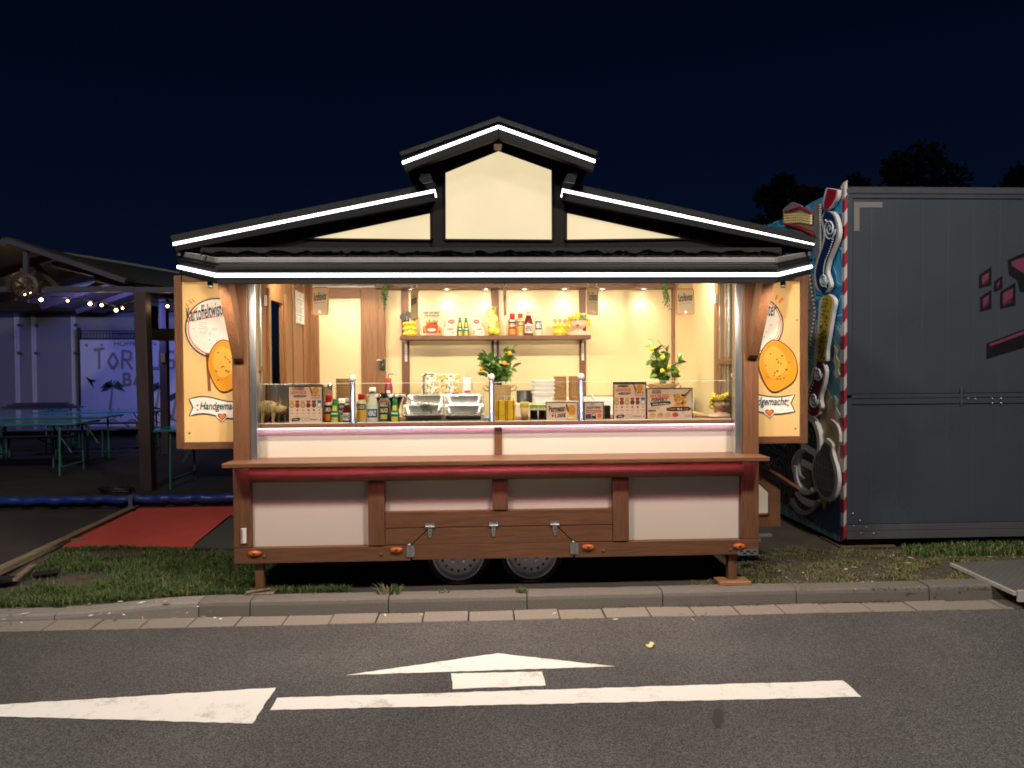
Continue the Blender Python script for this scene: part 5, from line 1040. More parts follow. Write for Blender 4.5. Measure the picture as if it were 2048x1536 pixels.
x = at(1049, .95, 795); t_ = thing('cooking_pot', 'black cooking pot behind the yellow lidded cup', 'pot', (x, .95, 1.12)); b = MB(BLACK); r = 16*6.27/FPX; z1 = W(1049, 781, .95).z; b.lathe([(.001, 1.12), (.95*r, 1.12), (r, 1.13), (r, z1), (.95*r, z1), (.93*r, 1.14), (.001, 1.14)], (x, .95, 0), 24); b.build('pot_body', t_); b = MB(BLACK); b.tube([(x+r, .95, z1-.03), (x+r+.03, .93, z1-.03), (x+r+.03, .99, z1-.03), (x+r, .97, z1-.03)], .007, 6); b.build('handle', t_)
# --- white tubs
x = at(1085, .80, 790); w_ = 46*6.12/FPX; z_t = W(1085, 758, .8).z; zz = W(1085, 806, .8).z; n = 5; hh = (z_t-zz)/(n+1.0)
for i in range(n):
    z0 = zz+(0 if i == 0 else hh*(i+.9)); th = hh*1.75 if i == 0 else hh*.95; ww = w_/2*(.88 if i == 0 else 1.0); b = MB(CLEARP if i == 0 else WHITEP); dx = random.uniform(-.004, .004)
    def rr_(s_, z): return [(x+dx+px, .8+py, z) for px, py in rrect(2*ww*s_, 1.5*ww*s_, .02, 3)]
    rings = [rr_(.86, z0), rr_(.94, z0+th*.7), rr_(1.02, z0+th*.72), rr_(1.02, z0+th*.98)]; vs = sum(rings, []); m_ = len(rings[0]); b.add(vs, [(k*m_+j, k*m_+(j+1) % m_, (k+1)*m_+(j+1) % m_, (k+1)*m_+j) for k in range(3) for j in range(m_)]+[tuple(range(m_-1, -1, -1)), tuple(3*m_+j for j in range(m_))])
    tag(b.build('plastic_tub'), ('large translucent tub at the bottom of the white tub stack', 'white tub second from the bottom of the stack', 'white tub in the middle of the stack', 'white tub second from the top of the stack', 'topmost white tub of the stack beside brown paper bowls')[i], 'tub', 'white plastic tubs stacked on the worktop')
b = MB(CREAM); b.box(at(1030, .7, 800), at(1120, .7, 800), .62, 1.10, .9, zz-.001); b.build('worktop', T, bev=.004)
b = MB(CREAM); b.box(at(1100, 1.0, 800)+.002, at(1168, 1.0, 800), .90, 1.148, .9, ZW-.001); b.build('worktop', T, bev=.004)
b = MB(WHITEP); b.tube([W(1189, 803, .5), W(1183, 789, .5)], .011, 8); tag(b.build('scoop_handle'), 'white scoop handle sticking up behind the card sign', 'scoop')
b = MB(BLACK); b.pbox(1209.5, 811, 1221, 840, .30, .38); tag(b.build('card_terminal', bev=.004), 'dark card terminal between card sign and spice board', 'card terminal')
b = MB(wood('light_board', (.42,.25,.10,1), (.60,.38,.17,1), 'x', .6)); b.bar(W(1376, 824, .55), W(1434, 836, .34), (0, 0, 1), .09, .02); tag(b.build('wooden_board', bev=.003), 'long light wooden board lying left of the counter face planter', 'board')
# --- back worktop: soap bottle, tap, trays, paper roll
x = at(777, 1.45, 780); O = V((x, 1.45, ZB)); t_ = thing('soap_bottle', 'dark red pump bottle with red top by the door frame', 'pump bottle', O); D = 6.75/FPX; h = W(777, 762, 1.45).z-ZB; MB(pm('soap_red', (.23,.015,.03,1), .3, coat=.3)).lathe([(.001, 0), (8.5*D, 0), (8.5*D, h*.86), (6*D, h*.97), (4*D, h)], O, 18).build('bottle_body', t_); MB(flat('#d02a20')).lathe([(6*D, h-.005), (6*D, h+.02), (3*D, h+.03), (.001, h+.03)], O, 14).build('collar', t_); b = MB(BLACK); b.tube([O+V((0, 0, h+.03)), O+V((0, 0, h+.065)), O+V((.045, -.01, h+.068)), O+V((.05, -.01, h+.058))], .004, 6); b.build('pump', t_)
b = MB(flat('#f0e4d8')); b.lathe([(8.55*D, h*.55), (8.55*D, h*.82)], O, 10, a0=R(-110), a1=R(-60)); b.build('label', t_)
x = at(848, 1.5, 780); z0 = ZB; b = MB(STEEL); zt_ = W(848, 748, 1.5).z; c = V((x, 1.5, 0)); b.tube([c+V((0, 0, z0)), c+V((0, 0, zt_-.03)), c+V((.008, 0, zt_-.012)), c+V((.03, -.01, zt_)), c+V((.11, -.06, zt_)), c+V((.118, -.065, zt_-.01))], .012, 10); tp = tag(b.build('water_tap'), 'tall angled steel tap in front of the lemon trays', 'tap')
b = MB(STEEL); zl_ = W(835, 795, 1.5).z; b.tube([c+V((0, 0, zl_)), c+V((-.07, -.02, zl_)), c+V((-.075, -.02, zl_+.04))], .006, 6); b.build('tap_lever', tp)
TRW = pm('tray_white', (.78,.75,.66,1), .4, var=.03)
for i, (u0, u1) in enumerate(((842, 880), (880.5, 918))):
    x0, x1 = at(u0, 1.72, 780), at(u1, 1.72, 780); z1 = W((u0+u1)/2, 748, 1.72).z; b = MB(TRW); b.box(x0, x1, 1.72, 1.735, ZB, z1); o = tag(b.build('lemon_tray', bev=.006), '%s of two white lemon patterned trays behind the tap' % ('left', 'right')[i], 'tray', 'lemon patterned trays'); b = MB(); zz_ = W(880, 800, 1.72).z
    rnd = random.Random(5)
    for k in range(70):
        cx_, cz_ = rnd.uniform(x0+.012, x1-.012), rnd.uniform(zz_-.02, z1-.012); a = rnd.uniform(0, 6.28); ty = rnd.random()
        F = lambda p, q, kk: (cx_+p*math.cos(a)-q*math.sin(a), 1.7195-.0006*kk, cz_+p*math.sin(a)+q*math.cos(a))
        if k < 8: cx_, cz_ = x0+.03+(x1-x0-.06)*(k % 2)+rnd.uniform(-.01, .02), zz_+(z1-zz_)*(k//2+.5)/4; b.use(flat('#e8b02a')); b.disc2(F, 0, 0, .026, .021, 3, 14); b.use(flat('#f2cc5c')); b.disc2(F, -.004, .004, .014, .010, 4, 10)
        elif ty < .62: b.use(flat(rnd.choice(('#3d4a3a', '#6a6f5a', '#2e3140', '#7d8268')))); b.poly2(F, [(-.018, 0), (-.004, .006), (.018, 0), (-.004, -.006)], 2)
        elif ty < .85: b.use(flat('#2f3148')); b.disc2(F, 0, 0, .006, .006, 2, 8)
        else: b.use(flat('#e89a7a')); b.disc2(F, 0, 0, .007, .005, 2, 6)
    b.build('print', o)
x = at(935, 1.5, 780); O = V((x, 1.5, ZB)); D = 6.8/FPX; t_ = thing('paper_towel_roll', 'white paper towel roll with red label on a wire holder', 'paper towel', O); h = W(935, 755, 1.5).z-ZB; MB(pm('paper_white', (.78,.76,.72,1), .9, var=.04, bump=.2)).lathe([(.001, 0), (12.5*D, 0), (12*D, h*.45), (9.5*D, h*.93), (9*D, h), (.001, h)], O, 20).build('roll', t_); b = MB(STEEL); b.tube([O+V((-.004, 0, h)), O+V((-.004, 0, h+.03)), O+V((0, 0, h+.04)), O+V((.007, 0, h+.03)), O+V((.007, 0, h))], .003, 6); b.build('wire_loop', t_)
zl0, zl1 = W(935, 797, 1.45).z, W(935, 781, 1.45).z; b = MB(flat('#c0241e')); b.box(x-6*D, x+6*D, 1.5-12.6*D, 1.5-12.2*D, zl0, zl1); lb = b.build('label', t_); b = MB(flat('#f4e6dc')); b.text2(lambda p, q, k: (x+p, 1.5-12.7*D-.0006*k, (zl0+zl1)/2+q), 'BIG', 0, 0, 9*D, (zl1-zl0)*.5, 1, 0, .03, flip=1); b.build('lettering', lb)
# --- citrus trees in baskets
LEAF = pm('citrus_leaf', (.075,.165,.035,1), .35, var=.5, scale=3, coat=.2); LEAF2 = pm('citrus_leaf_pale', (.17,.30,.06,1), .35, var=.4, scale=3, coat=.2); ORAN = pm('orange_peel', (.78,.33,.015,1), .4, var=.1, bump=.2, bscale=200); LEMP = pm('lemon_peel', (.80,.55,.02,1), .4, var=.1); STEM = pm('citrus_stem', (.09,.055,.03,1), .8, var=.3); BASK = pm('woven_straw', (.34,.215,.10,1), .8, var=.55, scale=60, bump=.6, bscale=70)
def leaf_mesh(mat, nm):
    b = MB(mat); n = 5; pr_ = [(0, .06), (.16, .40), (.42, .58), (.7, .46), (.9, .18), (1, .01)]
    vs = []
    for t_, w_ in pr_: zb = -.18*t_*t_; vs += [(t_, -w_*.5, zb+.10*w_), (t_, 0, zb), (t_, w_*.5, zb+.10*w_)]
    b.add(vs, [(i*3+j, i*3+j+1, (i+1)*3+j+1, (i+1)*3+j) for i in range(5) for j in range(2)], True); o = b.build(nm, base_org=(0, 0, 0)); me = o.data; bpy.data.objects.remove(o); return me
LM, LM2 = leaf_mesh(LEAF, 'leaf'), leaf_mesh(LEAF2, 'leaf')
b = MB(ORAN); b.ball((0, 0, 0), 1, 14, 10); o = b.build('fruit', base_org=(0, 0, 0)); OM = o.data; bpy.data.objects.remove(o)
b = MB(LEMP); b.ball((0, 0, 0), 1, 14, 10, sz=1.2); o = b.build('fruit', base_org=(0, 0, 0)); YM = o.data; bpy.data.objects.remove(o)
def citrus(label, u, Y, z0, zpot, branches, fruits, fm, fr_px, basket_w, pale, seed, leafpx):
    rnd = random.Random(seed); x = at(u, Y, 780); O = V((x, Y, z0)); Dp = (W(u, 780, Y)-CAM).dot(FWD)/FPX; t_ = thing('citrus_tree', label, 'potted plant', O, 'little citrus trees in baskets'); r = basket_w/2*Dp; hp = zpot-z0
    b = MB(BASK); pf = []; rows = max(6, int(hp/.016))
    for i in range(rows):
        q = i/rows; rr = r*(.80+.2*q); z = hp*q; pf += [(rr, z+.001), (rr+.005, z+hp/rows*.3), (rr+.005, z+hp/rows*.7), (rr, z+hp/rows*.98)]
    b.lathe([(.001, 0)]+pf+[(r*.9, hp), (r*.88, hp-.03), (.001, hp-.03)], O, 26); bk = b.build('basket', t_)
    for s_ in (-1, 1):
        b = MB(BASK); b.tube([O+V((s_*r*.98, 0, hp-.03)), O+V((s_*(r+.035), 0, hp+.0)), O+V((s_*(r+.055), 0, hp-.02)), O+V((s_*(r+.04), 0, hp-.05)), O+V((s_*r*.95, 0, hp-.06))], .007, 7); b.build('basket_handle', bk)
    P0 = V((x, Y, z0+hp-.03)); k = 0
    for br in branches:
        pts = [P0+V((random.uniform(-.005, .005), random.uniform(-.01, .01), 0))]+[W(bu, bv, Y+dy) for bu, bv, dy in br]; b = MB(STEM); b.tube(pts, [.008]+[.005]*(len(pts)-2)+[.002], 6); b.build('stem', t_)
        for i in range(1, len(pts)):
            d = (pts[i]-pts[i-1]); n_ = max(4, int(d.length/(.0165)))
            for j in range(n_):
                if i == 1 and j < n_*.40: continue
                p = pts[i-1]+d*((j+rnd.random())/n_); dirv = (V((rnd.uniform(-1, 1), rnd.uniform(-1, .4), rnd.uniform(-.7, .9)))+d.normalized()*.5).normalized(); L_ = leafpx*Dp*rnd.uniform(.7, 1.25)
                q = dirv.to_track_quat('X', 'Z') @ __import__('mathutils').Quaternion((1, 0, 0), rnd.uniform(-1, 1)); inst(LM2 if rnd.random() < pale else LM, t_, 'leaf', Matrix.Translation(p-V(org(t_))+V((0, 0, 0))) @ q.to_matrix().to_4x4() @ Matrix.Diagonal((L_, L_*1.05, L_, 1)))
    for fu, fv, dy in fruits: inst(fm, t_, 'fruit', Matrix.Translation(W(fu, fv, Y+dy)-V(org(t_))) @ Matrix.Scale(fr_px/2*Dp, 4))
    return t_
citrus('citrus tree with oranges in a brown basket before the back wall', 1000, 1.40, ZB, W(1000, 770, 1.4).z, [[(990, 735, -.02), (968, 708, 0)], [(985, 740, 0), (972, 720, .03)], [(980, 745, -.03), (958, 730, -.02)], [(998, 735, .02), (995, 718, 0)], [(1006, 735, -.02), (1012, 714, 0), (1010, 697, 0)], [(1010, 725, .02), (1020, 708, .02), (1026, 698, 0)], [(1012, 740, -.03), (1026, 735, -.03)], [(985, 752, -.03), (962, 748, -.04)], [(1005, 755, -.03), (1016, 752, -.04), (1010, 760, -.05)], [(994, 748, -.05), (990, 735, -.06)], [(1002, 748, -.06), (1006, 735, -.06)]], [(1019, 707, -.03), (1009, 726, -.06), (963, 738, -.06), (1013, 737, 0)], ORAN and OM, 9, 44, .25, 3, 19)
citrus('citrus tree with lemons in a pale basket behind the corn board', 1324, .95, 1.121, W(1324, 767, .95).z, [[(1318, 735, -.02), (1306, 690, 0)], [(1316, 735, 0), (1300, 715, 0)], [(1318, 728, -.03), (1316, 700, 0), (1322, 690, 0)], [(1326, 735, -.02), (1332, 706, 0), (1336, 700, 0)], [(1332, 740, -.02), (1350, 728, 0), (1362, 722, 0)], [(1330, 745, -.03), (1345, 742, 0)], [(1316, 748, -.04), (1303, 748, 0)], [(1322, 738, -.05), (1312, 724, -.05)], [(1328, 740, -.05), (1336, 724, -.05)], [(1324, 752, -.05), (1320, 745, -.05), (1334, 752, -.05)], [(1340, 752, -.03), (1350, 756, -.03)]], [(1304, 697, -.04), (1326, 715, -.05), (1325, 742, -.07), (1356, 742, -.03), (1337, 735, -.04)], YM, 9, 52, .55, 9, 17)
# --- hanging trailing plants
for u, vb, Y, lab in ((767, 622, 1.1, 'small trailing green plant hanging near the cream door'), (1328, 620, 1.1, 'small trailing green plant hanging near the right wall')):
    x = at(u, Y, 590); O = V((x, Y, ZC)); t_ = thing('hanging_plant', lab, 'hanging plant', O, 'trailing plants hanging from the ceiling'); zb = W(u, vb, Y).z
    for s_ in range(13):
        dx = random.uniform(-.025, .025); L_ = (ZC-zb)*random.uniform(.6, 1); b = MB(pm('vine_green', (.06,.12,.03,1), .5, var=.4)); path = [O+V((dx*q*1.4+.012*math.sin(9*q+s_)+(.02*q if u > 1300 else .0), random.uniform(-.01, .01), -L_*q)) for q in [i/9 for i in range(10)]]; b.tube(path, .0015, 4)
        for p in path[1:]:
            for m_ in range(4): d = V((random.uniform(-1, 1), random.uniform(-1, 1), random.uniform(-.8, .5))).normalized()*.020; e_ = d.cross(V((0, 0, 1))).normalized()*.007; b.add([p, p+d*.5+e_, p+d, p+d*.5-e_], [(0, 1, 2, 3)])
        tag(b.build('trailing_strand', t_), kind='stuff')
# --- hanging signs with hooks
SGN = sheer('sign_acrylic', (.95,.88,.74,1), .8)
def hang_sign(u, vt, vb, Y, yaw, label, roll=0, w_=.165):
    c = W(u, (vt+vb)/2, Y); h = W(u, vt, Y).z-W(u, vb, Y).z; O = V((c.x, c.y, c.z)); t_ = thing('hanging_sign', label, 'hanging sign', O, 'hooked signs hanging under the hatch edge'); O = V((0, 0, 0))+org(t_)
    pts = rrect(w_, h, .022, 4); b = MB(SGN); b.prism([O+V((x, -.005, z)) for x, z in pts], (0, .010, 0)); b.build('sign_board', t_)
    b = MB(flat('#d98a3c')); F = lambda x, y, k: O+V((x, -.0055-.0006*k, y)); b.line2(F, [(x*.95, z*.96) for x, z in pts], .009, 0, True); b.build('sign_rim', t_)
    b = MB(flat('#4a4640')); b.text2(F, 'Kartoffeltwister', 0, .035, w_*.82, h*.30, 1, .25, .03, rot=.08, flip=1); b.build('lettering', t_)
    b = MB(flat('#a89c86')); b.line2(F, [(-w_*.35, -.02), (0, -.012), (w_*.35, -.01)], .004, 1); b.build('underline', t_)
    b = MB(flat('#e8e4d8')); b.poly2(F, [(-.012, -h*.45), (.012, -h*.45), (.010, -h*.33), (-.010, -h*.33)], 2); b.build('price_tag', t_)
    for s_ in (-1, 1):
        b = MB(WHITEP); q = O+V((s_*w_*.40, 0, h/2)); b.tube([q+V((0, 0, -.012)), q+V((0, -.008, .006)), q+V((0, 0, .02)), q+V((.007, 0, .03)), q+V((.007, 0, .055)), q+V((-.007, 0, .06)), q+V((-.007, 0, .028)), q+V((0, .006, .012))], .0028, 6); b.build('hook', t_)
    t_.rotation_euler = (0, R(roll), R(yaw)); return t_
hang_sign(641, 574, 630, .20, -30, 'leftmost hanging sign in front of the cream door', 2)
hang_sign(829, 578, 640, .20, -66, 'hanging sign turned nearly sideways above the black utensils')
hang_sign(1010, 578, 630, .20, -87, 'middle hanging sign seen exactly edge on')
hang_sign(1185, 574, 630, .20, 50, 'half turned hanging sign near the shelf face planter', 0)
hang_sign(1370, 577, 630, .20, 16, 'rightmost hanging sign facing the front by the right wall', -2)
# --- laminated notice on the left wall
ya, yb2 = WX(592, 620, XL+.015).y, WX(608, 620, XL+.015).y; za, zb2 = WX(600, 648, XL+.015).z, WX(600, 584, XL+.015).z
b = MB(flat('#c9cdd0', .2)); b.box(XL+.013, XL+.018, ya, yb2, za, zb2); o = tag(b.build('notice'), 'tall laminated notice with four grids on the left wall', 'notice'); b = MB()
F = lambda x, y, k: (XL+.018+.0008*k, ya+(yb2-ya)*x, zb2+(za-zb2)*y)
for i in range(4):
    b.use(flat('#eef0f0')); b.rect2(F, .12, .04+.24*i, .88, .24+.24*i, 1); b.use(flat('#8a8e92')); [b.rect2(F, .15, .08+.24*i+.035*j, .85, .088+.24*i+.035*j, 2) for j in range(4)]; b.rect2(F, .48, .06+.24*i, .52, .22+.24*i, 2)
b.build('print', o)
# ================================================================== LEFT: BAR PAVILION
POST = pm('pavilion_post', (.036,.022,.022,1), .55, var=.3, scale=3, stretch=(8, 8, 1), bump=.2)
BMP = pm('pavilion_beam', (.042,.040,.062,1), .5, var=.3, scale=4)
TARP = pm('green_black_tarp', (.020,.024,.021,1), .6, var=.3, scale=2, bump=.3, bscale=4)
PLZ = .16
b = MB(pm('platform_boards', (.018,.014,.013,1), .7, var=.5, scale=2, bump=.3, bscale=9)); b.box(-13, -.9, 3.46, 13.5, .02, PLZ); plat = tag(b.build('platform'), 'dark boarded bar platform behind the red carpet', 'platform')
pipe = MB(pm('blue_tarp_pipe', (.007,.032,.18,1), .4, var=.35, scale=6, bump=.4, bscale=20)); c0, c1 = W(-60, 996, 3.42), W(478, 985, 3.42); c1.z = c0.z = PLZ-.03
P = [c0.lerp(c1, i/60) for i in range(61)]; pipe.tube([p+V((0, .01*math.sin(i*1.3), .006*math.sin(i*.9))) for i, p in enumerate(P)], [.05+.006*math.sin(i*2.1) for i in range(61)], 10); tag(pipe.build('blue_pipe'), 'long blue tarpaulin wrapped pipe along the platform front edge', 'pipe')
b = MB(pm('loose_tarp', (.05,.06,.10,1), .4, var=.4, bump=.5)); p = W(255, 990, 3.36); b.add([p, p+V((.07, 0, 0)), p+V((.10, -.1, -.10)), p+V((.16, -.14, -.14)), p+V((.08, -.14, -.14))], [(0, 4, 2, 1), (4, 3, 2)]); tag(b.build('tarp_scrap'), 'torn grey tarp scrap hanging off the blue pipe', 'tarp')
pv = thing('bar_pavilion', 'dark open bar pavilion with gabled roof and tarp', 'pavilion', (-6, 4, PLZ))
Yp = 3.9
def pvb(name, mat, u0, v0, u1, v1, Y0, Y1, bev=.006): b = MB(mat); b.pbox(u0, v0, u1, v1, Y0, Y1); return b.build(name, pv, bev=bev)
b = MB(POST); p0, p1 = W(297, 975, Yp), W(284, 585, Yp); p0.z = PLZ; b.bar(p0, p1, (0, 1, 0), .15, .15); b.build('post', pv, bev=.008)
b = MB(POST); p0, p1 = W(331, 860, 8), W(327, 582, 8); p0.z = PLZ; b.bar(p0, p1, (0, 1, 0), .13, .13); b.build('post', pv, bev=.008)
for a, c in (((-60, 579), (26, 578)), ((84, 579), (268, 581)), ((268.5, 580), (357, 583))):
    b = MB(BMP); p, q = W(*a, Yp), W(*c, Yp); q.z = p.z; b.bar(p, q, (0, 0, 1), .07, .07); b.build('beam', pv, bev=.005)
def rafter(a, c, Y, t_=.055, mat=BMP): b = MB(mat); b.bar(W(*a, Y), W(*c, Y), (0, 0, 1), .06, t_); b.build('rafter', pv, bev=.003)
rafter((12, 481), (252, 563), Yp-.05); rafter((12, 482), (-80, 512), Yp-.05)
b = MB(BMP); b.bar(W(52, 502, Yp), W(52, 548, Yp), (1, 0, 0), .05, .05); b.build('king_post', pv, bev=.003)
ap, er, el = W(14, 481, Yp), W(255, 565, Yp), W(-230, 565, Yp); Yb = 9.0
UND = wood('roof_boarding', (.012,.008,.006,1), (.03,.02,.013,1), 'y', .6)
for e_, nm in ((er, 'roof_boarding'), (el, 'roof_boarding')):
    b = MB(UND); b.prism([ap+V((0, 0, .02)), e_+V((0, 0, .02)), V((e_.x, Yb, e_.z+.02)), V((ap.x, Yb, ap.z+.02))], (0, 0, .03)); b.build(nm, pv)
for k in range(1, 5):
    Y = Yp+k*1.05
    for e_ in (er, el): b = MB(POST); b.bar(V((ap.x, Y, ap.z-.02)), V((e_.x, Y, e_.z-.02)), (0, 0, 1), .06, .09); b.build('rafter', pv)
for q in (.35, .7): b = MB(POST); p = ap.lerp(er, q); b.bar(p+V((0, .1, -.10)), V((p.x, Yb, p.z-.10)), (0, 0, 1), .07, .07); b.build('purlin', pv)
for (a, c) in (((60, 520), (118, 575)), ((215, 560), (175, 578))): b = MB(POST); b.bar(W(*a, Yp+.5), W(*c, Yp+.5), (0, 1, 0), .06, .06); b.build('brace', pv)
b = MB(TARP); pts = [W(20, 482.5, Yp+.02), W(252, 563, Yp+.02), W(420, 584, Yp+.5), W(420, 549, 8.2), W(357, 547, 8.2), W(130, 508, 8.2)]; b.add(pts, [(0, 1, 5), (1, 4, 5), (1, 2, 3, 4)]); o = b.build('tarp_roof', pv, recalc=True)
b = MB(pm('tarp_edge', (.14,.14,.15,1), .5, var=.2)); b.tube([W(128, 507, 8.25), W(240, 525, 8.25), W(357, 546, 8.25), W(430, 556, 8.25)], .03, 8); b.build('tarp_hem', pv)
pvb('beam', BMP, 290, 590, 352, 597, 7.4, 7.5)
# bar front lamp: blue floodlight hung under the roof that washes the white trailer wall
fl = thing('blue_floodlight', 'blue floodlight hung inside the pavilion roof', 'floodlight', W(205, 611, 6.6)); O = org(fl); b = MB(BLACK); b.box(O.x-.08, O.x+.08, O.y-.03, O.y+.02, O.z-.05, O.z+.05); b.build('lamp_housing', fl, bev=.005)
b = MB(emit('blue_lamp_lens', (.10, .16, 1, 1), 6)); b.add([(O.x-.07, O.y+.0205, O.z-.04), (O.x+.07, O.y+.0205, O.z-.04), (O.x+.07, O.y+.0205, O.z+.04), (O.x-.07, O.y+.0205, O.z+.04)], [(3, 2, 1, 0)]); b.build('lens', fl)
def alight(name, loc, to, e, col, size, parent):
    l = bpy.data.lights.new(name, 'SPOT'); l.energy = e; l.color = col; l.spot_size = R(150); l.spot_blend = 1; l.shadow_soft_size = size; o = bpy.data.objects.new(name, l); S.collection.objects.link(o); o.parent = parent; o.location = Vector(loc)-org(parent); o.rotation_euler = (Vector(to)-Vector(loc)).to_track_quat('-Z', 'Y').to_euler(); return o
alight('blue_lamp', O+V((0, .03, 0)), W(90, 720, 12), 250, (.25, .28, 1), .06, fl)
alight('blue_lamp', O+V((-.02, .03, 0)), W(20, 740, 12), 360, (.25, .28, 1), .06, fl)
# white show trailer behind, with door rails
Yw = 12.0; ct = thing('white_show_trailer', 'white closed show trailer with door rails behind the beer tables', 'trailer', (W(100, 850, Yw).x, Yw, PLZ)); WHT = pm('white_lacquer', (.26,.26,.29,1), .35, var=.06, scale=1.5)
us_ = [-260, 36, 70, 149, 470]
for a, c in zip(us_, us_[1:]):
    b = MB(WHT); x0, x1 = W(a, 740, Yw).x, W(c, 740, Yw).x; b.box(x0+.02, x1-.02, Yw, Yw+.12, PLZ+.15, W(150, 624, Yw).z); b.build('wall_panel', ct, bev=.006)
for u in us_[1:4]:
    for du in (-2.4, 2.4):
        b = MB(pm('rail_white', (.62,.62,.66,1), .35)); x = W(u+du, 740, Yw).x; b.box(x-.022, x+.022, Yw-.035, Yw-.001, PLZ+.15, W(150, 622, Yw).z); r_ = b.build('locking_rail', ct, bev=.004)
    for v in (706, 650): b = MB(ALU); c = W(u+4, v, Yw-.05); b.box(c.x-.05, c.x+.05, c.y-.02, c.y+.02, c.z-.03, c.z+.03); b.build('latch', r_, bev=.004)
b = MB(BLACK); b.box(W(-260, 740, Yw).x, W(470, 740, Yw).x, Yw+.13, Yw+2.4, PLZ+.1, W(150, 618, Yw).z); b.build('trailer_body', ct); b = MB(BLACK); b.box(W(-260, 740, Yw).x, W(470, 740, Yw).x, Yw+.02, Yw+.1, PLZ, PLZ+.149); b.build('skirt', ct)
b = MB(pm('dark_roof_edge', (.03,.025,.03,1), .6)); b.pbox(-260, 598, 470, 622, Yw-.5, Yw+.1); b.build('roof_edge', ct)
# banner: TORTUGA BAR
Yn = 11.2; bn = thing('bar_banner', 'pale banner reading Tortuga Bar with plank letters and palms', 'banner', (W(260, 850, Yn).x, Yn, PLZ)); b = MB(pm('banner_cloth', (.55,.55,.60,1), .45, var=.08, scale=3)); 
gx, gy = 24, 10; vs = [W(160+(420-160)*i/gx, 680+(853-680)*j/gy, Yn+.03*math.sin(i*.9+j*.4)*.5) for j in range(gy+1) for i in range(gx+1)]; b.add(vs, [(j*(gx+1)+i, (j+1)*(gx+1)+i, (j+1)*(gx+1)+i+1, j*(gx+1)+i+1) for j in range(gy) for i in range(gx)], True); b.build('banner_cloth', bn)
F = FY(Yn-.03, .003); BR = flat('#8a7a76'); PG = flat('#2c4a4c'); BK = flat('#15151c')
def planks(t, cx, cy, w_, h_, nm='lettering'): b = MB(BR); b.text2(F, t, cx, cy, w_, h_, 1, 0, .02); b.build(nm, bn)
planks('HOFFMANN', 270, 687, 84, 9)
L_ = {'T': [((0, 0), (1, -.08)), ((.5, 0), (.52, 1))], 'O': [((.5, .15), (.95, .6)), ((.95, .6), (.5, 1)), ((.5, 1), (.05, .6)), ((.05, .6), (.5, .15))], 'R': [((.1, 0), (.05, 1)), ((.1, .03), (.85, .1)), ((.85, .1), (.8, .5)), ((.8, .5), (.1, .52)), ((.4, .52), (.95, 1))], 'U': [((.05, 0), (.1, .95)), ((.1, .95), (.9, .95)), ((.9, .95), (.95, 0))], 'G': [((.95, .1), (.1, .05)), ((.1, .05), (.05, .95)), ((.05, .95), (.95, .95)), ((.95, .95), (.95, .55)), ((.95, .55), (.5, .55))], 'A': [((.5, 0), (.02, 1)), ((.5, 0), (.98, 1)), ((.2, .62), (.8, .6))], 'B': [((.1, 0), (.1, 1)), ((.1, .04), (.8, .12)), ((.8, .12), (.7, .48)), ((.1, .5), (.85, .56)), ((.85, .56), (.8, .96)), ((.1, .96), (.8, .96))]}
def plank_letters(word, u0, v0, w_, h_, gap):
    for ch in word:
        b = MB(BR)
        for i, (a, c) in enumerate(L_[ch]): b.line2(F, [(u0+a[0]*w_, v0+a[1]*h_), (u0+c[0]*w_, v0+c[1]*h_)], 5.2, 1+i % 3)
        b.build('plank_letter', bn); u0 += w_+gap
plank_letters('TORTUGA', 187, 700, 22, 38, 6); plank_letters('BAR', 246, 746, 17, 24, 5)
def palm(u, v, s_):
    b = MB(PG)
    for a in (-200, -170, -140, -110, -80, -50, -20, 12): a = R(a); b.poly2(F, [(u, v), (u+12*s_*math.cos(a)-3*math.sin(a), v+8*s_*math.sin(a)-6), (u+26*s_*math.cos(a), v+15*s_*math.sin(a)+6*s_), (u+12*s_*math.cos(a)+3*math.sin(a), v+8*s_*math.sin(a)+4)], 2)
    b.use(BR); b.line2(F, [(u, v), (u-3, v+25*s_), (u-8, v+60*s_)], [3, 4, 6], 1); b.build('palm_print', bn)
palm(225, 773, 1.0); palm(318, 776, .9); palm(352, 795, .7)
for (u, v, s_) in ((182, 762, 12), (313, 818, 12), (173, 690, 4), (203, 690, 4)):
    b = MB(BK); b.poly2(F, [(u-s_, v-s_*.8), (u-.1*s_, v-.3*s_), (u+s_*.9, v-s_*.1), (u+.2*s_, v+.2*s_), (u+.5*s_, v+s_*1.2), (u-.2*s_, v+.3*s_)], 2); b.build('bird_print', bn)
b = MB(BK); [b.line2(F, [(170+40*k, 846), (185+40*k, 838), (200+40*k, 846)], 1.6, 2) for k in range(5)]; [b.line2(F, [(230+50*k, 836), (238+50*k, 815), (242+50*k, 836)], 2, 2) for k in range(3)]; b.build('plant_print', bn)
for u in (159, ): b = MB(POST); b.pbox(u-3, 655, u+2, 856, Yn, Yn+.06); b.build('banner_pole', bn)
ft = thing('fence_mesh', 'wire fence top showing above the bar banner', 'fence', (W(260, 850, Yn).x, Yn+.1, PLZ)); b = MB(POST); [b.tube([W(160, v, Yn+.1), W(420, v, Yn+.1)], .012, 5) for v in (662, 677)]; b.build('rail', ft)
for k in range(40): b = MB(POST); u = 163+6.2*k; b.tube([W(u, 661, Yn+.11), W(u, 678, Yn+.11)], .006, 4); b.build('wire', ft)
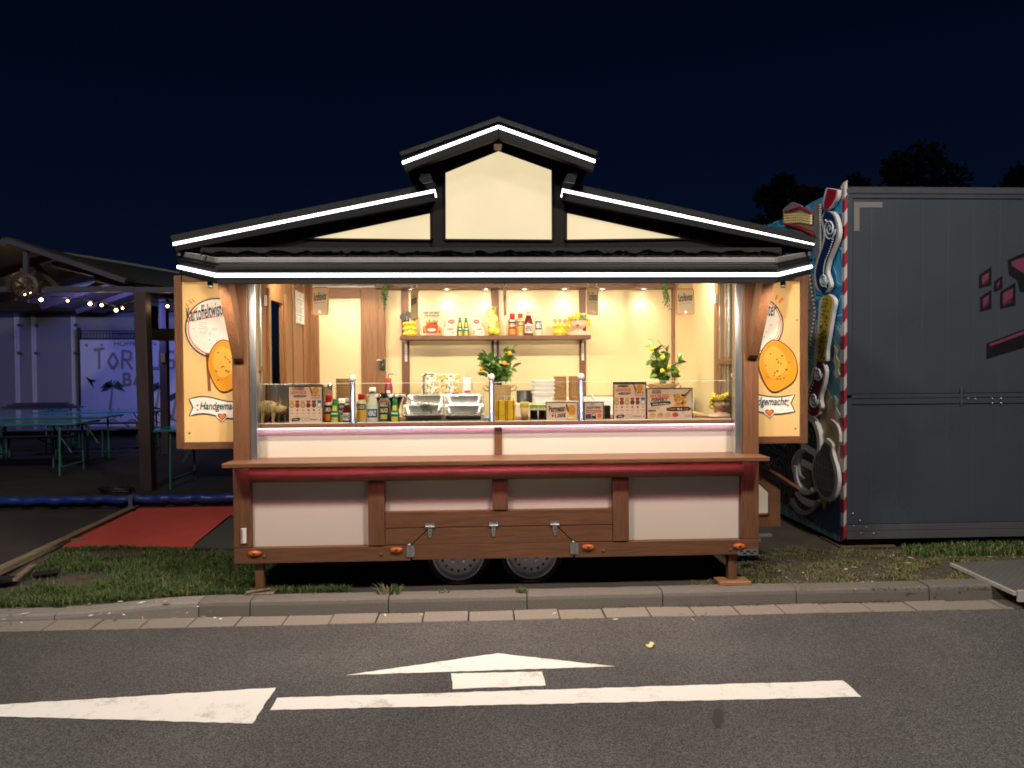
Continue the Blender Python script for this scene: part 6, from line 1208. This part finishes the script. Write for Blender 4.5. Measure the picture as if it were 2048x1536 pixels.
# ship's wheel, bulbs, speaker
Yh = Yp-.12; c = W(50, 572, Yh); wl = thing('ships_wheel', "dark wooden ship's wheel hung on the pavilion beam", "ship's wheel", c); D = (c-CAM).dot(FWD)/FPX; b = MB(POST); b.lathe([(19*D, -.02), (27*D, -.02), (27*D, .02), (19*D, .02), (19*D, -.02)], c, 28, 'y'); b.build('rim', wl, recalc=True); MB(POST).lathe([(.0001, -.03), (6*D, -.03), (6*D, .03), (.0001, .03)], c, 14, 'y').build('hub', wl)
for k in range(8): a = math.pi*k/4+.2; d = V((math.cos(a), 0, math.sin(a))); b = MB(POST); b.tube([c+d*5*D, c+d*27*D, c+d*35*D], [.018, .014, .018], 6); b.build('spoke', wl)
st_ = thing('string_lights', 'string of warm bulbs sagging under the pavilion roof', 'string lights', W(150, 600, 5)); pts = [(-30, 570), (52, 588), (62, 585), (82, 597), (135, 600), (180, 606), (203, 608), (232, 618), (245, 615), (270, 606), (335, 610), (380, 600)]; BUL = emit('warm_bulb', (1, .66, .30, 1), 26)
P = [W(u, v-5, 5+.9*math.sin(i*1.7)) for i, (u, v) in enumerate(pts)]; b = MB(BLACK); b.tube(P, .008, 5); b.build('cable', st_)
for i, p in enumerate(P[1:-1]):
    if i == 8: continue
    b = MB(BLACK); b.tube([p, p+V((0, 0, -.03))], .014, 6); b.build('bulb_socket', st_); b = MB(BUL); b.ball(p+V((0, 0, -.05)), (.024, .017, .021, .015)[i % 4], 10, 8); bo = b.build('bulb', st_)
    l = bpy.data.lights.new('bulb_glow', 'POINT'); l.energy = .8; l.color = (1, .6, .25); l.shadow_soft_size = .05; lo = bpy.data.objects.new('bulb_glow', l); S.collection.objects.link(lo); lo.parent = bo; lo.location = p+V((0, -.05, -.06))-org(st_)
b = MB(BLACK); b.pbox(300, 657, 356, 680, 7.2, 7.6); b.pbox(295, 610, 301, 672, 7.2, 7.5); tag(b.build('loudspeaker', bev=.01), 'dark loudspeaker box hung behind the front pavilion post', 'loudspeaker'); b = MB(pm('ochre_box', (.25,.14,.03,1), .6)); b.pbox(321, 706, 330, 725, 7.88, 7.93); tag(b.build('junction_box', bev=.004), 'small ochre junction box on the rear pavilion post', 'junction box')
# beer tables and benches
TOP = pm('turquoise_top', (.02,.17,.20,1), .22, var=.3, scale=2, coat=.5); BTOP = pm('bench_top', (.10,.06,.05,1), .35, var=.3, coat=.2); LEGG = pm('green_leg_steel', (.03,.12,.09,1), .5, var=.2)
def table(name, label, u, vtop, Y, L_, rot, bench, group, cat):
    h = .50 if bench else .78; wd = .26 if bench else .85; c = W(u, vtop, Y); t_ = thing(name, label, cat, (0, 0, 0), group); b = MB(BTOP if bench else TOP); b.box(-L_/2, L_/2, -wd/2, wd/2, h-.03, h); b.build('table_top' if not bench else 'seat_board', t_, bev=.008)
    for s_ in (-1, 1):
        x = s_*(L_/2-.25); f = MB(LEGG)
        for q in (-1, 1): f.tube([(x, q*wd*.42, h-.035), (x, q*wd*.46, .0)], .016, 6)
        f.tube([(x, -wd*.45, .12), (x, wd*.45, .12)], .014, 6); f.tube([(x, 0, .3), (x-s_*.28, 0, h-.04)], .012, 6); f.build('folding_leg', t_)
    t_.location = (c.x, Y, PLZ); t_.rotation_euler = (0, 0, R(rot)); return t_
gt, gb = 'beer tables on the platform', 'beer benches on the platform'
table('beer_table', 'turquoise topped beer table nearest the left edge of the platform', 20, 815, 5.6, 2.2, 6, False, gt, 'table')
table('beer_table', 'long turquoise beer table in the middle row', 90, 806, 7.0, 2.2, 4, False, gt, 'table')
table('beer_table', 'turquoise beer table reaching right in front of the banner', 205, 790, 8.6, 2.2, 2, False, gt, 'table')
table('beer_table', 'turquoise beer table at the back against the white trailer', 40, 783, 10.2, 2.2, 2, False, gt, 'table')
for u, v, Y, lab in ((0, 840, 6.3, 'dark beer bench beside the nearest turquoise table'), (110, 830, 7.7, 'dark beer bench right of the middle turquoise table'), (215, 828, 8.0, 'dark beer bench in front of the banner table'), (190, 815, 9.4, 'dark beer bench behind the banner table'), (60, 818, 9.0, 'dark beer bench before the rear table')):
    table('beer_bench', lab, u, v, Y, 2.2, 4, True, gb, 'bench')
t_ = table('beer_table', 'grey topped beer table with turquoise legs behind the left advert panel', 440, 897, 4.35, 1.5, 0, False, gt, 'table'); t_.location.z = PLZ-.0
for i, (u, v, a) in enumerate(((85, 778, 8), (60, 781, -6), (105, 774, 3))):
    b = MB(BTOP); p = W(u, v, 8.6); b.bar(p+V((-.5, 0, 0)), p+V((.5, .1*a/8, 0)), (0, 0, 1), .26, .03); 
b = MB(BTOP); z0 = PLZ+.785; p = W(80, 780, 10.1); [b.box(p.x-.75+.1*i, p.x+.7-.12*i, 10.0+.02*i, 10.3+.02*i, z0+.035*i, z0+.03+.035*i) for i in range(3)]; tag(b.build('folded_benches', bev=.004), 'pile of folded bench boards lying on the rear beer table', 'bench boards')
b = MB(BLACK); random.seed(3); P = []; c = W(232, 972, 3.75)
for i in range(90): a = i*.7; P.append(V((c.x+.17*math.cos(a)*(1+.3*math.sin(i*.37)), c.y+.10*math.sin(a), PLZ+.012+.05*abs(math.sin(i*.21)))))
b.tube(P, .011, 6); tag(b.build('cable_coil'), 'black coiled cable lying on the platform beside the front post', 'cable')
# ================================================================== RIGHT: DARK RIDE TRAILER
Yc = 1.05; GREY = pm('slate_grey_panel', (.046,.054,.068,1), .30, var=.16, scale=1.4, bump=.22, bscale=1.6); GREYL = pm('grey_rail', (.07,.07,.082,1), .42, var=.15, scale=6); 
ctn = thing('ride_trailer', 'dark slate grey closed fairground ride trailer with pink pixel lettering', 'trailer', (W(1900, 1075, Yc).x, Yc, .1))
def cz(v, u=1900): return W(u, v, Yc).z
z_top, z_bot, z_mid = cz(371), cz(1072), cz(790)
xc0 = W(1692, 720, Yc).x
us = [1703, 1742, 1793, 1844, 1895, 1946, 1998, 2050, 2102, 2155, 2210, 2265, 2320, 2380, 2440, 2500]
for z0, z1 in ((cz(786), cz(398)), (cz(1045), cz(808))):
    for a, c in zip(us, us[1:]):
        b = MB(GREY); b.box(W(a, 720, Yc).x+.0015, W(c, 720, Yc).x-.0015, Yc, Yc+.03, z0, z1); b.build('panel', ctn, bev=.0025)
        b = MB(pm('joint_grey', (.066,.072,.086,1), .4)); b.box(W(c, 720, Yc).x-.0022, W(c, 720, Yc).x+.0022, Yc-.002, Yc+.02, z0+.002, z1-.002); b.build('joint_bead', ctn)
xr = W(2500, 720, Yc).x
def rail(name, z0, z1, mat=GREY, y=-.012, x0=xc0): b = MB(mat); b.box(x0, xr, Yc+y, Yc+.05, z0, z1); return b.build(name, ctn, bev=.004)
b = MB(GREYL); b.prism([V((xc0-.01, Yc-.02, cz(388))), V((xc0-.01, Yc-.03, cz(380))), V((xc0-.01, Yc+.06, z_top)), V((xc0-.01, Yc+.3, z_top)), V((xc0-.01, Yc+.3, cz(388)))], (xr-xc0, 0, 0)); b.build('roof_cap', ctn, recalc=True)
rail('top_rail', cz(397.5), cz(389), GREY); rail('middle_rail', cz(807), cz(796), GREY, -.012); rail('middle_rail', cz(795), cz(787), GREY, -.018)
rail('bottom_rail', cz(1058), cz(1046), GREYL, -.02); rail('bottom_rail', cz(1074), cz(1058.5), pm('dark_rail', (.07,.07,.075,1), .45), -.026)
b = MB(GREY); b.box(xc0, W(1702, 720, Yc).x, Yc-.018, Yc+.05, cz(1045), cz(389)); b.build('corner_rail', ctn, bev=.004)
TAPE = pm('grey_tape', (.15,.135,.13,1), .6)
for q in ((1708, 404, 1765, 415), (1708, 415.2, 1719, 462)): b = MB(TAPE); b.pbox(*q, Yc-.004, Yc-.001); b.build('reflective_tape', ctn)
b = MB(ZINC)
for u, v in ((1706, 1027), (1708, 1052), (1720, 1041), (1733, 1054), (1722, 1066), (1747, 1067), (1937, 797), (1952, 797), (1985, 797), (2003, 797), (1985, 806), (2003, 806)): b.lathe([(.008, 0), (.005, -.005), (.0001, -.006)], W(u, v, Yc-.026), 8, 'y')
tag(b.build('rivets', ctn), kind='stuff')
b = MB(GREYL); b.pbox(1922, 772, 1925, 809, Yc-.03, Yc-.02); b.build('hinge_strap', ctn)
PKS = flat('#0b0a10', .5); PNK = pm('pixel_pink', (.13,.028,.055,1), .5, var=.3, scale=12); PNK2 = pm('pixel_pink_dark', (.05,.009,.02,1), .5, var=.3, scale=12)
F = FY(Yc-.0015, .0012)
def pixel(u, v, w_, h_):
    sk = -.28*w_; b = MB(PKS); b.poly2(F, [(u-3, v+6+.15*w_), (u+w_+2, v-2+sk), (u+w_+2, v+h_+3+sk*.3), (u-3, v+h_+8)], 1); b.build('pixel_shadow', ctn)
    b = MB(PNK); b.poly2(F, [(u+3, v+12), (u+w_-3, v+6+sk*.5), (u+w_-4, v+h_*.55), (u+3, v+h_-1)], 3); b.use(PNK2); b.poly2(F, [(u+3, v+h_-1), (u+w_-4, v+h_*.55), (u+w_-4, v+h_-6), (u+4, v+h_+2)], 3); b.build('pixel_block', ctn)
pixel(1961, 541, 20, 28); pixel(1991, 556, 12, 20); pixel(1963, 586, 18, 30); pixel(2003, 574, 26, 36)
for pg, q in (([(2015, 520), (2200, 440), (2200, 640), (2140, 660), (2062, 580), (2040, 585), (2034, 560), (2018, 550)], [(2022, 524), (2190, 458), (2190, 470), (2060, 535), (2050, 548), (2024, 532)]), ([(1973, 687), (2200, 600), (2200, 650), (1973, 718)], [(1978, 688), (2190, 608), (2190, 616), (1980, 693)])):
    b = MB(PKS); b.poly2(F, pg, 1); b.build('pixel_shadow', ctn); b = MB(PNK); b.poly2(F, q, 3); b.build('pixel_bar', ctn)
b = MB(GREY); b.box(xc0, xr, Yc+.052, Yc+2.9, z_bot, z_top-.02); b.build('trailer_body', ctn)
b = MB(wood('block_wood', (.07,.045,.025,1), (.13,.085,.05,1), 'x', .8)); c = W(1722, 1090, Yc+.1); [b.box(c.x-.16+.03*i, c.x+.16-.02*i, Yc+.05, Yc+.35, .0+.055*i, .054+.055*i) for i in range(max(1, int((z_bot-.0)/.055)))]; b.box(c.x-.25, c.x+.28, Yc, Yc+.4, -.008, .012); tag(b.build('timber_blocks', bev=.004), 'stack of timber blocks under the corner of the grey trailer', 'timber blocks')
# striped corner strip and painted side facade (faces left)
XS = xc0-.012; b = MB(); RED_, WHS = flat('#8e2536', .4), flat('#b4adab', .4); zz = z_bot-.02; n = 26; hh = (z_top-z_bot+.02)/n
for i in range(n):
    b.use(RED_ if i % 2 == 0 else WHS); b.hexa([(XS-.016, Yc-.02, zz+hh*i), (XS+.01, Yc-.02, zz+hh*i+.04), (XS+.01, Yc+.05, zz+hh*i+.04), (XS-.016, Yc+.05, zz+hh*i), (XS-.016, Yc-.02, zz+hh*(i+1)), (XS+.01, Yc-.02, zz+hh*(i+1)+.04), (XS+.01, Yc+.05, zz+hh*(i+1)+.04), (XS-.016, Yc+.05, zz+hh*(i+1))])
b.build('striped_edge', ctn)
fc = thing('painted_facade', 'colourful swirl painted ride facade on the side of the grey trailer', 'facade', (XS-.05, Yc+1.5, .1)); XF = XS-.0165
def SX(u, v, k=0, off=0): return WX(u, v, XF-off-.003*k)
def side_poly(b, uv, off, th=.02): P = [SX(u, v, 0, off) for u, v in uv]; b.prism(P, (th, 0, 0)); return b
SKY = mural('facade_blue', ('#2a8fc4', '#3aa0d0', '#1f7cb0', '#8cc4dc', '#2a8fc4', '#1a6ea4'), 1.2, 7); SKY2 = mural('facade_sky', ('#4f8fae', '#6fa6be', '#3f7f9e', '#8fb6c4', '#4a86a4'), 1.0, 6); WHF = pm('facade_white', (.58,.56,.55,1), .45, var=.08); GRF = pm('facade_grey', (.22,.22,.24,1), .5, var=.15); NVF = flat('#14305e', .4); RDF = flat('#a01c34', .4); YLF = flat('#b09a2c', .45); BGF = pm('facade_beige', (.40,.28,.18,1), .55, var=.35, scale=3); DKF = mural('facade_dark_swirls', ('#1b1a20', '#3b3a42', '#8f8c8c', '#26242a', '#54404a', '#2c4a52', '#17161c'), 1.6, 11); MAR = flat('#5e1a2a', .45); GNF = flat('#0e4a42', .5)
y0f, y1f = Yc+.055, Yc+5.2; b = MB(SKY2); b.box(XF, XF+.02, y0f, y1f, z_bot-.05, cz(640)); b.build('lower_board', fc)
b = MB(SKY); side_poly(b, [(1684, 384), (1650, 392), (1624, 404), (1600, 420), (1572, 434), (1540, 448), (1520, 452), (1520, 650), (1684, 650)], 0, .02); b.build('upper_board', fc)
b = MB(GRF); side_poly(b, [(1602, 411), (1584, 404), (1566, 418), (1566, 452), (1602, 470), (1628, 480), (1628, 440)], .015, .012); b.build('grey_cutout', fc)
b = MB(BGF); side_poly(b, [(1600, 412), (1568, 426), (1568, 446), (1600, 452), (1624, 462), (1624, 430)], .03, .012); b.build('scale_pattern_board', fc)
b = MB(GRF); side_poly(b, [(1642, 404), (1628, 404), (1628, 520), (1640, 530)], .02, .012); side_poly(b, [(1629, 545), (1608, 552), (1602, 620), (1614, 690), (1632, 690), (1630, 640)], .02, .012); b.build('grey_cutout', fc)
b = MB(RDF); b.tube([SX(1570, 424, 0, .05), SX(1600, 414, 0, .05), SX(1624, 426, 0, .05)], .012, 6); b.tube([SX(1570, 448, 0, .05), SX(1600, 456, 0, .05), SX(1628, 470, 0, .05)], .012, 6); b.build('red_edging', fc)
random.seed(11)
b = MB(flat('#d8c890'))
for r_ in range(4):
    for k in range(14): u = 1570+4*k; v = 429+5*r_+(1.0 if k < 8 else .8*(k-7)*1.2)-.2*k; b.ball(SX(u, v, 0, .046), .016, 6, 4)
tag(b.build('scale_beads', fc), kind='stuff')
b = MB(flat('#e0dcd0'))
for k in range(26): b.ball(SX(1641+.3*math.sin(k), 410+5*k, 0, .04), .012, 6, 4) if k < 24 else None
for k in range(18): b.ball(SX(1630-1.2*abs(k-9), 552+8*k, 0, .04), .012, 6, 4)
tag(b.build('bead_row', fc), kind='stuff')
b = MB(flat('#0e3a6a'))
for k in range(90): b.ball(SX(random.uniform(1606, 1645), random.uniform(470, 640), 0, .022), .008, 5, 3)
tag(b.build('blue_dots', fc), kind='stuff')
# cut-out scroll ornament: white plates with coloured inlays
def spline(P, n=5):
    out = []
    for i in range(len(P)-1):
        p0, p1, p2, p3 = P[max(i-1, 0)], P[i], P[i+1], P[min(i+2, len(P)-1)]
        for k in range(n):
            t = k/n; out.append(tuple(.5*((2*b_)+(-a_+c_)*t+(2*a_-5*b_+4*c_-d_)*t*t+(-a_+3*b_-3*c_+d_)*t**3) for a_, b_, c_, d_ in zip(p0, p1, p2, p3)))
    return out+[tuple(P[-1])]
def scroll(pts, off, wd, col, name='scroll'):
    q = spline([(u, v, w_) for (u, v), w_ in zip(pts, wd)]); pts = [(a[0], a[1]) for a in q]; wd = [max(.5, a[2]) for a in q]
    b = MB(WHF); n = len(pts); o_ = []
    L1, R1 = [], []
    for i, (u, v) in enumerate(pts):
        a = pts[max(i-1, 0)]; c = pts[min(i+1, n-1)]; d = Vector((c[0]-a[0], c[1]-a[1])).normalized(); w_ = wd[i]; L1.append((u-d.y*w_, v+d.x*w_)); R1.append((u+d.y*w_, v-d.x*w_))
    side_poly(b, L1+R1[::-1], off, .035); o = b.build(name, fc, recalc=True)
    L2 = [(u+(p[0]-u)*.72, v+(p[1]-v)*.72) for (u, v), p in zip(pts, L1)]; R2_ = [(u+(p[0]-u)*.72, v+(p[1]-v)*.72) for (u, v), p in zip(pts, R1)]
    b = MB(col); side_poly(b, L2+R2_[::-1], off+.004, .003); b.build('inlay', o, recalc=True); return o
scroll([(1664, 378), (1661, 392), (1655, 408), (1650, 420)], .05, [12, 13, 10, 2], RDF)
scroll([(1652, 424), (1655, 432), (1660, 450), (1662, 470), (1655, 495), (1646, 520), (1641, 545), (1646, 572), (1647, 585)], .06, [4, 14, 16, 15, 13, 12, 13, 15, 4], NVF)
def spiral(cu, cv, r0, off, col, parent=fc):
    b = MB(flat('#c8d4e0', .4)); P = []
    for i in range(40): a = i*.36; rr = r0*(1-i/42); P.append(SX(cu+rr*math.cos(a)*.55, cv+rr*math.sin(a), 0, off))
    b.tube(P, .008, 5); b.build('spiral_line', fc)
spiral(1659, 458, 22, .068, NVF); spiral(1647, 560, 14, .068, NVF)
scroll([(1652, 590), (1654, 602), (1651, 625), (1648, 650), (1644, 680), (1641, 700), (1640, 722), (1641, 726)], .06, [5, 15, 14, 13, 12, 12, 12, 3], YLF)
b = MB(flat('#3a3a20'))
for k in range(90): v = random.uniform(596, 718); u = 1653-(v-596)*.09+random.uniform(-7, 7); b.ball(SX(u, v, 0, .066), .009, 5, 3)
tag(b.build('inlay_dots', fc), kind='stuff')
scroll([(1639, 722), (1638, 740), (1634, 765), (1627, 785), (1623, 805), (1628, 822), (1633, 830)], .06, [5, 13, 14, 15, 18, 16, 5], MAR); spiral(1636, 748, 14, .068, MAR); spiral(1627, 800, 16, .068, MAR)
scroll([(1598, 560), (1604, 575), (1600, 600), (1592, 625), (1600, 650), (1606, 668)], .03, [3, 8, 7, 6, 8, 2], NVF)
scroll([(1612, 900), (1600, 905), (1590, 925), (1594, 950), (1606, 958)], .03, [2, 6, 7, 6, 2], GRF)
scroll([(1590, 985), (1606, 1000), (1624, 1008), (1640, 1000)], .03, [2, 6, 6, 2], WHF)
scroll([(1660, 840), (1668, 850), (1674, 866), (1678, 884)], .02, [2, 5, 5, 1], BGF)
b = MB(flat('#d8d2c8'))
for (pts_, n_) in (([(1651, 440), (1660, 452), (1667, 470), (1660, 498), (1650, 524), (1647, 548), (1652, 574)], 26), ([(1645, 604), (1642, 640), (1636, 690), (1633, 716)], 22), ([(1632, 735), (1627, 765), (1614, 800), (1620, 822)], 18)):
    q = spline(pts_, 12)
    for i in range(0, len(q), 2): b.ball(SX(q[i][0], q[i][1], 0, .066), .007, 5, 3)
tag(b.build('edge_beads', fc), kind='stuff')
# clouds, lower painting with a rounded grey ornament
for pts in ([(1668, 690), (1676, 700), (1672, 712), (1679, 724), (1676, 738), (1680, 750), (1673, 758), (1668, 748), (1671, 735), (1666, 722), (1670, 706)], [(1668, 790), (1676, 800), (1672, 814), (1680, 830), (1674, 842), (1668, 832), (1671, 812)]):
    b = MB(flat('#d8ccb4')); side_poly(b, pts, .006, .004); b.build('cloud_print', fc, recalc=True)
b = MB(BGF); side_poly(b, [(1678, 860), (1665, 800), (1650, 770), (1640, 840), (1640, 890), (1655, 940), (1670, 990), (1680, 980)], .004, .003); b.build('painted_folds', fc, recalc=True)
b = MB(DKF); side_poly(b, [(1640, 800), (1560, 780), (1440, 780), (1440, 940), (1540, 990), (1600, 1030), (1664, 1066), (1650, 960), (1640, 890)], .008, .003); b.build('painted_dark_swirls', fc, recalc=True)  # dark swirled background of the lower mural, part of its print
for k in range(4): b = MB(WHF if k % 2 else GNF); side_poly(b, [(1602, 868+16*k), (1632, 884+16*k), (1632, 898+16*k), (1602, 882+16*k)], .013, .003); b.build('painted_stripe', fc, recalc=True)
def arc_plate(cu, cv, ru, rv, a0, a1, wd, off, mat): P = [(cu+ru*math.cos(R(a)), cv+rv*math.sin(R(a))) for a in range(a0, a1+1, 10)]; Q = [(cu+(ru-wd)*math.cos(R(a)), cv+(rv-wd*1.6)*math.sin(R(a))) for a in range(a1, a0-1, -10)]; b = MB(mat); side_poly(b, P+Q, off, .05); b.build('arc_ornament', fc, recalc=True)
arc_plate(1612, 890, 28, 60, -80, 40, 6, .05, WHF); arc_plate(1612, 940, 26, 50, 60, 190, 6, .05, WHF); arc_plate(1608, 990, 30, 40, 20, 170, 5, .04, GRF)
orn_ = [(1652, 876), (1664, 888), (1664, 902), (1668, 918), (1674, 940), (1676, 965), (1670, 990), (1662, 1002), (1650, 1000), (1636, 985), (1626, 962), (1624, 935), (1630, 910), (1642, 892)]
orn = [(a[0], a[1]) for a in spline([p+(0,) for p in orn_+orn_[:1]], 4)][:-1]; b = MB(WHF); side_poly(b, orn, .045, .035); o = b.build('grey_ornament', fc, recalc=True); oc = (1650, 942)
b = MB(pm('ornament_grey', (.10,.10,.10,1), .4, var=.5, scale=8)); side_poly(b, [(oc[0]-2+(u-oc[0])*.84, oc[1]+(v-oc[1])*.88) for u, v in orn], .065, .004); b.build('inlay', o, recalc=True)
b = MB(flat('#8a8680'))
for k in range(5): b.line2(lambda u, v, kk: SX(u, v, kk, .066), [(1632+6*k, 905+4*k), (1630+6*k, 940+3*k), (1636+6*k, 975+2*k)], 1.6, 1)
for k in range(3): b.line2(lambda u, v, kk: SX(u, v, kk, .066), [(1630, 925+22*k), (1650, 935+22*k), (1668, 942+20*k)], 1.8, 1)
b.build('ornament_lines', o)
b = MB(NVF); side_poly(b, [(1650, 1020), (1680, 990), (1680, 1072), (1640, 1046), (1610, 1024), (1610, 1000)], .012, .003); b.build('blue_base', fc, recalc=True)
b = MB(YLF); side_poly(b, [(1640, 960), (1652, 968), (1656, 1000), (1648, 1020), (1640, 1000)], .014, .003); b.build('painted_leaf', fc, recalc=True)
# tread plate ramp
RMP = pm('tread_plate', (.11,.105,.10,1), .5, .2, var=.2, scale=6); z = .03; pts = [G(1902, 1126, z), G(2030, 1184, z), G(2400, 1170, z), G(2240, 1108, z)]; b = MB(RMP); b.prism(pts, (0, 0, -.012)); rp = tag(b.build('tread_plate_ramp'), 'grey tread plate ramp with pale edge at the right kerb', 'ramp')
b = MB(pm('ramp_edge', (.40,.38,.35,1), .6, var=.3, scale=20)); b.bar(pts[0]+V((0, 0, -.012)), pts[1]+V((0, 0, -.012)), (0, 0, 1), .022, .03); b.bar(pts[1]+V((.02, 0, -.03)), pts[2]+V((0, 0, -.03)), (0, 0, 1), .02, .085); b.build('ramp_edge', rp, bev=.002)
b = MB(pm('tread_bump', (.26,.25,.24,1), .45, .3)); ex = (pts[3]-pts[0]); ey = (pts[1]-pts[0])
for i in range(1, 46):
    for j in range(1, 26):
        p = pts[0]+ex*(i/46)+ey*(j/26); s_ = 1 if (i+j) % 2 else -1; d = (ex.normalized()*.012+ey.normalized()*.012*s_); e_ = V((-d.y, d.x, 0))*.35; b.add([p-d, p-e_+V((0, 0, .003)), p+d, p+e_+V((0, 0, .003))], [(0, 1, 2, 3)])
tag(b.build('tread_pattern', rp), kind='stuff')
# dark trees behind, barely readable against the night sky
BARK = pm('tree_bark', (.05,.035,.025,1), .9, var=.3, scale=4, bump=.5); TLF = pm('night_foliage', (.011,.015,.013,1), .9, var=.45, scale=1.2)
def tree(label, u, Y, vtop, wpx, seed):
    rnd = random.Random(seed); base_ = W(u, 800, Y); base_.z = 0; Dp = (W(u, 500, Y)-CAM).dot(FWD)/FPX; H_ = W(u, vtop, Y).z; r = wpx/2*Dp; t_ = thing('broadleaf_tree', label, 'tree', base_, 'dark trees behind the ride trailer'); b = MB(BARK); b.tube([base_, base_+V((.1, 0, H_*.35)), base_+V((-.1, .1, H_*.7))], [.32, .24, .1], 9)
    for k in range(7): a = k*.9+rnd.random(); s0 = base_+V((0, 0, H_*(.32+.05*k))); b.tube([s0, s0+V((math.cos(a)*r*.4, math.sin(a)*r*.4, H_*.12)), s0+V((math.cos(a)*r*.75, math.sin(a)*r*.75, H_*.2))], [.11, .07, .02], 6)
    b.build('trunk', t_); b = MB(TLF); cl = [(V((rnd.gauss(0, .45)*r, rnd.gauss(0, .4)*r, H_*(.42+.5*rnd.random()**.8))), rnd.uniform(.18, .34)*r) for k in range(26)]
    for c, cr_ in cl:
        f = 1-abs(c.z/H_-.6)*1.1; c.x *= f
        for k in range(230):
            d = V((rnd.gauss(0, 1), rnd.gauss(0, 1), rnd.gauss(0, .8))).normalized()*cr_*rnd.random()**.4; p = base_+c+d; 
            if p.z > H_*1.02: continue
            a = V((rnd.uniform(-1, 1), rnd.uniform(-1, 1), rnd.uniform(-1, 1))).normalized()*.17; e_ = a.cross(V((rnd.uniform(-1, 1), rnd.uniform(-1, 1), 1))).normalized()*.09; b.add([p-a, p+e_, p+a, p-e_], [(0, 1, 2, 3)])
    tag(b.build('crown', t_), kind='stuff')
tree('tallest dark tree above the grey ride trailer', 1830, 24, 275, 250, 1); tree('lower dark tree left of the tallest tree', 1560, 26, 325, 200, 2); tree('small dark tree between the two larger ones', 1690, 30, 345, 170, 4); tree('dark tree at the right edge of the sky', 2040, 28, 300, 200, 5)

# the street lamps themselves, behind the photographer
for LAMP, lab in ((LAMPS[0][0], 'tall grey street lamp behind the photographer, on the bar side'), (LAMPS[1][0], 'tall grey street lamp behind the photographer, on the ride trailer side')):
    st = thing('street_lamp', lab, 'street lamp', (LAMP.x, LAMP.y-1.6, RZ), 'street lamps along the road'); b = MB(ZINC); b.tube([(LAMP.x, LAMP.y-1.6, RZ), (LAMP.x, LAMP.y-1.6, 6.6), (LAMP.x, LAMP.y-1.3, 7.0), (LAMP.x, LAMP.y-.2, 7.15)], [.07, .05, .045, .04], 10); b.build('pole', st)
    b = MB(ZINC); b.box(LAMP.x-.14, LAMP.x+.14, LAMP.y-.35, LAMP.y+.35, LAMP.z+.17, LAMP.z+.27); hd = b.build('lamp_head', st, bev=.02); b = MB(emit('street_lamp_lens', (1, .87, .72, 1), 12)); b.box(LAMP.x-.11, LAMP.x+.11, LAMP.y-.3, LAMP.y+.3, LAMP.z+.15, LAMP.z+.168); b.build('lens', hd)
